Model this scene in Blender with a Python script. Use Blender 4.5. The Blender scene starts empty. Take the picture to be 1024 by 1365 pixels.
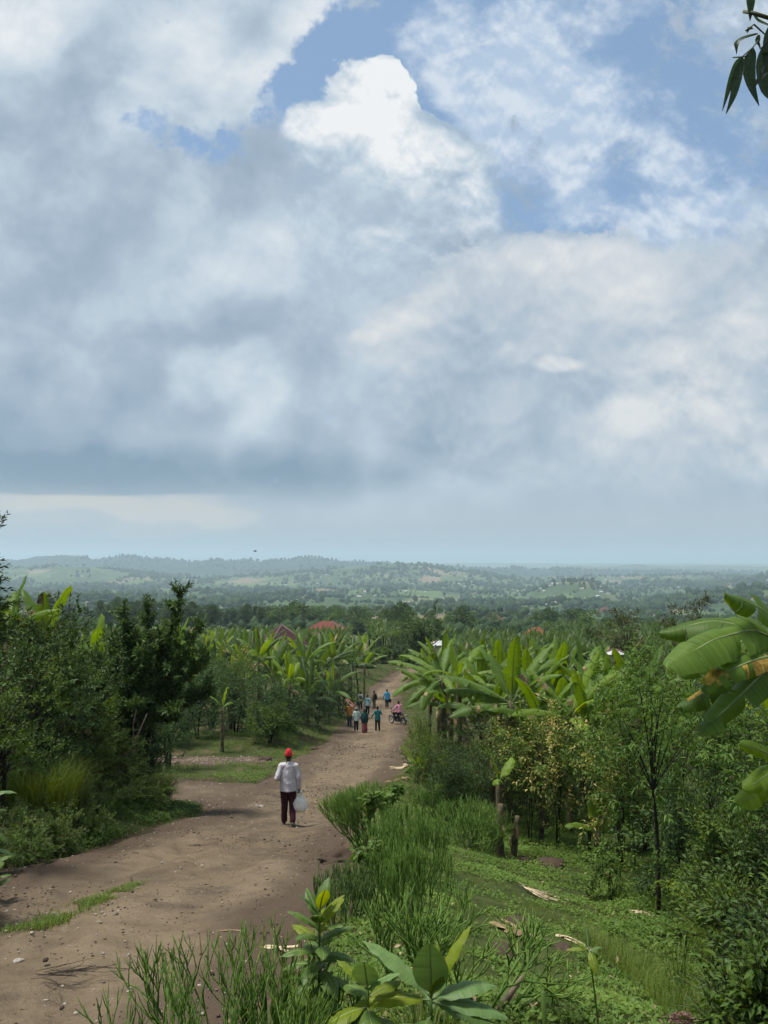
import bpy, math, random
import numpy as np
from mathutils import Vector, Matrix

RNG = np.random.default_rng(11)
random.seed(7)
SC = bpy.context.scene
COL = SC.collection
R = math.radians

# ------------------------------------------------------------------ camera model (photo pixels 1024 x 1365)
FPX, PITCH = 1020.0, R(3.5)
CP, SP = math.cos(PITCH), math.sin(PITCH)

def ray(px, py):
    dx, dy = (px - 512.0) / FPX, (682.5 - py) / FPX
    return np.array([dx, CP - dy * SP, SP + dy * CP])

def uv_of(px, py):
    d = ray(px, py)
    return d[0] / d[1], d[2] / d[1]

# ------------------------------------------------------------------ numpy noise
def _hash(ix, iy, seed):
    h = (ix.astype(np.int64) * 374761393 + iy.astype(np.int64) * 668265263 + seed * 144665) & 0xFFFFFFFF
    h = ((h ^ (h >> 13)) * 1274126177) & 0xFFFFFFFF
    return ((h ^ (h >> 16)) & 0xFFFF) / 65535.0

def vnoise(x, y, seed=0):
    x = np.asarray(x, float); y = np.asarray(y, float)
    ix, iy = np.floor(x), np.floor(y)
    fx, fy = x - ix, y - iy
    fx = fx * fx * fx * (fx * (fx * 6 - 15) + 10); fy = fy * fy * fy * (fy * (fy * 6 - 15) + 10)
    a, b = _hash(ix, iy, seed), _hash(ix + 1, iy, seed)
    c, d = _hash(ix, iy + 1, seed), _hash(ix + 1, iy + 1, seed)
    return (a + (b - a) * fx) * (1 - fy) + (c + (d - c) * fx) * fy - 0.5

def fbm(x, y, octs=4, seed=0):
    s, a = 0, 1.0
    for k in range(octs):
        s = s + a * vnoise(x * 2 ** k + 17.3 * k, y * 2 ** k - 9.1 * k, seed + k)
        a *= 0.5
    return s

def sstep(a, b, x):
    t = np.clip((x - a) / (b - a), 0, 1)
    return t * t * (3 - 2 * t)

# ------------------------------------------------------------------ mesh helpers
class Geo:
    """Collects vertices, faces and a per-vertex tint, then becomes ONE mesh object."""
    def __init__(s):
        s.V, s.F, s.T, s.M, s.E, s.n = [], [], [], [], [], 0
    def add(s, v, f, tint=0.5, mat=0, extra=0.0):
        v = np.asarray(v, float).reshape(-1, 3)
        f = np.asarray(f, np.int64)
        s.V.append(v); s.F.append(f + s.n)
        s.T.append(np.full(len(v), tint) if np.isscalar(tint) else np.asarray(tint, float))
        s.M.append(np.full(len(f), mat, np.int32))
        s.E.append(np.full(len(v), extra) if np.isscalar(extra) else np.asarray(extra, float))
        s.n += len(v)
        return s
    def mesh(s, name, mats, smooth=True):
        me = bpy.data.meshes.new(name)
        V = np.concatenate(s.V); T = np.concatenate(s.T)
        loops = np.concatenate([f.ravel() for f in s.F]).astype(np.int32)
        sizes = np.concatenate([np.full(len(f), f.shape[1]) for f in s.F]).astype(np.int32)
        M = np.concatenate(s.M)
        starts = np.zeros(len(sizes), np.int32); starts[1:] = np.cumsum(sizes)[:-1]
        me.vertices.add(len(V)); me.vertices.foreach_set('co', V.astype(np.float32).ravel())
        me.loops.add(len(loops)); me.loops.foreach_set('vertex_index', loops)
        me.polygons.add(len(sizes)); me.polygons.foreach_set('loop_start', starts)
        me.polygons.foreach_set('loop_total', sizes)
        me.polygons.foreach_set('material_index', M)
        me.polygons.foreach_set('use_smooth', np.full(len(sizes), smooth))
        at = me.attributes.new('tint', 'FLOAT', 'POINT'); at.data.foreach_set('value', T.astype(np.float32))
        E = np.concatenate(s.E)
        if E.any():
            at = me.attributes.new('rib', 'FLOAT', 'POINT'); at.data.foreach_set('value', E.astype(np.float32))
        for m in (mats if isinstance(mats, (list, tuple)) else [mats]): me.materials.append(m)
        me.update(calc_edges=True); me.validate()
        return me

def link(name, data, parent=None, loc=None, rotz=0.0, scale=None):
    o = bpy.data.objects.new(name, data); COL.objects.link(o)
    if parent: o.parent = parent
    if loc is not None: o.location = loc
    if rotz: o.rotation_euler = (0, 0, rotz)
    if scale: o.scale = (scale,) * 3 if np.isscalar(scale) else scale
    return o

def tag(o, label, cat, group=None, kind=None):
    if label: o['label'] = label
    if cat: o['category'] = cat
    if group: o['group'] = group
    if kind: o['kind'] = kind
    return o

def copy_tree(root, loc, rotz=0.0, scale=1.0, label=None, group=None, tilt=(0, 0)):
    def cp(o, parent):
        c = o.copy(); COL.objects.link(c)
        if parent: c.parent = parent
        for ch in o.children: cp(ch, c)
        return c
    r = cp(root, None)
    r.location = loc; r.rotation_euler = (tilt[0], tilt[1], rotz)
    r.scale = (scale,) * 3 if np.isscalar(scale) else scale
    if label: r['label'] = label
    if group: r['group'] = group
    elif 'group' in r: del r['group']
    return r

def unit(v):
    v = np.asarray(v, float)
    return v / np.maximum(np.linalg.norm(v, axis=-1, keepdims=True), 1e-9)

def tube(pts, radii, n=6, closed=True):
    """Tube along a polyline: vertices and quads (+ end fan as quads)."""
    P = np.asarray(pts, float); m = len(P)
    rad = np.broadcast_to(np.asarray(radii, float), (m,))
    T = unit(np.gradient(P, axis=0))
    ref = np.array([0.0, 0.0, 1.0]) if abs(T[0, 2]) < 0.9 else np.array([1.0, 0.0, 0.0])
    A = unit(np.cross(T, ref)); B = np.cross(T, A)
    ang = np.arange(n) * 2 * np.pi / n
    V = P[:, None] + rad[:, None, None] * (A[:, None] * np.cos(ang)[None, :, None] + B[:, None] * np.sin(ang)[None, :, None])
    i = np.arange(m - 1)[:, None] * n; j = np.arange(n)[None]; k = (j + 1) % n
    F = np.stack(np.broadcast_arrays(i + j, i + k, i + n + k, i + n + j), -1).reshape(-1, 4)
    V = V.reshape(-1, 3)
    if closed:
        V = np.vstack([V, P[:1], P[-1:]])
        a = m * n
        jj, kk = np.arange(n), (np.arange(n) + 1) % n
        c1 = np.stack([np.full(n, a), kk, jj, jj], -1)[:, [0, 1, 2]]
        c2 = np.stack([np.full(n, a + 1), (m - 1) * n + jj, (m - 1) * n + kk], -1)
        return V, F, np.vstack([c1, c2])
    return V, F, np.zeros((0, 3), int)

def add_tube(g, pts, radii, n=6, tint=0.5, mat=0, closed=True):
    V, F, C = tube(pts, radii, n, closed)
    base = g.n
    g.add(V, F, tint, mat)
    if len(C):
        g.F.append(C + base); g.M.append(np.full(len(C), mat, np.int32))

LEAF = {   # (along, across, up), faces
    'rhomb': (np.array([[0, 0, 0], [.45, -.5, .12], [1, 0, -.1], [.45, .5, .12]], float), np.array([[0, 1, 2], [0, 2, 3]])),
    'oval': (np.array([[0, 0, 0], [.22, -.36, .06], [.6, -.46, .03], [1, 0, -.16], [.6, .46, .03], [.22, .36, .06], [.3, 0, -.03], [.65, 0, -.06]], float),
             np.array([[0, 1, 6], [0, 6, 5], [1, 2, 7], [1, 7, 6], [2, 3, 7], [5, 6, 7], [5, 7, 4], [4, 7, 3]])),
    'lance': (np.array([[0, 0, 0], [.3, -.5, .1], [.65, -.38, .02], [1, 0, -.25], [.65, .38, .02], [.3, .5, .1], [.45, 0, -.02]], float),
              np.array([[0, 1, 6], [0, 6, 5], [1, 2, 6], [6, 4, 5], [2, 3, 6], [6, 3, 4]])),
}

def add_leaves(g, pos, axis, normal, length, width, kind='rhomb', tint=None, mat=0, curl=1.0):
    """Vectorised leaf blades: pos, axis (pointing to the tip), normal; all N x 3."""
    pos = np.asarray(pos, float); N = len(pos)
    if N == 0: return
    T, F = LEAF[kind]
    a = unit(axis); nrm = np.asarray(normal, float)
    side = unit(np.cross(nrm, a)); up = np.cross(a, side)
    L = np.broadcast_to(np.asarray(length, float), (N,))[:, None, None]
    W = np.broadcast_to(np.asarray(width, float), (N,))[:, None, None]
    V = pos[:, None] + a[:, None] * T[None, :, 0:1] * L + side[:, None] * T[None, :, 1:2] * W + up[:, None] * T[None, :, 2:3] * L * curl
    m = len(T)
    Fi = (np.arange(N)[:, None, None] * m + F[None]).reshape(-1, F.shape[1])
    t = RNG.random(N) if tint is None else np.broadcast_to(np.asarray(tint, float), (N,))
    g.add(V.reshape(-1, 3), Fi, np.repeat(t, m), mat)

def rdir(n):
    v = RNG.normal(size=(n, 3))
    return unit(v)

# ------------------------------------------------------------------ node expression helper
class X:
    """A float socket with arithmetic."""
    nt = None
    def __init__(s, sock): s.s = sock
    @staticmethod
    def m(op, *a, clamp=False):
        n = X.nt.nodes.new('ShaderNodeMath'); n.operation = op; n.use_clamp = clamp
        for i, v in enumerate(a):
            if isinstance(v, X): X.nt.links.new(v.s, n.inputs[i])
            else: n.inputs[i].default_value = float(v)
        return X(n.outputs[0])
    def __add__(a, b): return X.m('ADD', a, b)
    __radd__ = __add__
    def __sub__(a, b): return X.m('SUBTRACT', a, b)
    def __rsub__(a, b): return X.m('SUBTRACT', b, a)
    def __mul__(a, b): return X.m('MULTIPLY', a, b)
    __rmul__ = __mul__
    def __truediv__(a, b): return X.m('DIVIDE', a, b)
    def __pow__(a, b): return X.m('POWER', a, b)

def xs(lo, hi, v, kind='SMOOTHSTEP', a=0.0, b=1.0):
    n = X.nt.nodes.new('ShaderNodeMapRange'); n.interpolation_type = kind
    X.nt.links.new(v.s, n.inputs[0])
    for i, q in zip((1, 2, 3, 4), (lo, hi, a, b)): n.inputs[i].default_value = q
    return X(n.outputs[0])

def xmax(a, b): return X.m('MAXIMUM', a, b)
def xmin(a, b): return X.m('MINIMUM', a, b)
def xclamp(a): return X.m('ADD', a, 0.0, clamp=True)

def N(nt, typ, **kw):
    n = nt.nodes.new(typ)
    for k, v in kw.items(): setattr(n, k, v)
    return n

def xnoise(vec, scale, detail=4, rough=0.5, dist=0.0, lac=2.0, out=0):
    n = X.nt.nodes.new('ShaderNodeTexNoise')
    X.nt.links.new(vec, n.inputs['Vector'])
    n.inputs['Scale'].default_value = scale; n.inputs['Detail'].default_value = detail
    n.inputs['Roughness'].default_value = rough; n.inputs['Distortion'].default_value = dist
    n.inputs['Lacunarity'].default_value = lac
    return X(n.outputs[out])

def xmixc(fac, a, b):
    """Mix two colours (tuples or sockets) by a float."""
    n = X.nt.nodes.new('ShaderNodeMix'); n.data_type = 'RGBA'; n.clamp_factor = True
    if isinstance(fac, X): X.nt.links.new(fac.s, n.inputs[0])
    else: n.inputs[0].default_value = fac
    for i, c in ((6, a), (7, b)):
        if isinstance(c, tuple): n.inputs[i].default_value = (*c, 1)
        else: X.nt.links.new(c, n.inputs[i])
    return n.outputs[2]

def srgb(r, g, b):
    f = lambda c: (c / 255 / 12.92) if c / 255 <= 0.04045 else ((c / 255 + 0.055) / 1.055) ** 2.4
    return (f(r), f(g), f(b))

def new_mat(name):
    m = bpy.data.materials.new(name); m.use_nodes = True
    nt = m.node_tree; nt.nodes.clear(); X.nt = nt
    out = N(nt, 'ShaderNodeOutputMaterial')
    return m, nt, out

def principled(nt, out, rough=0.7, spec=0.3):
    p = N(nt, 'ShaderNodeBsdfPrincipled')
    p.inputs['Roughness'].default_value = rough; p.inputs['Specular IOR Level'].default_value = spec
    nt.links.new(p.outputs[0], out.inputs[0])
    return p

def bump(nt, p, height, strength=0.5, dist=0.02):
    b = N(nt, 'ShaderNodeBump'); b.inputs['Strength'].default_value = strength; b.inputs['Distance'].default_value = dist
    nt.links.new(height.s, b.inputs['Height']); nt.links.new(b.outputs[0], p.inputs['Normal'])

def attr(nt, name='tint'):
    a = N(nt, 'ShaderNodeAttribute'); a.attribute_name = name
    return X(a.outputs['Fac'])

def mat_plain(name, col, rough=0.7, spec=0.3, var=0.25, scale=8.0, bumpd=0.0, metal=0.0):
    m, nt, out = new_mat(name)
    p = principled(nt, out, rough, spec); p.inputs['Metallic'].default_value = metal
    tc = N(nt, 'ShaderNodeTexCoord').outputs['Object']
    n = xnoise(tc, scale, 4, 0.6)
    c = xmixc(xs(0.3, 0.7, n), tuple(x * (1 - var) for x in col), tuple(min(1, x * (1 + var)) for x in col))
    nt.links.new(c, p.inputs['Base Color'])
    if bumpd: bump(nt, p, n, 0.6, bumpd)
    return m

def mat_leaf(name, dark, mid, light, rough=0.5, spec=0.35, trans=0.3, accent=None, acc_from=0.93, scale=1.2):
    """Leaf material: per-leaf tint picks dark..light, patches of noise, some translucency."""
    m, nt, out = new_mat(name)
    t = attr(nt)
    tc = N(nt, 'ShaderNodeTexCoord').outputs['Object']
    n = xnoise(tc, scale, 2, 0.5)
    oi = X(N(nt, 'ShaderNodeObjectInfo').outputs['Random'])
    v = xclamp(t * 0.6 + (n - 0.5) * 0.9 + 0.2 + (oi - 0.5) * 0.25)
    c = xmixc(xs(0.0, 0.5, v, 'LINEAR'), dark, mid)
    c = xmixc(xs(0.5, 1.0, v, 'LINEAR'), c, light)
    if accent: c = xmixc(xs(acc_from, acc_from + 0.04, t), c, accent)
    p = N(nt, 'ShaderNodeBsdfPrincipled'); p.inputs['Roughness'].default_value = rough; p.inputs['Specular IOR Level'].default_value = spec
    nt.links.new(c, p.inputs['Base Color'])
    tr = N(nt, 'ShaderNodeBsdfTranslucent')
    hs = N(nt, 'ShaderNodeHueSaturation'); hs.inputs['Hue'].default_value = 0.48; hs.inputs['Saturation'].default_value = 1.15; hs.inputs['Value'].default_value = 1.5
    nt.links.new(c, hs.inputs['Color']); nt.links.new(hs.outputs[0], tr.inputs[0])
    mx = N(nt, 'ShaderNodeMixShader'); mx.inputs[0].default_value = trans
    nt.links.new(p.outputs[0], mx.inputs[1]); nt.links.new(tr.outputs[0], mx.inputs[2]); nt.links.new(mx.outputs[0], out.inputs[0])
    return m
# ------------------------------------------------------------------ camera
cam = bpy.data.cameras.new('camera'); cam_o = bpy.data.objects.new('camera', cam); COL.objects.link(cam_o)
cam.sensor_fit = 'HORIZONTAL'; cam.sensor_width = 36.0; cam.lens = FPX / 1024 * 36.0
cam.clip_start = 0.05; cam.clip_end = 60000
cam_o.rotation_euler = (R(90) + PITCH, 0, 0)
SC.camera = cam_o
SC.view_settings.view_transform = 'Standard'; SC.view_settings.look = 'None'
SC.view_settings.gamma = 1.0; EXPO = 1.3; SC.view_settings.exposure = EXPO; KSKY = 1.01 * 2 ** -EXPO
SC.render.resolution_x, SC.render.resolution_y = 768, 1024
SC.cycles.use_denoising = True
SC.cycles.max_bounces = 7; SC.cycles.diffuse_bounces = 3; SC.cycles.glossy_bounces = 2
SC.cycles.transmission_bounces = 3; SC.cycles.volume_bounces = 1; SC.cycles.transparent_max_bounces = 6
SC.cycles.sample_clamp_indirect = 6.0
SC.cycles.use_adaptive_sampling = True; SC.cycles.adaptive_threshold = 0.02

# ------------------------------------------------------------------ sun: veiled by cloud, high, a little in front of the camera and to the left
SUN_EL, SUN_AZ = R(70), R(-85)      # azimuth measured from +y (view direction) towards +x
sdir = Vector((math.cos(SUN_EL) * math.sin(SUN_AZ), math.cos(SUN_EL) * math.cos(SUN_AZ), math.sin(SUN_EL)))
sun = bpy.data.lights.new('sun', 'SUN'); sun.energy = 2.2; sun.angle = R(14); sun.color = (1.0, 0.955, 0.88)
sun_o = bpy.data.objects.new('sun', sun); COL.objects.link(sun_o)
sun_o.rotation_euler = (-sdir).to_track_quat('-Z', 'Y').to_euler()

# ------------------------------------------------------------------ sky: Nishita blue behind layers of cloud laid out by direction
world = bpy.data.worlds.new('World'); SC.world = world; world.use_nodes = True
nt = world.node_tree; nt.nodes.clear(); X.nt = nt
w_out = N(nt, 'ShaderNodeOutputWorld')
sky = N(nt, 'ShaderNodeTexSky', sky_type='NISHITA'); sky.sun_disc = False
sky.sun_elevation = SUN_EL; sky.sun_rotation = SUN_AZ
sky.altitude = 1400; sky.air_density = 1.0; sky.dust_density = 3.0; sky.ozone_density = 1.0
bg_blue = N(nt, 'ShaderNodeBackground'); bg_blue.inputs['Strength'].default_value = 0.15 * KSKY
nt.links.new(sky.outputs[0], bg_blue.inputs['Color'])
tcw = N(nt, 'ShaderNodeTexCoord')
sep = N(nt, 'ShaderNodeSeparateXYZ'); nt.links.new(tcw.outputs['Generated'], sep.inputs[0])
dx_, dy_, dz_ = X(sep.outputs[0]), X(sep.outputs[1]), X(sep.outputs[2])
ay = xmax(X.m('ABSOLUTE', dy_), 0.12)
U, V_ = dx_ / ay, dz_ / ay
comb = N(nt, 'ShaderNodeCombineXYZ'); nt.links.new(U.s, comb.inputs[0]); nt.links.new(V_.s, comb.inputs[1])
P0 = comb.outputs[0]

def xnoise2(vec, scale, detail=4, rough=0.5):
    x = xnoise(vec, scale, detail, rough); x.s.node.noise_dimensions = '2D'
    return X(x.s.node.outputs[0])

def warp(src, scale, amp, detail=3):
    """Domain warp by a colour noise."""
    n = N(nt, 'ShaderNodeTexNoise', noise_dimensions='2D'); nt.links.new(src, n.inputs['Vector'])
    n.inputs['Scale'].default_value = scale; n.inputs['Detail'].default_value = detail
    a = N(nt, 'ShaderNodeVectorMath', operation='SUBTRACT'); nt.links.new(n.outputs['Color'], a.inputs[0]); a.inputs[1].default_value = (.5, .5, .5)
    b = N(nt, 'ShaderNodeVectorMath', operation='MULTIPLY'); nt.links.new(a.outputs[0], b.inputs[0]); b.inputs[1].default_value = (amp, amp, 0)
    c = N(nt, 'ShaderNodeVectorMath', operation='ADD'); nt.links.new(src, c.inputs[0]); nt.links.new(b.outputs[0], c.inputs[1])
    return c.outputs[0]

def stretch(src, sx, sy, rot=0.0, off=(0, 0)):
    n = N(nt, 'ShaderNodeMapping'); nt.links.new(src, n.inputs['Vector'])
    n.inputs['Scale'].default_value = (sx, sy, 1); n.inputs['Rotation'].default_value = (0, 0, R(rot)); n.inputs['Location'].default_value = (*off, 0)
    return n.outputs[0]

def lobe(src, px, py, rx, ry, amp=1.0, rot=0.0, shape=False):
    """Soft ellipse centred on the direction seen at (px, py); radii in photo pixels; rot counter-clockwise degrees."""
    u, v = uv_of(px, py)
    q = 1.5 if shape else 1.25
    ku, kv = FPX / rx / q, FPX / ry / q
    if rot:
        n = N(nt, 'ShaderNodeMapping', vector_type='TEXTURE'); nt.links.new(src, n.inputs['Vector'])
        n.inputs['Location'].default_value = (u, v, 0); n.inputs['Rotation'].default_value = (0, 0, R(rot))
        n.inputs['Scale'].default_value = (1 / ku, 1 / kv, 1)
    else:
        n = N(nt, 'ShaderNodeVectorMath', operation='MULTIPLY_ADD'); nt.links.new(src, n.inputs[0])
        n.inputs[1].default_value = (ku, kv, 0); n.inputs[2].default_value = (-u * ku, -v * kv, 0)
    d = N(nt, 'ShaderNodeVectorMath', operation='DOT_PRODUCT')
    nt.links.new(n.outputs[0], d.inputs[0]); nt.links.new(n.outputs[0], d.inputs[1])
    return xs(1.0, 0.0, X(d.outputs['Value']), 'LINEAR' if shape else 'SMOOTHSTEP', b=amp)

def lobes(src, L, shape=False):
    s = None
    for q in L:
        l = lobe(src, *q, shape=shape); s = l if s is None else s + l
    return s

W1 = warp(P0, 6.0, 0.045, 2)         # large soft warp
W2 = warp(W1, 26.0, 0.014, 2)       # crinkled warp
W3 = warp(W2, 70.0, 0.010, 2)
nb = xnoise2(W1, 4.0, 5, 0.58)                         # large billows
nf = xnoise(stretch(W1, 1, 1, 33), 14.0, 7, 0.60)                        # finer billows
OFF = (0.007, -0.011)
nl = xnoise(stretch(W1, 1, 1, 33, OFF), 14.0, 5, 0.60)
ne = (nf - 0.5) * 3.6 + (xnoise(stretch(P0, 1, 1, 20), 48.0, 4, 0.65) - 0.5) * 2.2    # ragged edges   # the same, shifted towards the light
bil = X.m('ABSOLUTE', nf - 0.5) * 4.0                   # cauliflower heads
relief = nf - nl                                      # lit edges of the billows
nb2 = xnoise2(stretch(W1, 1, 1, 0, (0.03, -0.04)), 4.0, 5, 0.58)
relief2 = nb - nb2
wis = xnoise2(stretch(W1, 1.0, 1.3, -35), 6.5, 9, 0.62)     # wisps drawn out diagonally
vy = lambda py: uv_of(512, py)[1]

C = srgb
# --- layer 1: torn thin white cloud high on the right
m1 = lobes(W1, [(640, 60, 110, 130, .60), (740, 90, 130, 120, .50), (690, 130, 120, 90, .4), (800, 150, 120, 80, .45), (830, 260, 120, 60, .36), (930, 250, 110, 60, .36), (840, 10, 100, 50, .40), (1000, 40, 70, 150, .55), (680, 230, 130, 120, .55), (960, 320, 130, 60, .45), (1020, 260, 70, 90, .4)])
a1 = xs(0.62, 1.22, (wis - 0.5) * 1.6 + 0.5 + m1 * 0.75 + ne * 0.15)
c1 = xmixc(xs(-0.10, 0.14, relief + (wis - 0.5) * 0.3), C(184, 204, 226), C(222, 231, 240))

# --- layer 2: the grey-blue veil that covers nearly everything, with the blue openings cut out
hole = lobes(W3, [(500, 40, 100, 62, 1.1, 40), (430, 95, 85, 52, 1.0, 45), (385, 130, 55, 36, .8, 30), (555, 120, 60, 75, .8), (585, 30, 80, 60, .7), (320, 190, 70, 34, .80), (225, 178, 48, 30, .75, -20), (265, 205, 60, 28, .5),
                  (610, 195, 70, 60, .7), (700, 110, 130, 100, .7), (900, 110, 160, 130, .72), (1000, 190, 120, 110, .62), (780, 220, 190, 80, .55), (745, 290, 130, 60, .85), (900, 300, 200, 80, .75), (640, 60, 100, 120, .7), (780, 40, 190, 110, .8)], shape=True)
a2 = xs(1.12, 0.36, hole * 0.85 + ne * 0.72 + (nb - 0.5) * 0.6)
b2 = 0.47 + (nf * 1.6 + 0.2) * lobes(W1, [(15, 25, 90, 70, .38), (120, 20, 130, 60, .12), (350, 40, 160, 110, .12), (330, 120, 130, 60, .18, 20), (180, 140, 60, 40, .2), (420, 20, 60, 40, .3), (330, 90, 80, 40, .15), (170, 130, 160, 90, .06), (225, 60, 60, 90, .20, -60),
                       (330, 340, 80, 60, .26), (270, 390, 90, 50, .12), (280, 500, 60, 50, .26), (335, 515, 40, 70, .26), (345, 600, 60, 40, .1), (150, 420, 220, 160, -.07), (90, 570, 300, 90, -.12), (170, 640, 340, 46, -.36), (60, 630, 200, 50, -.14), (420, 635, 130, 40, -.16), (520, 400, 260, 130, .03),
                       (450, 320, 100, 80, .12), (640, 570, 160, 50, -.10), (560, 610, 200, 40, -.08), (860, 600, 240, 60, .05)])
b2 = b2 + relief * 0.22 + relief2 * 0.75 + (nb - 0.5) * 0.46 + (nf - 0.5) * 0.10
c2 = xmixc(xs(0.02, 0.40, b2, 'LINEAR'), C(124, 150, 170), C(166, 183, 200))
c2 = xmixc(xs(0.40, 0.66, b2, 'LINEAR'), c2, C(197, 211, 222))
c2 = xmixc(xs(0.66, 1.05, b2, 'LINEAR'), c2, C(232, 236, 239))

# --- layer 3: right-hand cumulus bank with a bright upper rim
f3 = lobes(W1, [(650, 390, 110, 70, .9), (555, 440, 90, 34, .8, 12), (730, 405, 130, 90, .9), (840, 430, 130, 95, .85), (600, 520, 130, 100, .6), (940, 470, 130, 110, .7), (1030, 440, 130, 130, .7), (760, 520, 200, 120, .8), (900, 560, 180, 120, .7), (880, 390, 60, 50, .4), (1020, 340, 60, 60, .35), (960, 600, 160, 80, .5)], shape=True)
h3 = xmin(f3, 1.2) + ne * 0.42 + (nb - 0.5) * 0.6
soft3 = xs(vy(400), vy(520), V_, a=0.22, b=0.75) + xs(0.30, 0.5, U) * 0.35
a3 = xs(0, 1, (h3 - 0.45) / soft3)
b3 = 0.38 + relief * 0.9 + relief2 * 1.3 + (nf - 0.5) * 0.22 + (nf * 1.8 + 0.1) * lobes(W1, [
    (520, 437, 55, 18, .34, 12), (600, 385, 90, 26, .20, 35), (700, 340, 150, 24, .30), (790, 380, 120, 60, .14), (680, 440, 90, 60, .10), (750, 487, 34, 14, .55), (845, 562, 60, 30, .45), (940, 540, 60, 36, .30), (900, 500, 80, 50, .20), (980, 470, 90, 60, .22), (785, 590, 20, 46, .20, 20), (640, 520, 120, 60, -.12), (750, 570, 70, 60, -.20), (560, 590, 150, 60, -.12), (1000, 585, 90, 50, .22), (1010, 630, 60, 24, .2), (860, 420, 60, 90, .15)])
c3 = xmixc(xs(0.05, 0.42, b3, 'LINEAR'), C(160, 180, 198), C(190, 202, 213))
c3 = xmixc(xs(0.42, 0.95, b3, 'LINEAR'), c3, C(226, 228, 229))

# --- layer 4: the tall bright tower in the middle
f4 = lobes(W3, [(482, 100, 40, 38, .95), (520, 125, 30, 44, .9), (455, 150, 50, 44, .8), (500, 170, 60, 50, .8), (415, 175, 44, 34, .7), (545, 190, 60, 46, .8), (590, 225, 60, 60, .8), (622, 275, 44, 70, .75), (470, 230, 100, 80, .8), (550, 290, 120, 100, .85), (440, 330, 140, 110, .6), (600, 350, 70, 60, .5), (360, 340, 110, 80, .4)], shape=True)
h4 = xmin(f4, 1.15) + ne * 0.42 + (nb - 0.5) * 0.25
soft4 = xs(vy(140), vy(300), V_, a=0.24, b=1.1) + xs(-0.04, -0.14, U) * 0.35
a4 = xs(0, 1, (h4 - 0.52) / soft4) * xs(vy(470), vy(330), V_ + (nb - 0.5) * 0.3)
b4 = 0.16 + relief * 1.7 + relief2 * 0.7 + (nf - .5) * 0.5 + (nf * 1.4 + 0.1) * lobes(W1, [(485, 110, 70, 70, .75), (520, 130, 50, 70, .6), (430, 165, 70, 36, .5), (470, 180, 80, 50, .30), (540, 190, 60, 40, .42), (590, 215, 60, 50, .34), (630, 280, 30, 70, .42), (540, 230, 70, 40, .18), (505, 310, 30, 24, .3), (560, 330, 80, 60, .14), (330, 350, 60, 50, .3), (395, 290, 40, 30, .2), (450, 260, 70, 60, -.05)])
c4 = xmixc(xs(0.1, 0.42, b4, 'LINEAR'), C(163, 184, 204), C(191, 207, 220))
c4 = xmixc(xs(0.42, 1.0, b4, 'LINEAR'), c4, C(240, 242, 244))

# --- layer 5: hazy band above the horizon, warm strip under the dark cloud base
a5 = xs(vy(625), vy(712), V_ + (nb - 0.5) * 0.05)
und = xs(vy(654), vy(663), V_ + (nf - .5) * 0.010 + (nb - 0.5) * 0.02) * xs(-0.10, -0.24, U + (nf - 0.5) * 0.2)
a5 = xclamp(xmax(a5, und))
b5 = (nf * 1.6 + 0.2) * lobes(W1, [(40, 668, 140, 20, .8), (190, 674, 120, 18, .8), (300, 688, 44, 11, .8), (120, 692, 260, 24, .45), (520, 650, 120, 20, .12), (900, 680, 200, 40, .15)]) + (nf - 0.5) * 0.35
c5 = xmixc(xs(vy(748), vy(670), V_), C(170, 186, 194), C(178, 190, 201))
c5 = xmixc(xs(0.15, 1.0, b5, 'LINEAR'), c5, C(205, 206, 203))

def over(alpha, col, below):
    bg = N(nt, 'ShaderNodeBackground')
    if isinstance(col, tuple): bg.inputs['Color'].default_value = (*col, 1)
    else: nt.links.new(col, bg.inputs['Color'])
    bg.inputs['Strength'].default_value = KSKY
    mx = N(nt, 'ShaderNodeMixShader'); nt.links.new(alpha.s, mx.inputs[0])
    nt.links.new(below, mx.inputs[1]); nt.links.new(bg.outputs[0], mx.inputs[2])
    return mx.outputs[0]
s = over(X.m('ADD', 0.45, 0.0), C(150, 186, 218), bg_blue.outputs[0])
s = over(xclamp(a1 * 0.85), c1, s)
s = over(xclamp(a2 * 0.97), c2, s)
s = over(a3 * 0.92, c3, s)
s = over(a4, c4, s)
s = over(a5 * 0.95, c5, s)
nt.links.new(s, w_out.inputs['Surface'])
world.cycles.sampling_method = 'MANUAL'; world.cycles.sample_map_resolution = 512
# ------------------------------------------------------------------ terrain height
_PY = np.array([-400, -40, -12, 0, 5, 11, 17, 25, 35, 44, 52, 60, 69, 80, 90, 105, 130, 160, 200, 260, 350, 500, 700, 1000, 1500, 2200, 3500, 6000, 14000, 20000], float)
_PZ = np.array([42, 8.0, 1.2, -1.75, -3.0, -4.5, -5.9, -7.5, -9.2, -10.6, -11.75, -12.5, -13.3, -14.0, -14.55, -15.2, -16.5, -18, -20.2, -24, -31, -42, -52, -64, -78, -92, -100, -110, -125, -130], float)
_lt = lambda y: np.sign(y) * np.log1p(np.abs(y) / 6.0)
_gl = np.linspace(_lt(-400), _lt(20000), 6000)
_gz = np.interp(_gl, _lt(_PY), _PZ)
_k = np.hanning(151); _k /= _k.sum()
_gz = np.convolve(np.pad(_gz, 75, mode='edge'), _k, 'valid')
def prof(y): return np.interp(_lt(np.asarray(y, float)), _gl, _gz)

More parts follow.
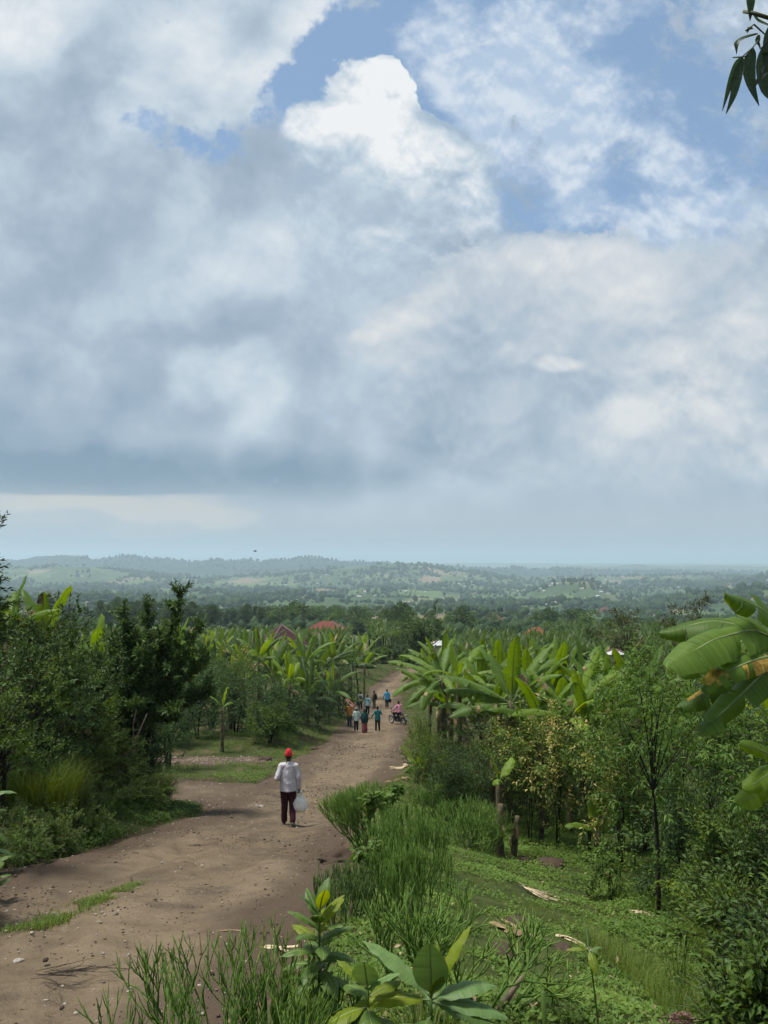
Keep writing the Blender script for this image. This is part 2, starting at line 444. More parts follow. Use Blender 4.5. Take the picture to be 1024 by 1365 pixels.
_RY = np.array([-30, 0, 5, 8, 11, 14, 17, 21, 25, 31, 38, 46, 54, 62, 71, 83, 95, 106, 118, 135], float)
_XL = np.array([-5.5, -6.0, -5.9, -5.8, -5.6, -5.4, -5.0, -4.7, -4.5, -4.2, -4.0, -3.6, -3.2, -2.9, -2.6, -1.8, -0.2, 2.2, 6.0, 13.0], float)
_XR = np.array([-0.8, -0.8, -0.75, -0.7, -0.72, -0.75, -0.75, -0.6, -0.3, 0.35, 0.9, 1.35, 1.65, 1.35, 1.3, 1.9, 3.3, 5.8, 9.6, 16.0], float)
def road_lr(y): return np.interp(y, _RY, _XL), np.interp(y, _RY, _XR)

def road_mask(x, y):
    """Signed distance-like: metres inside the dirt (positive)."""
    xl, xr = road_lr(y)
    wob = 0.45 * vnoise(y * 0.35, y * 0 + 3.1, 5) + 0.25 * vnoise(x * 0.9, y * 0.9, 6)
    m = np.minimum(x - xl, xr - x) + wob
    # side track leaving to the left behind the hedge
    t = np.clip((-4.3 - x) / 8.0, 0, 1.6)
    yc = 24.2 + 5.2 * t + 1.0 * t * t
    half = 3.4 - 1.5 * np.clip(t * 1.6, 0, 1)
    ms = np.minimum(half - np.abs(y - yc), np.minimum(-3.5 - x, x + 16.0)) * 0.8 + wob
    # stony patch a little further on, with a grassy island in between
    mp = (1 - np.hypot((x + 9.0) / 3.6, (y - 36.5) / 1.9)) * 1.8 + wob
    return np.where(y < 124, np.maximum(np.maximum(m, ms), mp), -3.0)

def left_bank(x, y):
    xl, _ = road_lr(y)
    d = xl - x
    bay = sstep(18.5, 22, y) * (1 - sstep(38, 43, y))
    h = (1 - bay) * (0.55 + 0.5 * sstep(16, 4, y)) + bay * sstep(6.5, 11, d) * (0.35 + .5 * sstep(33, 40, y))
    return h * sstep(0.0, 2.2, d + 0.6 * fbm(x * .6, y * .6, 2, 9))

# far ridges: distance, depth of the ridge, photo outline (px, py of its crest)
_RIDGES = [
    (9500, 1500, [(-900, 752), (0, 751), (300, 750), (512, 750), (740, 751), (1024, 752), (1900, 752)], 5),
    (6200, 900, [(-900, 757), (560, 758), (680, 757), (740, 756), (800, 754.5), (850, 752.5), (905, 754), (960, 753.5), (1024, 756), (1900, 756)], 6),
    (4600, 620, [(-900, 756), (-100, 752), (0, 749), (40, 744), (80, 740.5), (112, 741), (135, 747), (150, 744), (170, 741), (195, 745), (215, 748), (250, 748), (290, 746), (310, 746), (345, 749), (370, 746), (400, 743), (420, 744), (440, 748), (480, 750), (520, 753), (640, 758), (1024, 764), (1900, 760)], 7),
    (3100, 420, [(-900, 770), (-100, 764), (0, 758), (60, 755), (120, 756), (200, 765), (280, 770), (380, 766), (450, 757), (512, 752), (560, 754), (620, 762), (690, 768), (760, 770), (830, 768), (900, 767), (1024, 770), (1900, 772)], 4),
    (2300, 260, [(-900, 790), (0, 786), (150, 784), (300, 790), (450, 786), (560, 783), (640, 785), (690, 788), (760, 785), (820, 782), (880, 783), (940, 780), (980, 775), (1024, 770), (1100, 766), (1900, 775)], 4),
    (1750, 150, [(-900, 830), (560, 830), (640, 812), (690, 796), (715, 786), (735, 779), (752, 776), (775, 774.5), (790, 777), (810, 787), (835, 801), (870, 815), (960, 830), (1900, 830)], 2),
    (1150, 170, [(-900, 830), (0, 815), (300, 815), (460, 818), (560, 814), (680, 812), (820, 816), (900, 800), (960, 790), (1024, 781), (1100, 772), (1900, 772)], 2),
]
_RT = []
for D, Wd, pts, am in _RIDGES:
    xt = [uv_of(a, b)[0] for a, b in pts]; zt = [uv_of(a, b)[1] * D for a, b in pts]
    _RT.append((D, Wd, np.array(xt), np.array(zt), am))

def height(x, y, base=False):
    x = np.asarray(x, float); y = np.asarray(y, float)
    z = prof(y)
    z = z + left_bank(x, y) * (y > -30)
    _, xr = road_lr(np.minimum(y, 135))
    e = x - xr
    near = 1 - sstep(60, 110, y)
    # right verge: low bank beside the road, then the garden lies a little lower
    z = z + near * (0.16 * np.exp(-((e - 0.7) / 0.5) ** 2) - 0.55 * sstep(1.2, 4.5, e))
    z = z + near * 0.14 * fbm(x * 0.45, y * 0.45, 3, 21) * sstep(-0.3, 1.0, -road_mask(x, y))
    # beyond: plain of banana gardens falls to a valley and rises to ridges
    yy = np.maximum(y, 1)
    far = sstep(110, 500, y)
    z = z + far * fbm(x / 230, y / 230, 4, 31) * np.clip(y / 70, 0, 26)
    t = x / yy
    for D, Wd, xt, zt, am in _RT:
        q = (y - D * (1 + 0.05 * vnoise(t * 3, t * 0 + D, 3))) / Wd
        crest = np.interp(t, xt, zt) + am * 2.2 * fbm(t * 40, y / 900 + D, 3, int(D))
        if D == 1150: q = q * (1 + (q < 0) * 0.0)
        z = np.where(y > 400, z + np.maximum(crest - z, 0) * np.exp(-q * q), z)
    return z

def ground_at(px, py, dmin=2.0, dmax=8000):
    """Point of the ground seen at photo pixel (px, py)."""
    d = ray(px, py)
    ts = np.exp(np.linspace(np.log(dmin), np.log(dmax), 2500)) / d[1]
    P = d[None] * ts[:, None]
    g = height(P[:, 0], P[:, 1])
    i = np.argmax(P[:, 2] < g)
    if i == 0: i = 1
    a, b = P[i - 1], P[i]
    ga, gb = a[2] - g[i - 1], b[2] - g[i]
    q = a + (b - a) * (ga / (ga - gb + 1e-9))
    return np.array([q[0], q[1], float(height(q[0], q[1]))])

def on_ground(x, y, dz=0.0): return (float(x), float(y), float(height(x, y)) + dz)
def at_depth(px, Y):
    """Ground point in the vertical plane of photo column px, Y metres ahead."""
    x = (px - 512.0) / FPX / CP * Y
    return on_ground(x, Y)
def top_at(px, py, Y):
    d = ray(px, py); return d * (Y / d[1])

# ------------------------------------------------------------------ ground sheet (polar, dense in front of the camera)
rr = [0.8]
while rr[-1] < 15500: rr.append(rr[-1] * (1.0085 if rr[-1] < 60 else 1.016))
rr = np.array(rr)
a_front = np.linspace(-44, 44, 420); a_back = np.concatenate([np.linspace(46, 90, 22), np.linspace(94, 266, 40), np.linspace(270, 314, 22)])
ang = np.radians(np.concatenate([a_front, a_back]))
A_, R_ = np.meshgrid(ang, rr)
gx, gy = R_ * np.sin(A_), R_ * np.cos(A_)
keep_back = gy > -600
gz_ = height(gx, np.maximum(gy, -399))
gm = road_mask(gx, gy)
inside = sstep(-0.1, 0.5, gm) * (gy < 120)
fine = (0.045 * fbm(gx * 2.3, gy * 2.3, 4, 41) + 0.05 * np.maximum(fbm(gx * 1.1, gy * 1.1, 3, 43), 0)) * (gy < 60) * (1 - inside)
gz_ = gz_ + fine - 0.28 * sstep(0.15, 0.6, gm) * (gy < 119)
nr, na = gx.shape
V = np.stack([gx, gy, gz_], -1).reshape(-1, 3)
i = np.arange(nr - 1)[:, None] * na; j = np.arange(na)[None]; k = (j + 1) % na
F = np.stack(np.broadcast_arrays(i + j, i + na + j, i + na + k, i + k), -1).reshape(-1, 4)
cy = V[F].mean(1)
F = F[(cy[:, 1] > -380)]
V[:, 1] = np.maximum(V[:, 1], -399)
V = np.vstack([V, [[0, 0, float(height(0, 0))]]])
cap = np.stack([np.full(na, len(V) - 1), np.arange(na), (np.arange(na) + 1) % na], -1)
# bare-soil attribute: close to the road, and patches in the garden
xl_, xr_ = road_lr(V[:, 1])
soil = sstep(-0.55, 0.1, road_mask(V[:, 0], V[:, 1]) + 0.5 * fbm(V[:, 0] * 1.3, V[:, 1] * 1.3, 3, 51))
g = Geo(); g.add(V, F, soil); g.F.append(cap); g.M.append(np.zeros(len(cap), np.int32))

def mat_ground():
    m, nt, out = new_mat('ground_soil_and_fields')
    p = principled(nt, out, 0.95, 0.12)
    tc = N(nt, 'ShaderNodeTexCoord').outputs['Object']
    sp = N(nt, 'ShaderNodeSeparateXYZ'); nt.links.new(tc, sp.inputs[0]); Y = X(sp.outputs[1])
    s = attr(nt)
    n1 = xnoise(tc, 1.1, 5, 0.62); n2 = xnoise(tc, 9.0, 5, 0.65); n3 = xnoise(tc, 0.25, 3, 0.5)
    soilc = xmixc(xs(0.3, 0.7, n2), (0.030, 0.020, 0.013), (0.085, 0.058, 0.039))
    soilc = xmixc(xs(0.42, 0.7, n1), soilc, (0.115, 0.078, 0.052))
    grass = xmixc(xs(0.3, 0.72, n1 * 0.6 + n2 * 0.4), (0.026, 0.034, 0.010), (0.066, 0.088, 0.022))
    grass = xmixc(xs(0.56, 0.70, n2 * 0.5 + n3 * 0.5), grass, (0.050, 0.034, 0.021))
    nearc = xmixc(xclamp(s + xs(0.50, 0.64, n3 * 0.35 + n1 * 0.65) * 0.85), grass, soilc)
    # far country: patchwork of plots, scrub and bare ground
    mp = N(nt, 'ShaderNodeMapping'); nt.links.new(tc, mp.inputs[0]); mp.inputs['Scale'].default_value = (1, 0.55, 1); mp.inputs['Rotation'].default_value = (0, 0, 0.4)
    wn = N(nt, 'ShaderNodeTexNoise'); nt.links.new(mp.outputs[0], wn.inputs['Vector']); wn.inputs['Scale'].default_value = 0.02
    wv = N(nt, 'ShaderNodeVectorMath', operation='MULTIPLY_ADD'); nt.links.new(wn.outputs['Color'], wv.inputs[0]); wv.inputs[1].default_value = (30, 30, 0); nt.links.new(mp.outputs[0], wv.inputs[2])
    vo = N(nt, 'ShaderNodeTexVoronoi'); vo.voronoi_dimensions = '2D'; nt.links.new(wv.outputs[0], vo.inputs['Vector']); vo.inputs['Scale'].default_value = 0.017
    sc = N(nt, 'ShaderNodeSeparateColor'); nt.links.new(vo.outputs['Color'], sc.inputs[0]); cr, cg = X(sc.outputs[0]), X(sc.outputs[1])
    f1 = xnoise(tc, 0.004, 5, 0.6); f2 = xnoise(tc, 0.035, 5, 0.7)
    plot = xmixc(cr, (0.034, 0.060, 0.020), (0.105, 0.150, 0.046))
    plot = xmixc(xs(0.80, 0.86, cg), plot, (0.150, 0.165, 0.065))
    plot = xmixc(xs(0.90, 0.93, cg), plot, (0.200, 0.150, 0.095))
    scrub = xmixc(xs(0.3, 0.7, f2), (0.024, 0.046, 0.017), (0.064, 0.100, 0.032))
    farc = xmixc(xs(0.40, 0.54, f1 * 0.75 + f2 * 0.25), scrub, plot)
    ux, vz = uv_of(778, 775)
    hp = N(nt, 'ShaderNodeVectorMath', operation='DISTANCE'); nt.links.new(tc, hp.inputs[0]); hp.inputs[1].default_value = (ux * 1750, 1742, vz * 1750 + 8)
    farc = xmixc(xs(85, 35, X(hp.outputs['Value']) + (f2 - 0.5) * 60) * 0.9, farc, (0.17, 0.145, 0.075))
    wood = xs(3650, 3950, Y) * xs(5600, 5200, Y)
    farc = xmixc(wood * 0.9, farc, (0.010, 0.022, 0.014))
    nt.links.new(xmixc(xs(110, 220, Y), nearc, farc), p.inputs['Base Color'])
    bump(nt, p, n2, 0.7, 0.05)
    return m
M_GROUND = mat_ground()
ground = link('ground', g.mesh('ground', M_GROUND)); ground['kind'] = 'structure'

# ------------------------------------------------------------------ dirt road: its own sheet, worn below and above the verge
ys = [2.2]
while ys[-1] < 122: ys.append(ys[-1] * 1.0065 + 0.004)
ys = np.array(ys); xs_ = np.arange(-17.2, 16.5, 0.075)
XX, YY = np.meshgrid(xs_, ys)
MM = road_mask(XX, YY)
xlr, xrr = road_lr(YY)
lat = np.clip((XX - xlr) / (xrr - xlr), -2, 2)
lat2 = lat + .10 * vnoise(YY * .25, YY * 0, 63); rut = -0.085 * np.exp(-((lat2 - 0.34) / 0.07) ** 2) - 0.075 * np.exp(-((lat2 - 0.70) / 0.07) ** 2) - 0.05 * np.maximum(0, 1 - np.abs(fbm(XX * .8 + YY * .35, YY * .12, 3, 64)) * 9)
ZZ = height(XX, YY) + np.clip(MM * 0.28, -0.14, 0.05) + rut * sstep(0, .6, MM)
ZZ += 0.055 * fbm(XX * 0.9, YY * 0.9, 4, 61) + 0.025 * fbm(XX * 5, YY * 5, 3, 62) * sstep(60, 15, YY)
idx = np.arange(XX.size).reshape(XX.shape)
Fq = np.stack([idx[:-1, :-1], idx[:-1, 1:], idx[1:, 1:], idx[1:, :-1]], -1).reshape(-1, 4)
ok = (MM.ravel()[Fq] > -0.45).all(1)
Fq = Fq[ok]
used = np.zeros(XX.size, bool); used[Fq.ravel()] = True
remap = np.cumsum(used) - 1
V = np.stack([XX.ravel(), YY.ravel(), ZZ.ravel()], -1)[used]
# tint: 0 edge, 1 middle; wear of the wheel tracks
g = Geo(); g.add(V, remap[Fq], (np.clip(MM / 1.2, 0, 1) * 0.5 + 0.5 * np.exp(-((lat - 0.55) / 0.30) ** 2)).ravel()[used])
def mat_road():
    m, nt, out = new_mat('packed_earth')
    p = principled(nt, out, 0.92, 0.18)
    tc = N(nt, 'ShaderNodeTexCoord').outputs['Object']
    t = attr(nt)
    mp = N(nt, 'ShaderNodeMapping'); nt.links.new(tc, mp.inputs[0]); mp.inputs['Scale'].default_value = (1.0, 0.45, 1)
    n0 = xnoise(mp.outputs[0], 0.55, 4, 0.6); n1 = xnoise(tc, 2.4, 5, 0.62); n2 = xnoise(tc, 16.0, 5, 0.7); n3 = xnoise(tc, 70.0, 3, 0.6)
    c = xmixc(xs(0.32, 0.68, n1 * 0.5 + n0 * 0.5), (0.102, 0.074, 0.047), (0.200, 0.150, 0.096))
    c = xmixc(xs(0.25, 0.9, t + (n0 - 0.5) * 1.2), (0.088, 0.062, 0.041), c)
    c = xmixc(xs(0.56, 0.70, n2 * 0.7 + n1 * 0.3) * 0.8, c, (0.062, 0.045, 0.032))
    n5 = xnoise(tc, 0.8, 6, 0.72)
    c = xmixc(xs(0.52, 0.68, n5) * 0.6, c, (0.075, 0.055, 0.040))
    c = xmixc(xs(0.62, 0.74, n3 * 0.55 + n2 * 0.45) * 0.55, c, (0.30, 0.245, 0.185))
    nt.links.new(c, p.inputs['Base Color'])
    bump(nt, p, n2 * 0.6 + n3 * 0.25 + n1 * 0.3, 0.9, 0.06)
    return m
M_ROAD = mat_road()
road = link('dirt_road', g.mesh('dirt_road', M_ROAD)); road['kind'] = 'structure'

# ------------------------------------------------------------------ haze
m, nt, out = new_mat('haze_air')
pv = N(nt, 'ShaderNodeVolumePrincipled'); pv.inputs['Color'].default_value = (0.68, 0.85, 1.0, 1); pv.inputs['Density'].default_value = 2.05e-4
pv.inputs['Anisotropy'].default_value = 0.2
nt.links.new(pv.outputs[0], out.inputs['Volume'])
hx, hy0, hy1, hz0, hz1 = 16500, -420, 16200, -170, 135
hv = [(sx * hx, y, z) for z in (hz0, hz1) for y in (hy0, hy1) for sx in (-1, 1)]
g = Geo(); g.add(hv, [[0, 2, 3, 1], [4, 5, 7, 6], [0, 1, 5, 4], [2, 6, 7, 3], [0, 4, 6, 2], [1, 3, 7, 5]])
haze = link('haze', g.mesh('haze', m, smooth=False)); haze['kind'] = 'stuff'
# ------------------------------------------------------------------ plant materials
G_ = lambda r, g, b: (r, g, b)
M_DARK = mat_leaf('dark_glossy_leaf', (0.026, 0.054, 0.016), (0.057, 0.105, 0.027), (0.124, 0.198, 0.049), 0.5, 0.16, 0.2)
M_COFFEE = mat_leaf('deep_green_leaf', (0.023, 0.052, 0.016), (0.050, 0.103, 0.029), (0.114, 0.191, 0.052), 0.5, 0.16, 0.22)
M_BUSH = mat_leaf('bush_leaf', (0.034, 0.069, 0.014), (0.077, 0.135, 0.023), (0.151, 0.225, 0.040), 0.55, 0.16, 0.28)
M_VINE = mat_leaf('vine_leaf', (0.046, 0.090, 0.017), (0.095, 0.164, 0.029), (0.172, 0.259, 0.047), 0.5, 0.16, 0.30)
M_OLIVE = mat_leaf('narrow_sapling_leaf', (0.038, 0.083, 0.018), (0.084, 0.159, 0.031), (0.164, 0.259, 0.053), 0.48, 0.16, 0.32, accent=(0.338, 0.250, 0.056), acc_from=0.965)
M_YELLOW = mat_leaf('yellowing_leaf', (0.038, 0.076, 0.017), (0.104, 0.165, 0.030), (0.160, 0.214, 0.038), 0.5, 0.16, 0.34, accent=(0.52, 0.44, 0.15), acc_from=0.68)
M_FRESH = mat_leaf('fresh_leaf', (0.063, 0.117, 0.014), (0.130, 0.204, 0.024), (0.227, 0.307, 0.035), 0.5, 0.16, 0.36)
M_GUM = mat_leaf('gum_tree_leaf', (0.029, 0.054, 0.018), (0.056, 0.099, 0.026), (0.106, 0.155, 0.043), 0.6, 0.16, 0.2, scale=0.3)
M_REDBROWN = mat_leaf('russet_leaf', (0.035, 0.051, 0.015), (0.078, 0.085, 0.024), (0.110, 0.107, 0.045), 0.6, 0.16, 0.2, accent=(0.125, 0.069, 0.044), acc_from=0.85)
M_GRASS = mat_leaf('grass_blade', (0.046, 0.077, 0.013), (0.092, 0.144, 0.022), (0.161, 0.213, 0.038), 0.6, 0.16, 0.3, accent=(0.220, 0.190, 0.090), acc_from=0.93)
M_PENCIL = mat_leaf('succulent_stick', (0.040, 0.083, 0.013), (0.082, 0.155, 0.026), (0.165, 0.243, 0.045), 0.5, 0.16, 0.10)
M_PENCILPALE = mat_leaf('pale_succulent_stick', (0.045, 0.085, 0.024), (0.085, 0.140, 0.038), (0.150, 0.205, 0.066), 0.55, 0.16, 0.10)
M_BARK = mat_plain('grey_brown_bark', (0.060, 0.046, 0.034), 0.9, 0.1, 0.45, 9.0, 0.01)
M_DBARK = mat_plain('dark_bark', (0.026, 0.021, 0.017), 0.9, 0.1, 0.4, 12.0, 0.006)
M_TWIG = mat_plain('pale_twig', (0.16, 0.125, 0.09), 0.9, 0.1, 0.35, 14.0)
M_DRY = mat_plain('dry_leaf', (0.22, 0.155, 0.085), 0.85, 0.1, 0.55, 7.0, 0.004)
M_SCORCH = mat_plain('scorched_leaf_edge', (0.30, 0.20, 0.045), 0.8, 0.1, 0.6, 10.0, 0.003)
M_STRAW = mat_plain('straw', (0.42, 0.33, 0.22), 0.85, 0.1, 0.45, 9.0, 0.004)

def mat_banana(name, dark, mid, light, trans=0.40, rough=0.5):
    m, nt, out = new_mat(name)
    t = attr(nt); rib = attr(nt, 'rib')
    cb = N(nt, 'ShaderNodeCombineXYZ'); nt.links.new(rib.s, cb.inputs[0]); nt.links.new(t.s, cb.inputs[1])
    st = xnoise(cb.outputs[0], 38.0, 3, 0.7)
    tc = N(nt, 'ShaderNodeTexCoord').outputs['Object']
    n = xnoise(tc, 1.7, 3, 0.55)
    v = xclamp(t * 0.85 + (n - 0.5) * 0.5 + (st - 0.5) * 1.1)
    c = xmixc(xs(0.0, 0.5, v, 'LINEAR'), dark, mid); c = xmixc(xs(0.5, 1.0, v, 'LINEAR'), c, light)
    p = N(nt, 'ShaderNodeBsdfPrincipled'); p.inputs['Roughness'].default_value = rough; p.inputs['Specular IOR Level'].default_value = 0.28
    nt.links.new(c, p.inputs['Base Color']); bump(nt, p, st, 0.35, 0.012)
    tr = N(nt, 'ShaderNodeBsdfTranslucent')
    hs = N(nt, 'ShaderNodeHueSaturation'); hs.inputs['Hue'].default_value = 0.475; hs.inputs['Saturation'].default_value = 1.2; hs.inputs['Value'].default_value = 1.6
    nt.links.new(c, hs.inputs['Color']); nt.links.new(hs.outputs[0], tr.inputs[0])
    mx = N(nt, 'ShaderNodeMixShader'); mx.inputs[0].default_value = trans
    nt.links.new(p.outputs[0], mx.inputs[1]); nt.links.new(tr.outputs[0], mx.inputs[2]); nt.links.new(mx.outputs[0], out.inputs[0])
    return m
M_BAN = mat_banana('banana_leaf', (0.044, 0.091, 0.013), (0.093, 0.168, 0.022), (0.180, 0.282, 0.039), 0.42)
M_BANFAR = mat_banana('plain_banana_leaf', (0.024, 0.052, 0.013), (0.048, 0.089, 0.018), (0.093, 0.149, 0.032), 0.35)
M_BANFRESH = mat_banana('young_banana_leaf', (0.077, 0.139, 0.013), (0.137, 0.222, 0.020), (0.208, 0.310, 0.034), 0.45)
M_RIB = mat_plain('pale_midrib', (0.155, 0.20, 0.075), 0.5, 0.3, 0.25, 5.0)
M_PSTEM = mat_plain('banana_stem', (0.095, 0.078, 0.045), 0.8, 0.2, 0.6, 4.0, 0.01)
M_BROADUP = mat_banana('broad_leaf', (0.042, 0.084, 0.016), (0.080, 0.140, 0.024), (0.144, 0.216, 0.034), 0.25, 0.48)
M_BROADPALE = mat_banana('pale_broad_leaf', (0.069, 0.130, 0.040), (0.122, 0.204, 0.060), (0.187, 0.278, 0.078), 0.22, 0.5)
M_BROADLIME = mat_banana('lime_broad_leaf', (0.110, 0.163, 0.009), (0.182, 0.239, 0.013), (0.262, 0.315, 0.024), 0.45, 0.5)

# ------------------------------------------------------------------ builders
def add_sticks(g, p0, p1, r0, r1, n=5, tint=None, mat=0):
    """Many straight tapered sticks at once."""
    p0 = np.asarray(p0, float); p1 = np.asarray(p1, float); Nn = len(p0)
    if Nn == 0: return
    T = unit(p1 - p0)
    ref = np.where(np.abs(T[:, 2:3]) < 0.9, np.array([[0., 0, 1]]), np.array([[1., 0, 0]]))
    A = unit(np.cross(T, ref)); B = np.cross(T, A)
    an = np.arange(n) * 2 * np.pi / n
    ring = A[:, None] * np.cos(an)[None, :, None] + B[:, None] * np.sin(an)[None, :, None]
    r0 = np.broadcast_to(r0, (Nn,))[:, None, None]; r1 = np.broadcast_to(r1, (Nn,))[:, None, None]
    V = np.concatenate([p0[:, None] + ring * r0, p1[:, None] + ring * r1, (p1 + T * r1[:, 0] * 1.2)[:, None]], 1)
    m = 2 * n + 1
    j = np.arange(n); k = (j + 1) % n
    Fq = np.stack([j, k, n + k, n + j], -1); Ft = np.stack([n + j, n + k, np.full(n, 2 * n), np.full(n, 2 * n)], -1)
    t = RNG.random(Nn) if tint is None else np.broadcast_to(tint, (Nn,))
    off = (np.arange(Nn) * m)[:, None, None]
    b = g.n
    g.add(V.reshape(-1, 3), (off + Fq[None]).reshape(-1, 4), np.repeat(t, m), mat)
    g.F.append((off + Ft[None, :, :3]).reshape(-1, 3) + b); g.M.append(np.full(Nn * n, mat, np.int32))

def blade(g, base, az, elev, L, W, droop=1.0, nseg=16, petiole=0.14, fold=0.25, sag=0.35, tears=0, prof='banana', tint=0.5, ribw=0.014, mats=(0, 1), side_bend=0.0, wave=0.02, dry=None, roll=0.0, nx=2, path=None, nrm=None):
    """A big leaf: arched midrib, two half-blades, optionally torn into strips. Adds to g."""
    s = np.linspace(0, 1, nseg + 1)
    el = elev - droop * s ** 1.4
    azs = az + side_bend * s ** 1.5
    D = np.stack([np.cos(el) * np.sin(azs), np.cos(el) * np.cos(azs), np.sin(el)], -1)
    step = L / nseg
    P = np.asarray(base, float) + np.vstack([[0, 0, 0], np.cumsum((D[:-1] + D[1:]) * 0.5 * step, 0)])
    lat = np.stack([np.cos(azs), -np.sin(azs), 0 * azs], -1)
    up = np.cross(lat, D)
    if path is not None:
        Q = np.asarray(path, float); cl = np.concatenate([[0], np.cumsum(np.linalg.norm(np.diff(Q, axis=0), axis=1))]); L = cl[-1]
        P = np.stack([np.interp(s * L, cl, Q[:, i]) for i in range(3)], -1)
        for _ in range(nseg // 3): P[1:-1] = (P[:-2] + 2 * P[1:-1] + P[2:]) / 4
        D = unit(np.gradient(P, axis=0)); lat = unit(np.cross(D, np.asarray(nrm, float))); up = np.cross(lat, D)
    if roll:
        lat, up = lat * math.cos(roll) + up * math.sin(roll), up * math.cos(roll) - lat * math.sin(roll)
    q = np.clip((s - petiole) / (1 - petiole), 0, 1)
    if prof == 'banana': w = sstep(0.0, 0.16, q) * np.sqrt(np.clip(1 - np.clip((q - .35) / .65, 0, 1) ** 3.2, 0, 1)) * (0.86 + 0.14 * np.sin(q * 3.1))
    elif prof == 'taper': w = sstep(0.0, 0.14, q) * np.clip(1 - q, 0, 1) ** .55 * (0.75 + 0.5 * q)
    elif prof == 'lance': w = np.sin(np.pi * np.clip(q, 0, 1) ** 0.8) ** 0.9
    else: w = np.sin(np.pi * np.clip(q, 0, 1) ** 0.75) ** 0.7      # ovate
    w = w * W * 0.5
    for sd in (-1, 1):
        cuts = sorted(RNG.choice(np.arange(2, nseg), size=min(tears, nseg - 3), replace=False)) if tears else []
        bounds = [0] + list(cuts) + [nseg]
        for a, b in zip(bounds[:-1], bounds[1:]):
            sl = slice(a, b + 1); n = b - a + 1
            extra = (RNG.random() ** 2) * 0.8 if tears else 0.0; yaw = RNG.normal() * .10 if tears else 0.0
            rows = []
            shr = np.ones(n)
            if tears and n > 1:
                shr = 1 - 0.0 * s[sl]
            for kx in range(nx + 1):
                f = kx / nx
                be = fold - (fold + sag + extra) * f * 1.0
                wv = wave * np.sin(s[sl] * 25 + sd * 2 + az * 7) * f
                ww = w[sl] * f
                pos = P[sl] + (sd * lat[sl] * math.cos(be) + up[sl] * math.sin(be)) * ww[:, None] + up[sl] * (wv * (w[sl] > 1e-4))[:, None] + D[sl] * (ww * 0.22)[:, None]
                if tears and n > 2 and kx:
                    c = pos.mean(0); pos = c + (pos - c) * (1 - .05 * f) + D[sl].mean(0) * yaw * f * ww.mean()
                rows.append(pos)
            V = np.stack(rows, 1).reshape(-1, 3)
            i = np.arange(n - 1)[:, None] * (nx + 1); j = np.arange(nx)[None]
            F = np.stack(np.broadcast_arrays(i + j, i + j + 1, i + nx + 2 + j, i + nx + 1 + j), -1).reshape(-1, 4)
            if sd < 0: F = F[:, ::-1]
            good = (w[sl][:-1] + w[sl][1:] > 1e-4)
            F = F.reshape(n - 1, nx, 4)[good].reshape(-1, 4)
            if len(F) == 0: continue
            mat = mats[0] if (dry is None or RNG.random() > dry) else mats[2]
            g.add(V, F, np.clip(tint + RNG.normal() * 0.03, 0, 1), mat, np.repeat(s[sl] * L, nx + 1) + 0.001)
    add_tube(g, P - up * ribw * 0.3, ribw * (1.0 - 0.85 * s) + 0.0015, 4, tint, mats[1])
    return P

def banana_leaves(seed, n=8, L=2.1, W=0.52, nseg=14, tears=5, young=1, hang=2, fresh=0.4, top=1.0):
    """Parameters of the leaves of one plant."""
    rng = np.random.default_rng(seed)
    out = []
    a0 = rng.random() * 6.28
    for k in range(n):
        f = k / max(1, n - 1)                   # 0 youngest .. 1 oldest
        out.append(dict(az=a0 + k * 2.4 + rng.normal() * .25, elev=R(86 - 50 * f + rng.normal() * 6) * top, L=L * (0.78 + 0.3 * math.sin(math.pi * min(1, 0.25 + f * .7))) * (1 + rng.normal() * .06),
                        W=W * (0.9 + .15 * rng.random()), droop=R(18 + 72 * f + rng.normal() * 10), tears=int(tears * (0.2 + f) * rng.random() * 1.6), tint=np.clip(0.72 - 0.55 * f * rng.random() + rng.normal() * 0.1, 0.05, 1),
                        fold=R(28 - 25 * f), sag=R(8 + 28 * f), side_bend=rng.normal() * .25))
    return out, rng

def banana_plant(name, seed, h=2.6, separate=False, r=0.10, nseg=12, hang=3, leafmat=None, lean=(0, 0), **kw):
    """Empty > pseudostem + crown (or one child per leaf)."""
    Ls, rng = banana_leaves(seed, nseg=nseg, **kw)
    root = link(name, None)
    g = Geo()
    zz = np.linspace(-0.15, h, 9)
    cx = lean[0] * (zz / h) ** 2 + rng.normal(size=9) * 0.012; cyy = lean[1] * (zz / h) ** 2 + rng.normal(size=9) * .012
    add_tube(g, np.stack([cx, cyy, zz], -1), r * (1.15 - 0.5 * zz / h) * (1 + rng.normal(size=9) * .05), 9, rng.random(), 0)
    topc = np.array([cx[-1], cyy[-1], h - 0.05])
    for k in range(hang):          # withered leaves hanging round the stem
        az = rng.random() * 6.28
        blade(g, (topc[0] * 0.8, topc[1] * 0.8, h * (0.82 + 0.15 * rng.random())), az, R(10), 0.9 + 0.5 * rng.random(), 0.20, R(140), 7, 0.2, 0.9, 0.6, 0, tint=rng.random(), mats=(1, 1), ribw=0.008, wave=0.03)
    link('pseudostem', g.mesh(name + '_stem', [M_PSTEM, M_DRY]), root)
    lm = leafmat or M_BAN
    g = Geo(); parts = []
    for q in Ls:
        gg = Geo() if separate else g
        blade(gg, topc, q['az'], q['elev'], q['L'], q['W'], q['droop'], nseg, 0.13, q['fold'], q['sag'], q['tears'], 'banana', q['tint'], 0.018, (0, 1, 2), q['side_bend'], dry=0.02, nx=3 if separate else 2)
        if separate: link('leaf', gg.mesh(name + '_leaf', [lm, M_RIB, M_DRY]), root)
    if not separate: link('crown', g.mesh(name + '_crown', [lm, M_RIB, M_DRY]), root)
    return root

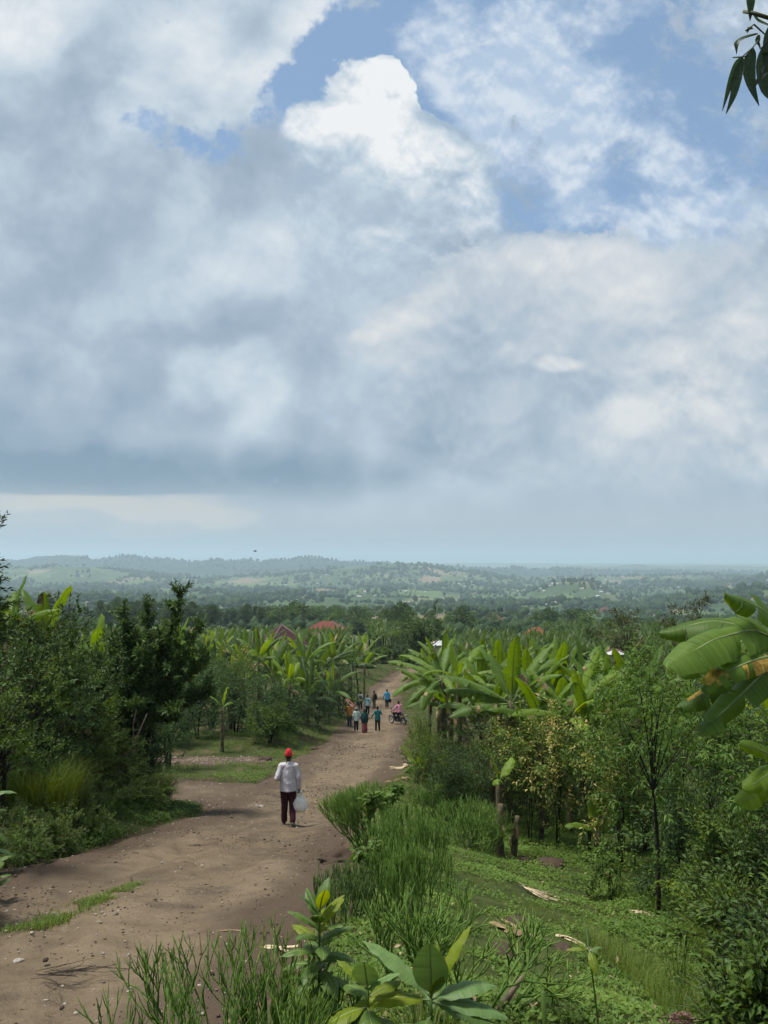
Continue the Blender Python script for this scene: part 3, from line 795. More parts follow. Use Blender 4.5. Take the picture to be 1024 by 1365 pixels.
def sprays(g, c, d, ln, K, leafL, leafW, kind='rhomb', spread=0.9, droop=0.15, up=0.75, tbase=None, tvar=0.5, mat=0, ldroop=0.0):
    """Leafy shoots: K leaves set spirally along each shoot."""
    c = np.asarray(c, float); d = unit(d); T = len(c)
    ln = np.broadcast_to(ln, (T,))
    ref = unit(np.cross(d, unit(RNG.normal(size=(T, 3)))))
    b = np.cross(d, ref)
    tt = (np.arange(K) + 0.6) / K
    ph = np.arange(K) * 2.4
    pos = c[:, None] + d[:, None] * (ln[:, None] * tt[None])[..., None]
    pos[..., 2] -= droop * ln[:, None] * tt[None] ** 2
    rad = ref[:, None] * np.cos(ph)[None, :, None] + b[:, None] * np.sin(ph)[None, :, None]
    sp = spread * (1.15 - 0.75 * tt)[None, :, None] + RNG.normal(size=(T, K, 1)) * .15
    ax = d[:, None] * np.cos(sp) + rad * np.sin(sp)
    ax[..., 2] -= ldroop
    nr = np.broadcast_to(np.array([0, 0, up]), ax.shape) + 0.45 * d[:, None] + RNG.normal(size=(T, K, 3)) * .35
    L = leafL * (0.75 + 0.5 * RNG.random((T, K))) * (1.05 - 0.35 * tt[None])
    tb = RNG.random(T)[:, None] if tbase is None else np.broadcast_to(tbase, (T,))[:, None]
    ti = np.clip(tb * (1 - tvar) + tvar * RNG.random((T, K)), 0, 1)
    add_leaves(g, pos.reshape(-1, 3), ax.reshape(-1, 3), nr.reshape(-1, 3), L.ravel(), L.ravel() * leafW, kind, ti.ravel(), mat)

def woody(name, seed, h, rx, ry, leafL, leafW=0.42, kind='rhomb', nclump=40, nshoot=9, K=7, lmat=None, bmat=None, trunk=0.0, r=0.05, stems=3, low=0.08, shootL=0.35, upb=0.5, spread=0.9, topf=0.55, droop=0.15, clr=0.26, ldroop=0.0, crown_z=None):
    """Shrub or tree: forked stems and limbs that carry clumps of leafy shoots. Empty > trunk + crown."""
    global RNG
    keep = RNG; RNG = np.random.default_rng(seed)
    root = link(name, None)
    z0 = h * max(trunk, low)
    # clump centres: within an uneven ovoid
    U_ = rdir(nclump * 3)
    rad = RNG.random(len(U_)) ** 0.38
    zc = z0 + (h - z0) * (0.5 if crown_z is None else crown_z); hz = max(h - zc, 0.1)
    lob = 1 + 0.30 * np.sin(U_[:, 0] * 5.1 + seed) * np.cos(U_[:, 1] * 4.3 + seed * 2) + 0.2 * RNG.normal(size=len(U_)) * .6
    Cn = U_ * rad[:, None] * lob[:, None]
    Cn = np.stack([Cn[:, 0] * rx, Cn[:, 1] * ry, zc + np.where(Cn[:, 2] > 0, Cn[:, 2] * hz, Cn[:, 2] * (zc - z0))], -1)
    Cn = Cn[Cn[:, 2] > low * h * 0.5][:nclump]
    Cn[:, 2] = np.minimum(Cn[:, 2], h * 0.99)
    nC = len(Cn)
    # stems and limbs
    g = Geo()
    tops = []
    for k in range(stems):
        a = k * 2.4 + seed; lean = 0.18 * min(rx, ry) * (0.4 if stems == 1 else 1.0)
        e = np.array([math.cos(a) * lean, math.sin(a) * lean, zc * 0.95])
        n = 7; f = np.linspace(0, 1, n)
        b0 = np.array([math.cos(a), math.sin(a), 0]) * r * (0 if stems == 1 else 1.5)
        pts = b0 + (e - b0) * f[:, None] + np.stack([np.sin(f * 4 + k + seed), np.cos(f * 3.3 + k), 0 * f], -1) * 0.05 * h * f[:, None] * .6
        pts[0, 2] = -0.12 - 0.02 * h
        add_tube(g, pts, r * (1 - 0.6 * f), 7, RNG.random(), 0)
        tops.append(pts)
    for c in Cn:
        s = tops[RNG.integers(len(tops))]
        q = s[np.clip(np.searchsorted(s[:, 2], max(c[2] * 0.55, z0 * 0.8)), 1, len(s) - 1)]
        f = np.linspace(0, 1, 5)[:, None]
        pts = q + (c - q) * f + np.array([0, 0, 0.12]) * np.linalg.norm(c - q) * (f * (1 - f)) * 2
        add_tube(g, pts, np.linspace(r * 0.34, r * 0.06, 5), 4, RNG.random(), 0, closed=False)
    link('trunk', g.mesh(name + '_trunk', [bmat or M_BARK]), root)
    # shoots
    g = Geo()
    idx = np.repeat(np.arange(nC), nshoot)
    out = (Cn - np.array([0, 0, zc])) / np.array([rx, ry, hz])
    d = unit(out[idx] * 0.75 + rdir(len(idx)) * 0.8 + np.array([0, 0, upb]))
    cr = clr * min(rx, ry, hz)
    st = Cn[idx] + rdir(len(idx)) * (cr * RNG.random(len(idx)) ** 0.5)[:, None]
    st[:, 2] = np.maximum(st[:, 2], 0.04)
    tb = np.clip(RNG.random(nC)[idx] * 0.6 + 0.4 * RNG.random(len(idx)), 0, 1)
    ln = shootL * (0.6 + 0.8 * RNG.random(len(idx)))
    e = st + d * ln[:, None]
    add_sticks(g, st, e, 0.006 * shootL / .35, 0.002, 3, 0.1, 1)
    sprays(g, st, d, ln, K, leafL, leafW, kind, spread, droop, tbase=tb, ldroop=ldroop)
    link('crown', g.mesh(name + '_crown', [lmat or M_BUSH, bmat or M_BARK]), root)
    RNG = keep
    return root

def pencil_bush(name, seed, h, n0=26, spreadr=0.35, levels=4, r=0.011, mat=None, up=0.55, angle=0.5, l0=None, bare=0.25, fork=(2, 4)):
    """Leafless succulent of forking green sticks. One child 'trunk' (woody base) and one 'crown' (sticks)."""
    global RNG
    keep = RNG; RNG = np.random.default_rng(seed)
    root = link(name, None)
    a = RNG.random(n0) * 6.28; rr_ = spreadr * np.sqrt(RNG.random(n0))
    p = np.stack([np.cos(a) * rr_, np.sin(a) * rr_, np.full(n0, -0.05)], -1)
    d = unit(np.stack([np.cos(a) * rr_ / spreadr * 0.7, np.sin(a) * rr_ / spreadr * 0.7, np.full(n0, 1.1)], -1) + RNG.normal(size=(n0, 3)) * .15)
    gt, g = Geo(), Geo()
    l = l0 or h * bare
    for lv in range(levels + 1):
        ln = l * (0.7 + 0.6 * RNG.random(len(p)))
        # bend each segment a little: two pieces
        md = p + d * (ln * 0.5)[:, None]
        d2 = unit(d + np.array([0, 0, up * 0.5]) + RNG.normal(size=d.shape) * .12)
        e = md + d2 * (ln * 0.5)[:, None]
        rl = r * (1 - 0.13 * lv)
        gg = g
        ti = np.clip(RNG.random(len(p)) * 0.7 + 0.08 * lv, 0, 1)
        add_sticks(gg, p, md, rl, rl * .95, 5, ti); add_sticks(gg, md, e, rl * .95, rl * (0.85 if lv < levels else .5), 5, ti)
        if lv == levels: break
        k = RNG.integers(fork[0], fork[1], len(p))
        idx = np.repeat(np.arange(len(p)), k)
        p = e[idx] - d2[idx] * rl
        d = unit(d2[idx] + rdir(len(idx)) * angle + np.array([0, 0, up * 0.6]))
        l = (h - l * 1.0) / levels * 0.95 if lv == 0 else l * 0.93
    add_tube(gt, [(0, 0, -.12), (.01, 0, h * .1), (.02, .01, h * .34)], [r * 3.2, r * 2.6, r * 1.2], 7)
    link('trunk', gt.mesh(name + '_trunk', [M_TWIG]), root)
    link('crown', g.mesh(name + '_crown', [mat or M_PENCIL]), root)
    RNG = keep
    return root

def grass_blades(g, P, hgt, wid, lean=0.5, tint=None, mat=0, dirs=None):
    """Curved blades: 5 vertices each."""
    n = len(P)
    a = RNG.random(n) * 6.28 if dirs is None else dirs
    H = hgt * (0.5 + RNG.random(n)); W = wid * (0.7 + 0.6 * RNG.random(n)); ln = lean * (0.3 + RNG.random(n)) * H
    dx = np.stack([np.cos(a), np.sin(a), 0 * a], -1); sx = np.stack([-np.sin(a), np.cos(a), 0 * a], -1)
    z = np.array([0, 0, 1.0])
    b0, b1 = P - sx * W[:, None] * .5, P + sx * W[:, None] * .5
    mid = P + dx * (ln * 0.35)[:, None] + z * (H * 0.62)[:, None]
    m0, m1 = mid - sx * W[:, None] * .38, mid + sx * W[:, None] * .38
    tip = P + dx * ln[:, None] + z * (H * 0.95 - ln * 0.25)[:, None]
    V = np.stack([b0, b1, m1, m0, tip], 1).reshape(-1, 3)
    o = np.arange(n)[:, None] * 5
    t = RNG.random(n) if tint is None else np.broadcast_to(tint, (n,))
    b = g.n
    g.add(V, np.concatenate([o + 0, o + 1, o + 2, o + 3], 1), np.repeat(t, 5), mat)
    g.F.append(np.concatenate([o + 3, o + 2, o + 4], 1) + b); g.M.append(np.full(n, mat, np.int32))

def grass_tuft(name, seed, n, h, rad, mat=None, lean=0.8, wid=0.012):
    global RNG
    keep = RNG; RNG = np.random.default_rng(seed)
    a = RNG.random(n) * 6.28; q = rad * np.sqrt(RNG.random(n))
    P = np.stack([np.cos(a) * q, np.sin(a) * q, np.full(n, -0.03)], -1)
    g = Geo(); grass_blades(g, P, h, wid, lean, dirs=a + RNG.normal(size=n) * .8)
    o = link(name, g.mesh(name, [mat or M_GRASS]))
    RNG = keep
    return o

def fit(px, Y, top_py):
    """Ground point in photo column px at depth Y and the height that reaches photo row top_py there."""
    b = at_depth(px, Y)
    return b, float(top_at(px, top_py, Y)[2] - b[2])
wpx = lambda w, Y: w / FPX * Y          # metres spanned by w photo pixels at depth Y
# ================================================================== LEFT HEDGE AND BANK
def bush(name, label, cat, px, Y, top, w, seed, depth=1.0, group=None, rotz=0.0, hmin=0.3, **kw):
    b, h = fit(px, Y, top); h = max(h, hmin)
    rx = wpx(w, Y) / 2
    o = woody(name, seed, h, rx, rx * depth, **kw)
    o.location = b; o.rotation_euler = (0, 0, rotz)
    return tag(o, label, cat, group)

# tall dark shrub-tree with upright shoots: its own limbs
def shoot_tree(px, Y, top, seed):
    global RNG
    keep = RNG; RNG = np.random.default_rng(seed)
    b, h = fit(px, Y, top)
    root = link('shrub_tree', None, loc=b)
    gt, g = Geo(), Geo()
    limbs = [(-0.75, 0.72, 0.2), (-0.35, 0.86, -0.3), (0.10, 0.88, 0.2), (1.15, 0.97, -0.15), (0.75, 0.76, 0.4), (1.65, 0.80, 0.1), (-1.25, 0.66, 0.2), (0.3, 0.7, -0.6), (1.25, 0.68, -.5), (-0.8, 0.55, -0.7), (0.9, .55, .7), (1.9, .66, -.3), (-1.5, .42, -.4), (.2, .45, -.9), (1.2, .42, -.8), (-.6, .36, -.9), (1.9, .5, .2), (-1.7, .56, .1)]
    stP, stD, stL = [], [], []
    for k, (dx, fh, dy) in enumerate(limbs):
        f = np.linspace(0, 1, 12)
        st = np.array([0.06 * (k % 3 - 1), 0.05 * (k % 2), -0.1])
        fork = np.array([dx * 0.18, dy * 0.2, h * 0.38])
        end = np.array([dx, dy, h * fh])
        pts = np.where(f[:, None] < .4, st + (fork - st) * (f[:, None] / .4), fork + (end - fork) * ((f[:, None] - .4) / .6) ** np.array([1, 1, 0.85]))
        pts[:, 0] += 0.06 * np.sin(f * 7 + k); pts[:, 1] += .06 * np.cos(f * 6 + k)
        add_tube(gt, pts, 0.045 * (1 - 0.85 * f), 6, RNG.random(), 0)
        for i in range(5, 12):
            for q in range(5 if i < 11 else 3):
                a = RNG.random() * 6.28
                dd = np.array([math.cos(a) * .8, math.sin(a) * .8, 0.75 + 0.5 * RNG.random()])
                if i == 11 and q == 0: dd = np.array([0.1 * dx, 0, 1.3])
                stP.append(pts[i] - 0.05 * dd); stD.append(dd); stL.append(0.42 * (0.6 + 0.7 * RNG.random()) * (1.25 if (i == 11 and q == 0) else 1))
    stP, stD, stL = np.array(stP), np.array(stD), np.array(stL)
    # secondary shoots off the shoots
    idx = np.repeat(np.arange(len(stP)), 3); fr = RNG.random(len(idx))[:, None]
    sp = stP[idx] + unit(stD[idx]) * stL[idx][:, None] * fr
    sd = unit(unit(stD[idx]) + rdir(len(idx)) * 0.75 + np.array([0, 0, .3]))
    add_sticks(gt, stP, stP + unit(stD) * stL[:, None], 0.008, 0.003, 4)
    sprays(g, stP, stD, stL, 17, 0.17, 0.36, 'lance', 0.95, 0.02, 0.8, tbase=RNG.random(len(stP)))
    sprays(g, sp, sd, 0.28, 9, 0.16, 0.36, 'lance', 1.0, 0.05, 0.8, tbase=RNG.random(len(sp)) * .9)
    link('trunk', gt.mesh('shoot_tree_trunk', [M_DBARK]), root); link('crown', g.mesh('shoot_tree_crown', [M_DARK]), root)
    RNG = keep
    return root
tag(shoot_tree(188, 20.5, 786, 3), 'tall dark shrub tree with stiff upright shoots standing above the left hedge', 'tree')

HG = 'bushes of the hedge left of the road'
bush('hedge_bush', 'glossy dark bush in the hedge, directly left of the tall shrub tree', 'bush', 118, 19.5, 832, 130, 5, 1.0, HG, leafL=0.13, leafW=0.40, kind='lance', nclump=75, nshoot=9, K=9, lmat=M_DARK, bmat=M_DBARK, shootL=.35)
bush('hedge_bush', 'broad dark bush in the hedge under the upright banana leaves', 'bush', 55, 17.0, 822, 150, 6, 1.0, HG, leafL=0.13, leafW=0.42, kind='lance', nclump=70, nshoot=9, K=9, lmat=M_DARK, bmat=M_DBARK, shootL=.34)
bush('hedge_bush', 'mid green bush in the hedge cut by the left photo edge', 'bush', 5, 14.2, 862, 150, 7, 1.0, HG, leafL=0.09, leafW=0.42, nclump=70, nshoot=9, K=9, lmat=M_BUSH, bmat=M_DBARK, shootL=.30)
bush('hedge_bush', 'dark bush forming the right end of the hedge, beside the dirt side track', 'bush', 186, 21.8, 872, 66, 8, 1.0, HG, leafL=0.085, leafW=0.42, nclump=70, nshoot=9, K=8, lmat=M_DARK, bmat=M_DBARK, shootL=.26, low=0.02)
bush('hedge_bush', 'dark filler bush behind the vine tangle in the hedge', 'bush', 140, 21.0, 905, 130, 9, 0.7, HG, leafL=0.09, leafW=0.42, nclump=70, nshoot=9, K=8, lmat=M_COFFEE, bmat=M_DBARK, shootL=.28)
bush('hedge_bush', 'deep green bush in the hedge above the long grass clump', 'bush', 60, 16.3, 930, 130, 10, 0.8, HG, leafL=0.08, leafW=0.42, nclump=70, nshoot=9, K=8, lmat=M_COFFEE, bmat=M_DBARK, shootL=.26)
bush('round_tree', 'dark round leafy tree under the big banana leaf at the left edge', 'tree', 28, 25.0, 797, 130, 12, 1.0, None, leafL=0.17, leafW=0.6, nclump=70, nshoot=8, K=7, lmat=M_REDBROWN, bmat=M_DBARK, shootL=.3, trunk=.35, r=.08, stems=1, ldroop=.4)
bush('vine_tangle', 'bright green vine tangle smothering the hedge front above the bank', 'vine', 128, 18.6, 948, 120, 13, 0.7, None, leafL=0.062, leafW=0.75, kind='rhomb', nclump=90, nshoot=11, K=8, lmat=M_VINE, bmat=M_TWIG, shootL=.22, low=0.02, ldroop=.35)
bush('vine_tangle', 'small vine tangle low in the hedge next to the bare twig', 'vine', 165, 19.6, 985, 80, 14, 0.8, None, leafL=0.062, leafW=0.75, nclump=60, nshoot=11, K=8, lmat=M_BUSH, bmat=M_TWIG, shootL=.2, low=0.02, ldroop=.35)
# low leafy weeds on the bank in front of the hedge
for i, (px, Y, top, w, lab) in enumerate([(168, 20.2, 905, 80, 'dark bush around the stems of the tall shrub tree'), (205, 22.4, 915, 50, 'narrow dark bush at the very corner of the hedge by the side track'), (230, 33, 880, 70, 'dark bush behind the hedge corner, across the side track'), (95, 18.0, 885, 110, 'leafy bush above the vine tangle, around the low banana sucker')]):
    bush('hedge_bush', lab, 'bush', px, Y, top, w, 140 + i, .9, HG, leafL=.09, leafW=.42, nclump=70, nshoot=9, K=8, lmat=[M_DARK, M_COFFEE, M_COFFEE, M_BUSH][i], bmat=M_DBARK, shootL=.28, low=.02)
BG = 'low weedy bushes on the left bank'
for i, (px, Y, top, w, mt) in enumerate([(20, 13.2, 1075, 90, M_BUSH), (62, 14.6, 1062, 80, M_VINE), (100, 15.8, 1052, 70, M_BUSH), (138, 17.0, 1040, 80, M_VINE), (172, 18.3, 1030, 70, M_BUSH), (205, 19.2, 1035, 50, M_VINE),
                                         (45, 12.6, 1105, 70, M_VINE), (90, 13.6, 1095, 60, M_BUSH), (0, 11.4, 1118, 60, M_BUSH), (128, 15.2, 1085, 60, M_VINE)]):
    bush('bank_weed', ('pale ' if mt is M_VINE else 'dark ') + ['leafy weed at the foot of the hedge by the left photo edge', 'leafy weed below the long grass clump', 'leafy weed below the vine tangle', 'leafy weed under the bare twig',
         'leafy weed below the tall shrub tree', 'leafy weed at the bank corner beside the side track', 'leafy weed halfway down the left bank', 'leafy weed in the middle of the left bank', 'leafy weed low on the bank at the photo edge', 'leafy weed lowest on the bank near the road'][i],
         'weed', px, Y, top, w, 40 + i, 0.9, BG, leafL=0.055, leafW=0.62, nclump=45, nshoot=9, K=6, lmat=mt, bmat=M_TWIG, shootL=.15, low=0.0, stems=4, r=.012, ldroop=.2)
o = grass_tuft('grass_clump', 60, 2200, 1.0, 0.75, M_GRASS, 0.55, 0.014); o.location = at_depth(62, 15.3)
tag(o, 'clump of long dark grass growing against the left hedge', 'grass clump')
o = grass_tuft('grass_clump', 61, 1500, 0.8, 0.5, M_GRASS, 0.9, 0.013); o.location = at_depth(205, 20.6)
tag(o, 'shaggy grass clump at the right foot of the left hedge', 'grass clump')
# bare forked twig leaning out of the hedge
g = Geo()
for pts in ([(0, 0, 0), (0.03, -.1, .35), (.14, -.15, .62), (.42, -.2, .86)], [(.05, -.1, .38), (.2, -.12, .5), (.24, -.15, .75)], [(.02, 0, .2), (-.12, -.05, .5), (-.16, -.1, .72)], [(.14, -.15, .62), (.12, -.2, .82)]):
    add_tube(g, np.array(pts), np.linspace(.018, .006, len(pts)), 5)
tag(link('bare_twig', g.mesh('bare_twig', [M_TWIG]), loc=np.array(at_depth(116, 17.6)) + [0, 0, .05]), 'bare pale forked twig leaning out of the left hedge', 'twig')
g = Geo(); add_tube(g, [(0, 0, 0), (.12, 0, .5), (.38, 0, .95), (.62, -.05, 1.5)], [.03, .026, .02, .01], 6)
add_tube(g, [(.3, 0, .8), (.28, -.05, 1.2), (.36, -.05, 1.6)], [.016, .012, .008], 5)
tag(link('bare_branch', g.mesh('bare_branch', [M_TWIG]), loc=np.array(at_depth(172, 19.0)) + [0, -.2, .6]), 'grey bare branch slanting up in front of the tall shrub tree', 'branch')

# bananas rising out of the hedge
def plant_banana(label, px, Y, top, seed, leaf_above=0.9, group=None, separate=True, rot=0.0, name='banana_plant', dz=0.0, **kw):
    b, H = fit(px, Y, top)
    h = max(0.5, H - leaf_above * kw.get('L', 2.1))
    o = banana_plant(name, seed, h, separate, **kw)
    o.location = (b[0], b[1], b[2] + dz); o.rotation_euler = (0, 0, rot)
    return tag(o, label, 'banana plant', group)
plant_banana('banana plant with one tall upright leaf above the left hedge, at the photo edge', 14, 24, 763, 71, .95, n=6, L=2.2, W=.50, tears=6, rot=0.5)
plant_banana('banana plant with torn upright leaves, right of the single tall leaf in the hedge', 62, 25, 785, 72, .9, n=7, L=2.0, W=.5, tears=9, rot=2.2)
plant_banana('low banana sucker with wide dark leaves inside the left hedge', 92, 18.4, 902, 73, .9, n=4, L=1.1, W=.42, tears=1, rot=1.0)
plant_banana('banana plant half hidden behind the tall shrub tree', 240, 47, 828, 74, .9, n=8, L=2.1, W=.5, tears=6)
plant_banana('banana plant with yellowish flat leaf behind the left hedge', 130, 29, 830, 75, .8, n=7, L=2.0, W=.55, tears=4, rot=.9)

# big-leaved plant cut by the left photo edge
def broad_plant(name, label, loc, spec, stem_h, mats, cat='plant', stem_r=.014, prof='ovate', lean=(0, 0)):
    """spec: list of (z fraction, azimuth deg, elevation deg, length, width, droop deg, material index, fold deg)."""
    root = link(name, None, loc=loc)
    g = Geo(); f = np.linspace(0, 1, 7)
    cx = np.stack([lean[0] * f ** 1.5, lean[1] * f ** 1.5, -0.06 + (stem_h + .06) * f], -1)
    add_tube(g, cx, stem_r * (1 - .5 * f), 7, .5, 0)
    link('stem', g.mesh(name + '_stem', [M_BROADUP]), root)
    for (fz, az, el, L, W, dr, mi, fo) in spec:
        g = Geo(); k = max(0, min(6, int(fz * 6)))
        p = cx[k] + (cx[min(6, k + 1)] - cx[k]) * (fz * 6 - k)
        blade(g, p, R(az), R(el), L, W, R(dr), 14, 0.10, R(fo), R(12), 0, prof, 0.25 + 0.5 * RNG.random(), 0.0042, (0, 1), R(RNG.normal() * 8), wave=L * .012, nx=4)
        link('leaf', g.mesh(name + '_leaf', [mats[mi], M_RIB]), root)
    return tag(root, label, cat)
sp = []
for k in range(16):
    sp.append((0.35 + 0.65 * k / 15, k * 137.5, 55 - 50 * (1 - k / 15) , 0.42, 0.13, 75, k % 2, 18))
broad_plant('leafy_plant', 'tall plant with long drooping leaves cut by the left photo edge', np.array(at_depth(-14, 8.8)) + [0, 0, 0], sp, 1.55, (M_BROADUP, M_BROADPALE))
sp = [(0.4 + 0.6 * k / 9, k * 137.5 + 40, 40, 0.26, 0.12, 60, 0, 15) for k in range(10)]
broad_plant('leafy_plant', 'small broad-leaved plant on the bank at the lower left photo edge', at_depth(4, 9.6), sp, 0.5, (M_BROADUP, M_BROADPALE))
# slim tree outside the frame whose tip shows at the left edge
b, h = fit(-38, 12, 700)
o = woody('slim_tree', 77, h, .42, .42, 0.12, .36, nclump=40, nshoot=8, K=8, lmat=M_DARK, bmat=M_DBARK, trunk=.55, stems=1, r=.05, shootL=.3); o.location = b
tag(o, 'slim dark tree whose leaf tips just show at the left photo edge', 'tree')

# ---------------- behind the side track
CG = 'dark coffee bushes behind the side track'
for i, (px, Y, top, w, lab) in enumerate([(232, 41, 900, 70, 'dark coffee bush at the left end of the clearing, half behind the hedge'), (268, 43.5, 882, 90, 'dark coffee bush under the yellowish tree'), (318, 45.5, 884, 70, 'dark coffee bush directly behind the stumpy little banana'),
                                          (352, 44, 902, 80, 'dark coffee bush right of the stumpy little banana'), (362, 41.5, 940, 60, 'low leafy coffee bush bulging over the grass bank by the road'), (285, 47.5, 868, 80, 'tall coffee bush behind the clearing'), (392, 47, 915, 60, 'coffee bush under the bright banana near the road'), (425, 53, 905, 60, 'coffee bush by the tree trunks left of the road'), (455, 62, 895, 50, 'small coffee bush left of the walking people')]):
    bush('coffee_bush', lab, 'bush', px, Y, top, w, 90 + i, 0.9, CG, leafL=0.15, leafW=0.45, nclump=70, nshoot=8, K=7, lmat=M_COFFEE if i != 4 else M_BUSH, bmat=M_DBARK, shootL=.38, low=0.03, ldroop=.25)
bush('yellowish_tree', 'small tree with yellow blossom-like new leaves behind the coffee bushes', 'tree', 312, 50, 866, 70, 110, 0.9, None, leafL=0.15, leafW=0.45, nclump=60, nshoot=8, K=7, lmat=M_YELLOW, bmat=M_BARK, shootL=.35, trunk=.4, r=.05)
def little_banana(label, px, Y, h, seed, n=3, group=None, lf=None, rot=0, L=0.9):
    o = banana_plant('banana_plant', seed, h, True, 0.085, 14, 0, lf, n=n, L=L, W=.3, tears=1)
    o.location = at_depth(px, Y); o.rotation_euler = (0, 0, rot)
    return tag(o, label, 'banana plant', group)
little_banana('stumpy little banana with two leaves standing on the grass of the clearing', 300, 39.5, 2.2, 121, 3, None, M_BANFRESH, 2.0, 1.25)
plant_banana('bright young banana above the coffee bushes, left of the red-capped man', 388, 45.5, 874, 122, .85, n=8, L=1.9, W=.42, tears=6, leafmat=M_BANFRESH, rot=1.3)
plant_banana('pale upright banana in front of the maroon roof, on its left', 347, 52, 838, 123, .9, n=8, L=2.3, W=.5, tears=6, rot=.4)
for i, (px, Y, h) in enumerate([(467, 71, 3.2), (476, 75, 3.4), (432, 60, 2.6), (441, 62, 2.8)]):
    b = at_depth(px, Y); g = Geo(); f = np.linspace(0, 1, 6)
    add_tube(g, np.stack([.15 * np.sin(f * 3 + i), 0 * f, -.1 + h * f], -1), .09 * (1 - .3 * f), 7)
    tag(link('tree_stem', g.mesh('tree_stem', [M_DBARK]), loc=b), ['dark bare stem beside the road left of the walkers', 'second dark bare stem beside the road, nearest the bend', 'thin stem rising from the grass bank by the coffee bushes', 'thin leaning stem next to the grass bank stem'][i], 'tree trunk', 'dark stems left of the road')

GB = 'front bananas of the grove left of the road'
for i, (px, Y, top, lab) in enumerate([(328, 56, 846, 'tall banana with drooping leaves left of the maroon roof, above the yellowish tree'), (365, 55, 850, 'banana in front of the maroon roof hiding its left eave'), (408, 58, 838, 'tall banana with a long raised leaf right of the maroon roof'),
    (428, 62, 848, 'banana in the grove below the small red roof'), (447, 66, 842, 'tall banana in the grove right of the small red roof'), (466, 70, 850, 'banana at the right end of the grove above the bare stems'), (486, 76, 852, 'last tall banana of the grove, nearest the road end'), (412, 52, 880, 'low banana drooping over the coffee bushes by the road'), (440, 57, 876, 'low banana with dark hanging leaves beside the grass bank'), (290, 57, 852, 'banana behind the yellowish tree, on its left'), (262, 54, 858, 'banana seen past the tall shrub tree, above the coffee bushes')]):
    plant_banana(lab, px, Y, top, 150 + i, .95, GB, separate=False, rot=i * 1.3, n=10, L=2.9, W=.55, tears=9, leafmat=[M_BAN, M_BANFAR][i % 2], nseg=16)
# ================================================================== RIGHT GARDEN
def custom_banana(label, loc, h, leaves, r=.11, mat=None, nseg=26, hang=1, name='banana_plant', seed=1):
    """leaves: (azimuth deg, elevation deg, length, width, droop deg, tint, fold deg, sag deg, tears, dry probability, roll deg)."""
    global RNG
    keep = RNG; RNG = np.random.default_rng(seed)
    root = link(name, None, loc=loc)
    g = Geo(); zz = np.linspace(-.15, h, 9)
    add_tube(g, np.stack([.02 * np.sin(zz * 3), .02 * np.cos(zz * 2), zz], -1), r * (1.15 - .45 * zz / h), 10, .5, 0)
    for k in range(hang):
        blade(g, (0, 0, h * (.8 + .1 * k)), RNG.random() * 6.28, R(5), 1.1, .2, R(140), 8, .2, .9, .6, 0, tint=RNG.random(), mats=(1, 1), ribw=.008)
    link('pseudostem', g.mesh(name + '_stem', [M_PSTEM, M_DRY]), root)
    for (az, el, L, W, dr, ti, fo, sag, te, dry, roll) in leaves:
        g = Geo()
        blade(g, (0, 0, h - .08), R(az), R(el), L, W, R(dr), nseg, .11, R(fo), R(sag), te, 'banana', ti, .02, (0, 1, 2), RNG.normal() * .06, dry=dry, nx=4, roll=R(roll), wave=.012)
        link('leaf', g.mesh(name + '_leaf', [mat or M_BAN, M_RIB, M_DRY]), root)
    RNG = keep
    return tag(root, label, 'banana plant')

# the big one at the right edge: crown centre just outside the frame; leaf midribs run through measured points at real depths
cb = top_at(1054, 868, 8.4); gb = on_ground(cb[0], cb[1]); hb = cb[2] - gb[2]
root = link('banana_plant', None, loc=gb); keepR = RNG; RNG = np.random.default_rng(5)
g = Geo(); zz = np.linspace(-.15, hb, 9); add_tube(g, np.stack([.02 * np.sin(zz * 3), .02 * np.cos(zz * 2), zz], -1), .12 * (1.15 - .45 * zz / hb), 10, .5, 0)
link('pseudostem', g.mesh('banana_plant_stem', [M_PSTEM]), root)
for pts, W, nr, fo, sag, te, dry, ti in [
    ([(1054, 866, 8.4), (1042, 832, 8.3), (1012, 808, 8.1), (966, 792, 7.9)], .34, (0, -.75, .6), 6, 6, 3, 0, .60),
    ([(1054, 866, 8.4), (1010, 838, 8.5), (950, 826, 8.7), (878, 843, 8.8)], .42, (0, -.45, .9), 8, 16, 4, 0, .42),
    ([(1054, 862, 8.4), (1004, 838, 8.1), (948, 853, 7.8), (888, 892, 7.6)], .54, (-.15, -.75, .62), 6, 10, 7, 0, .66),
    ([(1054, 870, 8.2), (1010, 878, 7.85), (970, 894, 7.75), (936, 922, 7.7)], .30, (-.2, -.8, .5), 8, 14, 14, .30, .50),
    ([(1070, 856, 8.3), (1022, 892, 7.9), (976, 938, 7.7), (930, 980, 7.6)], .58, (-.35, -.85, .35), -14, 10, 9, .0, .38),
    ([(1054, 876, 8.5), (990, 902, 8.6), (940, 922, 8.8), (902, 944, 8.9)], .40, (-.1, -.6, .8), 8, 24, 8, .05, .28),
    ([(1054, 870, 8.6), (1010, 850, 9.0), (960, 862, 9.5), (905, 900, 9.9)], .46, (0, -.5, .85), 8, 20, 5, .05, .35)]:
    g = Geo(); blade(g, (0, 0, 0), 0, 0, 1, W, 0, 44, .10, R(fo), R(sag), te, 'taper' if abs(W - .58) < .001 and dry == 0 and nr[0] < -.3 else 'banana', ti, .020, (0, 1, 2), dry=dry, nx=5, wave=.010, path=[np.array(top_at(*q)) - gb for q in pts], nrm=nr)
    link('leaf', g.mesh('banana_plant_leaf', [M_BAN, M_RIB, M_SCORCH]), root)
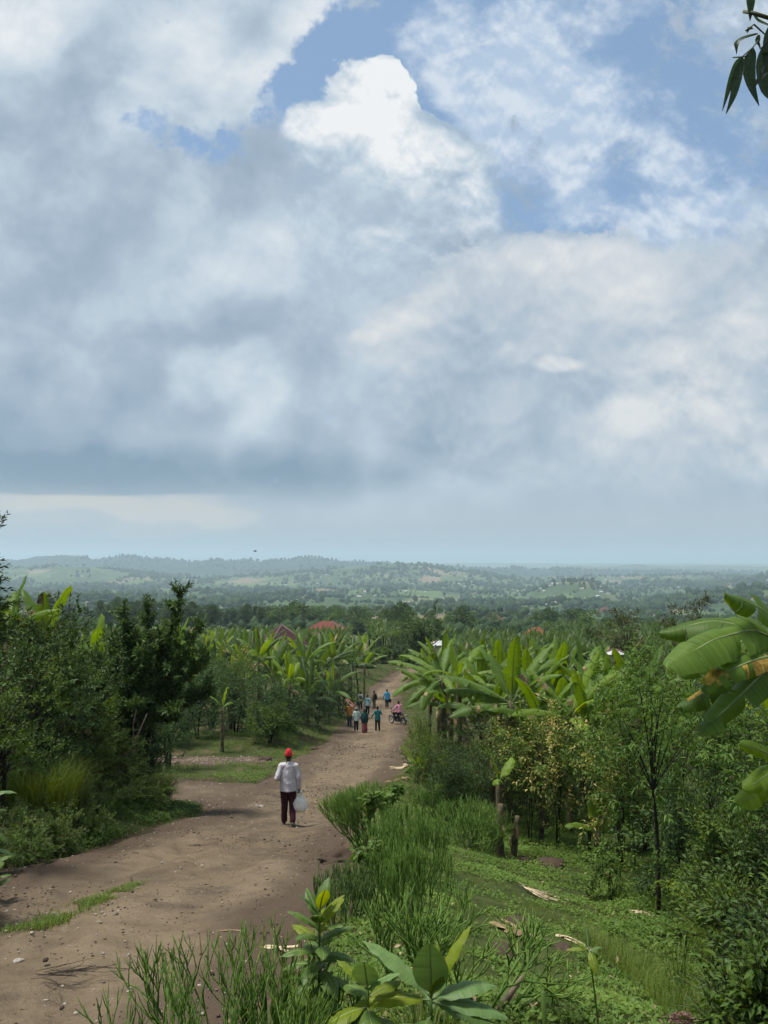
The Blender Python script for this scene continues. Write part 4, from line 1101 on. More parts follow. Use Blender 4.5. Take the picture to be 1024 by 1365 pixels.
for az, el in ((40, 45), (100, 50), (165, 60)):
    g = Geo(); blade(g, (0, 0, hb - .08), R(az), R(el), 1.8, .55, R(60), 24, .11, R(16), R(14), 4, 'banana', .5, .02, (0, 1, 2), nx=3); link('leaf', g.mesh('banana_plant_leaf', [M_BAN, M_RIB, M_DRY]), root)
RNG = keepR
tag(root, 'huge banana plant at the right photo edge with broad leaves arching into view', 'banana plant')
cb = top_at(1046, 1020, 7.8); gb = on_ground(cb[0], cb[1]); hb = max(.4, cb[2] - gb[2])
root = link('banana_plant', None, loc=gb); keepR = RNG; RNG = np.random.default_rng(6)
g = Geo(); add_tube(g, [(0, 0, -.1), (.01, 0, hb * .5), (0, 0, hb)], [.09, .075, .055], 9); link('pseudostem', g.mesh('banana_plant_stem', [M_PSTEM]), root)
for pts, W, nr, te in [([(1046, 1020, 7.8), (1026, 1005, 7.7), (1006, 996, 7.6), (986, 991, 7.5)], .16, (-.2, -.8, .5), 1), ([(1046, 1022, 7.8), (1026, 1030, 7.6), (1008, 1044, 7.5), (990, 1052, 7.5)], .22, (-.2, -.8, .5), 2), ([(1046, 1026, 7.8), (1020, 1048, 7.7), (1000, 1064, 7.7), (980, 1070, 7.7)], .26, (-.1, -.7, .7), 3), ([(1046, 1015, 7.8), (1040, 985, 7.8), (1046, 960, 7.8)], .2, (0, -1, .2), 0)]:
    g = Geo(); blade(g, (0, 0, 0), 0, 0, 1, W, 0, 22, .10, R(8), R(14), te, 'banana', .55, .010, (0, 1, 2), nx=4, wave=.006, path=[np.array(top_at(*q)) - gb for q in pts], nrm=nr); link('leaf', g.mesh('banana_plant_leaf', [M_BANFRESH, M_RIB, M_DRY]), root)
RNG = keepR
tag(root, 'short banana plant low at the right photo edge, below the huge one', 'banana plant')

# --- bananas along the road bend and the front row of the plantation
cb = top_at(590, 903, 28); gb = on_ground(cb[0], cb[1])
custom_banana('banana plant leaning its long leaves over the road beside the motorcycle', gb, cb[2] - gb[2], [
    (-78, 30, 2.16, 0.364, 34, .62, 11.2, 8, 5, 0, 25), (-100, 8, 2.05, 0.364, 60, .70, 8.4, 8, 7, 0, 30), (-60, 45, 1.99, 0.332, 51, .8, 14.0, 8, 5, 0, 20), (-120, -10, 1.87, 0.348, 51, .45, 9.8, 16, 9, 0, 40), (-150, 0, 2.05, 0.396, 60, .4, 9.8, 16, 9, .05, 30),
    (60, 40, 2.16, 0.396, 51, .5, 11.2, 11, 9, 0, 0), (20, 60, 2.05, 0.396, 42, .6, 11.2, 11, 7, 0, 0), (110, 25, 2.05, 0.396, 51, .4, 11.2, 11, 9, 0, 0), (170, 20, 1.75, 0.364, 76, .85, 7.0, 19, 7, .05, 0), (-95, -20, 1.63, 0.316, 51, .2, 8.4, 24, 14, .5, 0)], seed=9, r=.13, nseg=20)
cb = top_at(612, 905, 25.5); gb = on_ground(cb[0], cb[1])
custom_banana('banana plant with one lime green upright paddle leaf right of the motorcycle', gb, cb[2] - gb[2], [
    (-70, 82, 1.34, 0.364, 8, 1.0, 16.8, 6, 1, 0, 0), (40, 55, 1.99, 0.364, 51, .5, 12.6, 10, 7, 0, 0), (-130, 40, 1.75, 0.332, 68, .45, 11.2, 11, 7, 0, 0), (100, 30, 1.94, 0.364, 51, .5, 12.6, 10, 7, 0, 0), (160, 30, 1.87, 0.364, 60, .6, 12.6, 10, 7, 0, 0)], seed=10, mat=M_BANFRESH, nseg=18)
cb = top_at(682, 935, 22.5); gb = on_ground(cb[0], cb[1])
custom_banana('large banana plant with a broad pale upright leaf in the middle of the front row', gb, cb[2] - gb[2], [
    (175, 80, 2.11, 0.443, 12, .78, 9.8, 5, 3, 0, 0), (-85, 34, 2.27, 0.427, 32, .50, 9.8, 11, 9, 0, 15), (-80, 22, 2.05, 0.427, 29, .42, 8.4, 11, 12, 0, 20), (-100, 5, 1.94, 0.411, 34, .40, 8.4, 13, 12, .05, 30), (72, 62, 2.27, 0.411, 29, .66, 9.8, 8, 12, 0, -15), (60, 50, 2.16, 0.396, 36, .58, 9.8, 8, 9, 0, -10),
    (100, 20, 2.05, 0.396, 42, .4, 9.8, 13, 14, .05, 0), (130, 55, 1.99, 0.396, 56, .8, 9.8, 8, 7, 0, 0), (-40, 66, 2.05, 0.396, 34, .55, 9.8, 8, 7, 0, 0), (10, 40, 2.16, 0.396, 51, .5, 9.8, 8, 7, 0, 0)], seed=11, r=.13, nseg=22)
cb = top_at(760, 955, 20.5); gb = on_ground(cb[0], cb[1])
custom_banana('banana plant with several erect yellow-green leaves above the yellow-leaved shrubs', gb, cb[2] - gb[2], [
    (80, 72, 2.04, 0.364, 17, .85, 14.0, 6, 5, 0, -10), (100, 60, 1.87, 0.364, 34, .75, 12.6, 6, 5, 0, -20), (-70, 62, 1.75, 0.348, 34, .55, 12.6, 6, 12, .1, 10), (60, 50, 1.99, 0.364, 42, .6, 12.6, 6, 9, 0, 0), (-110, 25, 1.87, 0.364, 42, .45, 12.6, 11, 9, 0, 20), (150, 50, 1.63, 0.348, 51, .95, 12.6, 6, 5, 0, 0), (180, 20, 1.63, 0.348, 60, .9, 12.6, 6, 5, 0, 0), (110, 20, 1.63, 0.348, 51, .6, 12.6, 6, 9, .1, 0)], seed=12, mat=M_BANFRESH, r=.12, nseg=20)
for lab, px, Y, top, seed, kw in [
    ('banana plant with erect torn leaves left of the narrow-leaved saplings', 800, 23, 870, 213, dict(n=8, L=1.9, W=.42, tears=11, rot=1.1)),
    ('banana plant behind the broad pale upright leaf, to its right', 735, 26, 846, 214, dict(n=9, L=2.2, W=.44, tears=10, rot=.2)),
    ('banana plant behind the lime green paddle leaf', 640, 29, 850, 215, dict(n=9, L=2.2, W=.44, tears=11, rot=2.7)),
    ('banana plant standing behind the one that leans over the road', 592, 34, 842, 216, dict(n=9, L=2.2, W=.44, tears=11, rot=.7)),
    ('banana plant between the lime paddle leaf and the broad pale leaf', 664, 31, 842, 217, dict(n=9, L=2.2, W=.44, tears=11, rot=1.9)),
    ('banana plant just left of the tall saplings, in the second row', 775, 29, 850, 218, dict(n=9, L=2.1, W=.44, tears=11, rot=.4)),
    ('banana plant at the road bend under the round dark tree', 572, 46, 858, 219, dict(n=9, L=2.2, W=.44, tears=11, rot=2.4)),
    ('banana plant with drooping torn leaves under the erect yellow-green one', 742, 22.8, 892, 232, dict(n=8, L=1.7, W=.42, tears=10, rot=.5)),
    ('banana plant with drooping torn leaves just above the pale yellow-leaved shrub', 792, 22.4, 896, 233, dict(n=8, L=1.7, W=.42, tears=10, rot=2.5)),
    ('banana plant low in front of the large front-row one, to its left', 640, 24.8, 895, 234, dict(n=8, L=1.8, W=.42, tears=10, rot=1.5)),
    ('banana plant crowded between the large front one and the lime paddle leaf', 650, 24.5, 872, 225, dict(n=9, L=2.1, W=.44, tears=11, rot=.9)),
    ('low-crowned banana plant in front of the large front-row one, to its right', 722, 21.5, 885, 226, dict(n=9, L=1.9, W=.44, tears=10, rot=2.9)),
    ('banana plant in the front row just right of the erect yellow-green one', 785, 20.5, 888, 227, dict(n=8, L=1.8, W=.46, tears=10, rot=1.6)),
    ('banana plant at the left end of the front row, behind the leaning one', 583, 33, 866, 228, dict(n=9, L=2.1, W=.44, tears=11, rot=.2)),
    ('banana plant in the second row above the yellow-leaved shrubs', 705, 25.5, 858, 229, dict(n=9, L=2.2, W=.44, tears=12, rot=2.2)),
    ('banana plant in the second row left of the small hut roof', 815, 28, 856, 230, dict(n=9, L=2.1, W=.44, tears=12, rot=1.2)),
    ('banana plant squeezed behind the leaning banana and the verge scrub', 600, 27.5, 872, 231, dict(n=9, L=2.0, W=.44, tears=12, rot=3.2)),
    ('banana plant hidden to half by the saplings on the right', 845, 24, 862, 220, dict(n=9, L=2.1, W=.44, tears=11, rot=.4))]:
    plant_banana(lab, px, Y, top, seed, .98, **kw)
little_banana('cut-back banana with two fresh leaves on the garden slope', 662, 16.5, 1.55, 221, 3, None, M_BANFRESH, 4.2, .62)
g_low = [(565, 26.5, 'young banana sucker with lime green leaves beside the motorcycle', M_BANFRESH, 222), (556, 27.5, 'tiny banana sucker at the verge by the motorcycle', M_BANFRESH, 223), (790, 16.5, 'banana sucker with one flat yellow-green leaf among the yellow-leaved shrubs', M_BANFRESH, 224)]
for px, Y, lab, mt, sd in g_low: little_banana(lab, px, Y, .55, sd, 4, None, mt, sd, .85)

# --- the plantation behind: individuals from a few prototypes
protos = [banana_plant('banana_plant', 300 + k, 1.7 + .3 * (k % 3), False, .12, 12, 3, [M_BANFAR, M_BAN, M_BANFAR, M_BAN, M_BANFRESH, M_BANFAR][k], n=9 + k % 2, L=2.5, W=.46, tears=9 + k) for k in range(6)]
rng = np.random.default_rng(5)
spots = []
def busy(x, y, d):
    return any((x - a) ** 2 + (y - b) ** 2 < d * d for a, b in spots)
def fill(n, xr, yr, dmin, cond):
    c = 0
    for _ in range(n * 40):
        y = yr[0] + (yr[1] - yr[0]) * rng.random() ** 1.2; x = xr[0] + (xr[1] - xr[0]) * rng.random()
        if abs(x) > y * .56 + 2 or not cond(x, y) or busy(x, y, dmin): continue
        spots.append((x, y)); c += 1
        if c >= n: break
def off_road(x, y, d=1.6): return road_mask(np.array(x), np.array(y)) < -d
HOUSE_Y = 104.0
house_x = (378 - 512) / FPX * HOUSE_Y
def clear(x, y): return math.hypot(x - house_x, y - HOUSE_Y) > 5.5
fill(125, (2, 55), (29, 95), 2.7, lambda x, y: x > road_lr(y)[1] + 2.2 and off_road(x, y) and not (y < 34 and x < 3.5))
n_right = len(spots)
fill(125, (-55, 0), (50, 100), 2.4, lambda x, y: x < road_lr(y)[0] - 1.6 - (1.6 if y < 60 else 0) and off_road(x, y) and clear(x, y))
for i, (x, y) in enumerate(spots):
    right = i < n_right
    k = i % 6
    lab = 'banana plant in the dense plantation right of the road' if right else 'banana plant in the grove left of the road'
    grp = 'plantation bananas right of the road' if right else 'grove bananas left of the road'
    sc = 0.85 + .35 * rng.random()
    if not right and y > 70: sc *= 1.12
    if i < 6:
        o = protos[k]; o.location = on_ground(x, y); o.rotation_euler = (0, 0, rng.random() * 6.28); o.scale = (sc,) * 3; tag(o, lab, 'banana plant', grp)
    else:
        copy_tree(protos[k], on_ground(x, y), rng.random() * 6.28, sc, lab, grp, (rng.normal() * .05, rng.normal() * .05))
# far plantation: one mass nobody could count
rng2 = np.random.default_rng(8); keepR = RNG; RNG = rng2
g = Geo(); cnt = 0
while cnt < 2400:
    y = 95 + 150 * rng2.random() ** 1.3; x = (rng2.random() * 1.2 - .6) * y * 1.0
    if not (x > (road_lr(min(y, 124))[1] + 2 if y < 124 else -.02 * y)) and not (x < -6 and 98 < y < 138 and clear(x, y)): continue
    if math.hypot(x - house_x, y - HOUSE_Y) < 7 or y < 100 and x < 2: continue
    dens = vnoise(np.array(x / 25), np.array(y / 40), 77)
    if dens < -0.28 + .5 * max(0, (y - 140) / 110): continue
    b = np.array(on_ground(x, y)); hh = 1.9 + 1.0 * rng2.random(); cnt += 1
    n = 8; az = rng2.random() * 6.28 + np.arange(n) * 2.4 + rng2.normal(size=n) * .2
    f = np.arange(n) / (n - 1); el = np.radians(82 - 62 * f); L = 2.5 * (.8 + .3 * rng2.random(n))
    d0 = np.stack([np.cos(el) * np.cos(az), np.cos(el) * np.sin(az), np.sin(el)], -1)
    el2 = el - np.radians(25 + 65 * f); d1 = np.stack([np.cos(el2) * np.cos(az), np.cos(el2) * np.sin(az), np.sin(el2)], -1)
    lat = np.stack([-np.sin(az), np.cos(az), 0 * az], -1) * .26
    p0 = b + [0, 0, hh] + 0 * d0; p1 = p0 + d0 * (L * .5)[:, None]; p2 = p1 + d1 * (L * .5)[:, None]
    dn = np.array([0, 0, -.06])
    V = np.stack([p0, p1 - lat + dn, p1, p1 + lat + dn, p2], 1).reshape(-1, 3)
    o = np.arange(n)[:, None] * 5
    g.add(V, np.vstack([np.hstack([o, o + 1, o + 2]), np.hstack([o, o + 2, o + 3]), np.hstack([o + 1, o + 4, o + 2]), np.hstack([o + 2, o + 4, o + 3])]), np.repeat(np.clip(.85 - .6 * f * rng2.random(n), 0, 1), 5))
    st, sf, sc_ = tube([b - [0, 0, .2], b + [0, 0, hh]], [.12, .08], 4, False); g.add(st, sf, .1)
far_pl = link('banana_foliage', g.mesh('banana_foliage', [M_BANFAR])); tag(far_pl, 'mass of banana plants covering the plain beyond the plantation', 'banana grove', None, 'stuff')
RNG = keepR

# --- shrubs and saplings of the garden
YG = 'yellow-leaved shrubs of the garden'
for i, (px, Y, top, w, lab) in enumerate([(702, 18.6, 938, 70, 'yellow-leaved shrub above the cut-back banana'), (737, 18.0, 950, 70, 'yellow-leaved shrub in the middle of its row'), (778, 17.2, 962, 80, 'yellow-leaved shrub with the palest leaves, left of the tall sapling'),
                                          (680, 21.6, 962, 70, 'darker yellow-leaved shrub behind the cut-back banana'), (822, 15.6, 985, 80, 'yellow-leaved shrub beside the tall dark-stemmed sapling')]):
    bush('yellow_shrub', lab, 'shrub', px, Y, top, w * 1.25, 230 + i, .9, YG, leafL=.105, leafW=.42, kind='lance', nclump=44, nshoot=6, K=8, lmat=M_YELLOW, bmat=M_DBARK, shootL=.32, trunk=.30, stems=4, r=.012, ldroop=.35, clr=.3)
SG = 'narrow-leaved saplings on the right'
def sapling(label, px, Y, top, w, seed, lm=M_OLIVE, trunk=.3, n=34, leafL=.13, base_py=None, **kw):
    if base_py:
        b = ground_at(px, base_py); Y = b[1]; h = float(top_at(px, top, Y)[2] - b[2])
    else: b, h = fit(px, Y, top)
    kw.setdefault('nshoot', 6)
    o = woody('sapling', seed, h, wpx(w, Y) / 2, wpx(w, Y) / 2, leafL, .26, 'lance', n, kw.pop('nshoot'), 9, lm, M_DBARK, trunk, .034 if base_py else .013, 1, .1, .34, .35, 1.0, ldroop=.55, clr=.35, **kw)
    o.location = b
    return tag(o, label, 'sapling', SG)
sapling('tall sapling with a straight dark stem standing in the garden weeds', 878, 8, 868, 150, 240, base_py=1226, trunk=.50, n=19, leafL=.115)
sapling('bushy sapling left of the tall dark-stemmed one, reaching the banana tops', 838, 15.0, 872, 110, 241, trunk=.42, n=22)
sapling('sapling right of the tall dark-stemmed one, under the long hanging banana leaf', 940, 12.6, 930, 120, 242, trunk=.42, n=17)
sapling('thin sapling beyond the tall one, its crown against the far hills', 870, 15.5, 858, 120, 243, trunk=.4, n=22)
sapling('leafy sapling low between the yellow-leaved shrubs and the tall stem', 818, 14.6, 1000, 80, 244, trunk=.4, n=11)
sapling('dark sapling thicket close to the right photo edge', 985, 12.2, 955, 130, 245, lm=M_OLIVE, trunk=.4, n=22)
sapling('sapling with drooping leaves behind the short banana at the right edge', 1015, 9.6, 985, 110, 246, lm=M_OLIVE, trunk=.4, n=17)
sapling('sapling filling the gap below the huge banana leaves', 905, 13.5, 900, 140, 248, lm=M_OLIVE, trunk=.3, n=31)
DG = 'dark undergrowth bushes on the right'
for i, (px, Y, top, w, lab) in enumerate([(905, 11.8, 1040, 120, 'dark undergrowth bush behind the tall dark-stemmed sapling'), (960, 9.4, 1090, 130, 'dark undergrowth bush below the sapling thicket'), (1010, 8.6, 1130, 130, 'dark undergrowth bush at the right edge under the short banana'),
                                          (850, 17.5, 1000, 110, 'dark undergrowth bush between the yellow shrubs and the saplings'), (980, 7.3, 1190, 100, 'low undergrowth bush right of the long grass'), (1025, 6.2, 1215, 120, 'low dark bush at the lower right photo edge'), (760, 21, 985, 140, 'dark undergrowth bush under the front banana row'), (690, 24, 975, 130, 'dark bush at the foot of the large front-row banana'),
                                          (1000, 14, 900, 160, 'dark bush filling the shade behind the huge banana'), (960, 17, 880, 130, 'far dark bush behind the huge banana leaves'), (1010, 5.3, 1290, 110, 'leafy bush in the bottom right corner'), (620, 25, 945, 90, 'dark bush under the lime paddle leaf'), (820, 18, 965, 110, 'dark bush behind the pale yellow-leaved shrub')]):
    bush('undergrowth_bush', lab, 'bush', px, Y, top, w, 260 + i, .9, DG, leafL=.085, leafW=.42, nclump=65, nshoot=8, K=7, lmat=[M_COFFEE, M_BUSH, M_DARK][i % 3], bmat=M_DBARK, shootL=.26, low=.02, ldroop=.3, stems=4, r=.02)
UG = 'leafy weeds under the saplings'
for i, (px, Y, top, w, lab) in enumerate([(806, 12.6, 1105, 70, 'leafy weed left of the tall dark sapling stem'), (930, 10.4, 1125, 70, 'leafy weed right of the tall dark sapling stem'), (955, 8.8, 1165, 80, 'leafy weed in front of the dark undergrowth on the right'), ]):
    bush('leafy_weed', lab, 'weed', px, Y, top, w, 500 + i, .9, UG, leafL=.075, leafW=.5, kind='oval', nclump=26, nshoot=7, K=6, lmat=[M_VINE, M_FRESH, M_BUSH][i % 3], bmat=M_DBARK, shootL=.2, low=.0, ldroop=.3, stems=4, r=.008)
VG = 'scrub along the right verge'
for i, (px, Y, top, w, lab, mt) in enumerate([(585, 25, 968, 70, 'dark scrub bush below the banana that leans over the road', M_BUSH), (612, 22.5, 975, 80, 'scrub bush uphill of the feathery succulent bush', M_COFFEE), (640, 20.5, 985, 70, 'scrub bush between the feathery succulent and the large banana', M_BUSH), (560, 30, 962, 40, 'small scrub at the verge behind the motorcycle', M_BUSH), (655, 21.5, 950, 80, 'scrub bush with withered leaves under the broad banana leaves', M_REDBROWN), (570, 23, 985, 60, 'low scrub at the verge edge uphill of the leaning banana', M_VINE), (605, 19.5, 1005, 60, 'scrub bush just above the feathery succulent bush', M_COFFEE), (665, 19.5, 975, 80, 'scrub bush behind the stripped banana stem', M_COFFEE), (715, 19.5, 965, 80, 'scrub bush hiding the foot of the broad-leaved banana', M_BUSH)]):
    bush('scrub_bush', lab, 'bush', px, Y, top, w, 280 + i, .9, VG, leafL=.075, leafW=.4, nclump=60, nshoot=8, K=7, lmat=mt, bmat=M_BARK, shootL=.26, low=.02, stems=4, r=.02)

# --- succulent hedge along the verge
o = pencil_bush('succulent_bush', 301, .78, 34, .46, 4, .0066, M_PENCIL, .5, .55, bare=.30, fork=(1, 4)); o.location = ground_at(315, 1440); tag(o, 'pencil-stick succulent bush at the bottom edge, on the near road verge', 'succulent bush')
o = pencil_bush('succulent_bush', 302, 1.0, 50, .36, 4, .009, M_PENCIL, .9, .42, bare=.3, fork=(1, 4)); o.location = at_depth(540, 10.4); tag(o, 'dense dark green stick succulent in the middle of the verge hedge', 'succulent bush')
o = pencil_bush('succulent_bush', 303, .62, 44, .30, 4, .008, M_PENCILPALE, .9, .42, bare=.3, fork=(1, 4)); o.location = at_depth(468, 8.2); tag(o, 'low pale stick succulent left in the hedge, next to the road edge', 'succulent bush')
o = pencil_bush('succulent_bush', 304, .85, 34, .30, 4, .008, M_PENCIL, .9, .45, bare=.3, fork=(1, 4)); o.location = at_depth(545, 8.0); tag(o, 'dark stick succulent behind the large-leaved plant', 'succulent bush')
o = pencil_bush('succulent_bush', 305, 1.30, 16, .16, 5, .011, M_PENCIL, .5, .55, bare=.26); o.location = at_depth(490, 13.6); tag(o, 'stick succulent leaning over the road, its head nearest the walking man', 'succulent bush'); o.rotation_euler = (0, R(-16), 0)
o = pencil_bush('succulent_bush', 306, 1.15, 60, .5, 4, .011, M_PENCIL, .45, .8, bare=.28, fork=(1, 4)); o.location = at_depth(622, 16.3); tag(o, 'feathery pale succulent bush at the top of the garden slope', 'succulent bush')
o = pencil_bush('succulent_bush', 307, 1.1, 55, .5, 4, .011, M_PENCIL, .6, .7, bare=.28, fork=(1, 4)); o.location = at_depth(590, 20); tag(o, 'feathery succulent bush further down the verge hedge', 'succulent bush')
o = pencil_bush('succulent_bush', 308, .9, 9, .12, 4, .010, M_PENCIL, .35, .6, bare=.32); o.location = at_depth(566, 5.4); tag(o, 'open forked succulent with few green sticks beside the large-leaved plant', 'succulent bush')
o = pencil_bush('succulent_bush', 309, .8, 5, .08, 4, .010, M_PENCIL, .1, .7, bare=.35); o.location = at_depth(660, 5.6); tag(o, 'sprawling succulent sticks reaching over the garden slope', 'succulent bush'); o.rotation_euler = (0, R(35), 0)
o = pencil_bush('succulent_bush', 310, .55, 22, .28, 4, .007, M_PENCIL, .8, .5, bare=.3, fork=(1, 4)); o.location = at_depth(395, 4.6); tag(o, 'succulent sticks growing through the serrated leafy plant', 'succulent bush')

# leafy nettle-like plants rising out of the hedge
for i, (px, Y, top, lab) in enumerate([(522, 13.0, 1052, 'taller pale weed with curled leaves on a bare stalk above the hedge'), (500, 12.6, 1058, 'pale weed with curled leaves beside the taller one in the hedge'), (494, 9.6, 1132, 'pale weed with curled leaves lower in the hedge')]):
    b, h = fit(px, Y, top)
    o = woody('pale_weed', 320 + i, h, .16, .16, .11, .7, 'oval', 7, 6, 5, M_VINE, M_TWIG, .72, .011, 1, .1, .12, .4, 1.0, ldroop=.7); o.location = b
    tag(o, lab, 'weed', 'pale curled weeds in the verge hedge')

# serrated leafy plant and large-leaved plant in front
b = ground_at(425, 1398); topz = top_at(410, 1215, b[1])[2]
sp = []
for k in range(36):
    f = k / 35
    sp.append((0.35 + .65 * f, k * 137.5 + 20, -22 + 92 * f ** 1.3, .27 - .06 * f, .095 - .012 * f, 65 - 30 * f, (0, 0, 2)[k % 3] if f > .6 else 0, 20))
broad_plant('serrated_plant', 'leafy upright plant with pointed toothed leaves at the edge of the road', b, sp, float(topz - b[2]), (M_BROADUP, M_BROADPALE, M_BROADLIME), stem_r=.010, prof='ovate')
big_k = 1.55
b = ground_at(575, 1440); c = top_at(562, 1330, b[1]); hst = float(c[2] - b[2])
big_spec = [(1, 183, 74, .235, .125, 8, 1, 8), (1, -62, 38, .30, .085, 24, 1, 22), (1, 60, 58, .27, .060, 14, 2, 30), (.97, -82, 6, .30, .095, 42, 2, 26), (.97, 78, 22, .24, .10, 34, 1, 14), (.95, 92, 2, .27, .095, 26, 1, 20), (.95, 108, -4, .26, .07, 22, 0, 20), (1, 150, 62, .13, .055, 16, 2, 30), (1, 30, 76, .17, .05, 8, 2, 34), (1, -20, 80, .16, .045, 6, 0, 36),
            (.8, 10, 40, .22, .09, 30, 1, 14), (.8, 200, 10, .24, .12, 42, 0, 14), (.75, 140, -8, .26, .13, 30, 1, 10), (.7, -140, -5, .24, .11, 40, 2, 14), (.6, 60, -15, .26, .12, 40, 0, 10), (.55, -40, 0, .24, .11, 40, 0, 10), (.6, 170, -20, .24, .11, 40, 1, 10)]
big_spec = [(q[0], q[1], q[2], q[3] * big_k, q[4] * big_k, *q[5:]) for q in big_spec]
broad_plant('large_leaved_plant', 'large-leaved plant with broad pale green leaves at the bottom centre', b, big_spec, hst, (M_BROADUP, M_BROADPALE, M_BROADLIME), stem_r=.016)
b = ground_at(490, 1425); hst = float(top_at(485, 1318, b[1])[2] - b[2])
broad_plant('large_leaved_plant', 'smaller large-leaved plant between the serrated plant and the big pale one', b, [(q[0], q[1], q[2], q[3] * 1.45, q[4] * 1.45, *q[5:]) for q in [(1, 190, 66, .17, .10, 20, 1, 8), (1, 120, 45, .17, .085, 30, 1, 14), (1, -70, 45, .15, .05, 30, 2, 26), (.9, -40, 10, .15, .07, 40, 0, 14), (.9, 60, 20, .15, .07, 30, 2, 14), (.8, 170, 0, .18, .09, 40, 0, 12), (.8, 250, 0, .18, .09, 40, 2, 12), (.7, 100, -10, .18, .08, 40, 0, 10)]], hst, (M_BROADUP, M_BROADPALE, M_BROADLIME), stem_r=.012)
b = ground_at(800, 1395); hst = float(top_at(798, 1268, b[1])[2] - b[2])
broad_plant('young_plant', 'young plant with a few drooping leaves on a thin dark stalk in the garden weeds', b, [(1, -85, 8, .15, .05, 30, 2, 20), (1, 0, 70, .14, .05, 20, 0, 20), (1, 170, -20, .17, .06, 60, 2, 14), (.98, 80, 30, .10, .04, 40, 0, 14), (.98, -60, 45, .10, .045, 40, 2, 14), (.2, 80, 20, .16, .07, 60, 1, 14), (.15, -80, 25, .16, .07, 60, 1, 14)], hst, (M_BROADUP, M_BROADPALE, M_BROADLIME), stem_r=.008, lean=(-.06, .02))
# cut green stalk at the bottom edge
g = Geo(); add_tube(g, [(0, 0, -.1), (.004, 0, .3), (-.01, 0, .55)], [.016, .015, .014], 8)
b = ground_at(727, 1420); tag(link('green_stalk', g.mesh('green_stalk', [M_BROADUP]), loc=(b[0], b[1], top_at(722, 1322, b[1])[2] - .55)), 'thick bare green stalk right of the large-leaved plant', 'stalk')

# banana stumps
def stump(label, px, py, top, seed, r=.10, lean=.0):
    b = ground_at(px, py); h = float(top_at(px, top, b[1])[2] - b[2])
    rg = np.random.default_rng(seed); f = np.linspace(0, 1, 8)
    root = link('banana_stump', None, loc=b)
    g = Geo(); add_tube(g, np.stack([lean * f, 0 * f, -.08 + (h + .08) * f], -1), r * (1.1 - .35 * f) * (1 + rg.normal(size=8) * .06), 9, .5, 0)
    link('trunk', g.mesh('stump_stem', [M_PSTEM]), root)
    for k in range(3):
        g = Geo(); blade(g, (lean * .9, 0, h * (.95 - .12 * k)), rg.random() * 6.28, R(-40), .25 + .3 * rg.random(), .07, R(95), 6, .1, .8, .6, 0, tint=rg.random(), mats=(0, 0), ribw=.008)
        link('dry_sheath', g.mesh('stump_sheath', [M_DRY]), root)
    return tag(root, label, 'banana stump')
stump('brown banana stem stripped of its leaves below the cut-back banana', 658, 1110, 1010, 1, .09)
stump('short banana stump with a green tip, leaning right', 668, 1146, 1072, 2, .075, .0)
stump('short brown banana stump leaning beside the green-tipped one', 684, 1146, 1088, 3, .07, .10)
stump('tall thin brown banana stump in front of the yellow-leaved shrubs', 723, 1126, 985, 4, .06, -.05)
# ================================================================== MIDDLE DISTANCE AND FAR COUNTRY
bush('round_tree', 'round dark tree above the bend where the road disappears', 'tree', 562, 100, 812, 62, 401, 1.0, None, leafL=.42, leafW=.5, nclump=60, nshoot=8, K=6, lmat=M_GUM, bmat=M_DBARK, shootL=.7, trunk=.2, r=.18, stems=1, spread=1.2)
bush('round_tree', 'dark brownish tree rising above the bananas, left of the feathery tree', 'tree', 832, 70, 812, 64, 402, 1.0, None, leafL=.30, leafW=.5, nclump=55, nshoot=8, K=6, lmat=M_REDBROWN, bmat=M_DBARK, shootL=.5, trunk=.2, r=.14, stems=1, spread=1.2)
bush('round_tree', 'small dark tree in the plantation left of the brownish tree', 'tree', 783, 120, 838, 26, 403, 1.0, None, leafL=.40, leafW=.5, nclump=40, nshoot=8, K=6, lmat=M_GUM, bmat=M_DBARK, shootL=.6, trunk=.1, r=.12, stems=1, spread=1.2)
bush('feathery_tree', 'tall tree with open russet crown against the far hills behind the huge banana', 'tree', 915, 44, 792, 92, 404, 1.0, None, leafL=.19, leafW=.42, nclump=44, nshoot=7, K=7, lmat=M_REDBROWN, bmat=M_BARK, shootL=.5, trunk=.45, r=.10, stems=1, spread=1.0, clr=.2)
bush('feathery_tree', 'smaller open-crowned tree right of the russet one behind the huge banana', 'tree', 872, 40, 846, 90, 405, 1.0, None, leafL=.17, leafW=.42, nclump=50, nshoot=7, K=7, lmat=M_BUSH, bmat=M_BARK, shootL=.45, trunk=.3, r=.08, stems=1)
TG = 'trees round the bend at the end of the road'
for i, (px, Y, top, w, lab) in enumerate([(508, 112, 868, 34, 'bushy tree left of the bend, above the walkers'), (528, 118, 860, 36, 'bushy tree directly above the road end'), (545, 114, 872, 26, 'low bushy tree at the right side of the road end'), (488, 104, 880, 26, 'low tree between the left grove and the road end'), (468, 122, 858, 26, 'tree behind the left grove near the road end'), (535, 125, 848, 40, 'taller tree behind the road end, next to the round dark tree')]):
    bush('bushy_tree', lab, 'tree', px, Y, top, w, 410 + i, 1.0, TG, leafL=.34, leafW=.5, nclump=45, nshoot=7, K=6, lmat=[M_BUSH, M_GUM][i % 2], bmat=M_DBARK, shootL=.5, trunk=.05, r=.1, stems=1, spread=1.2)

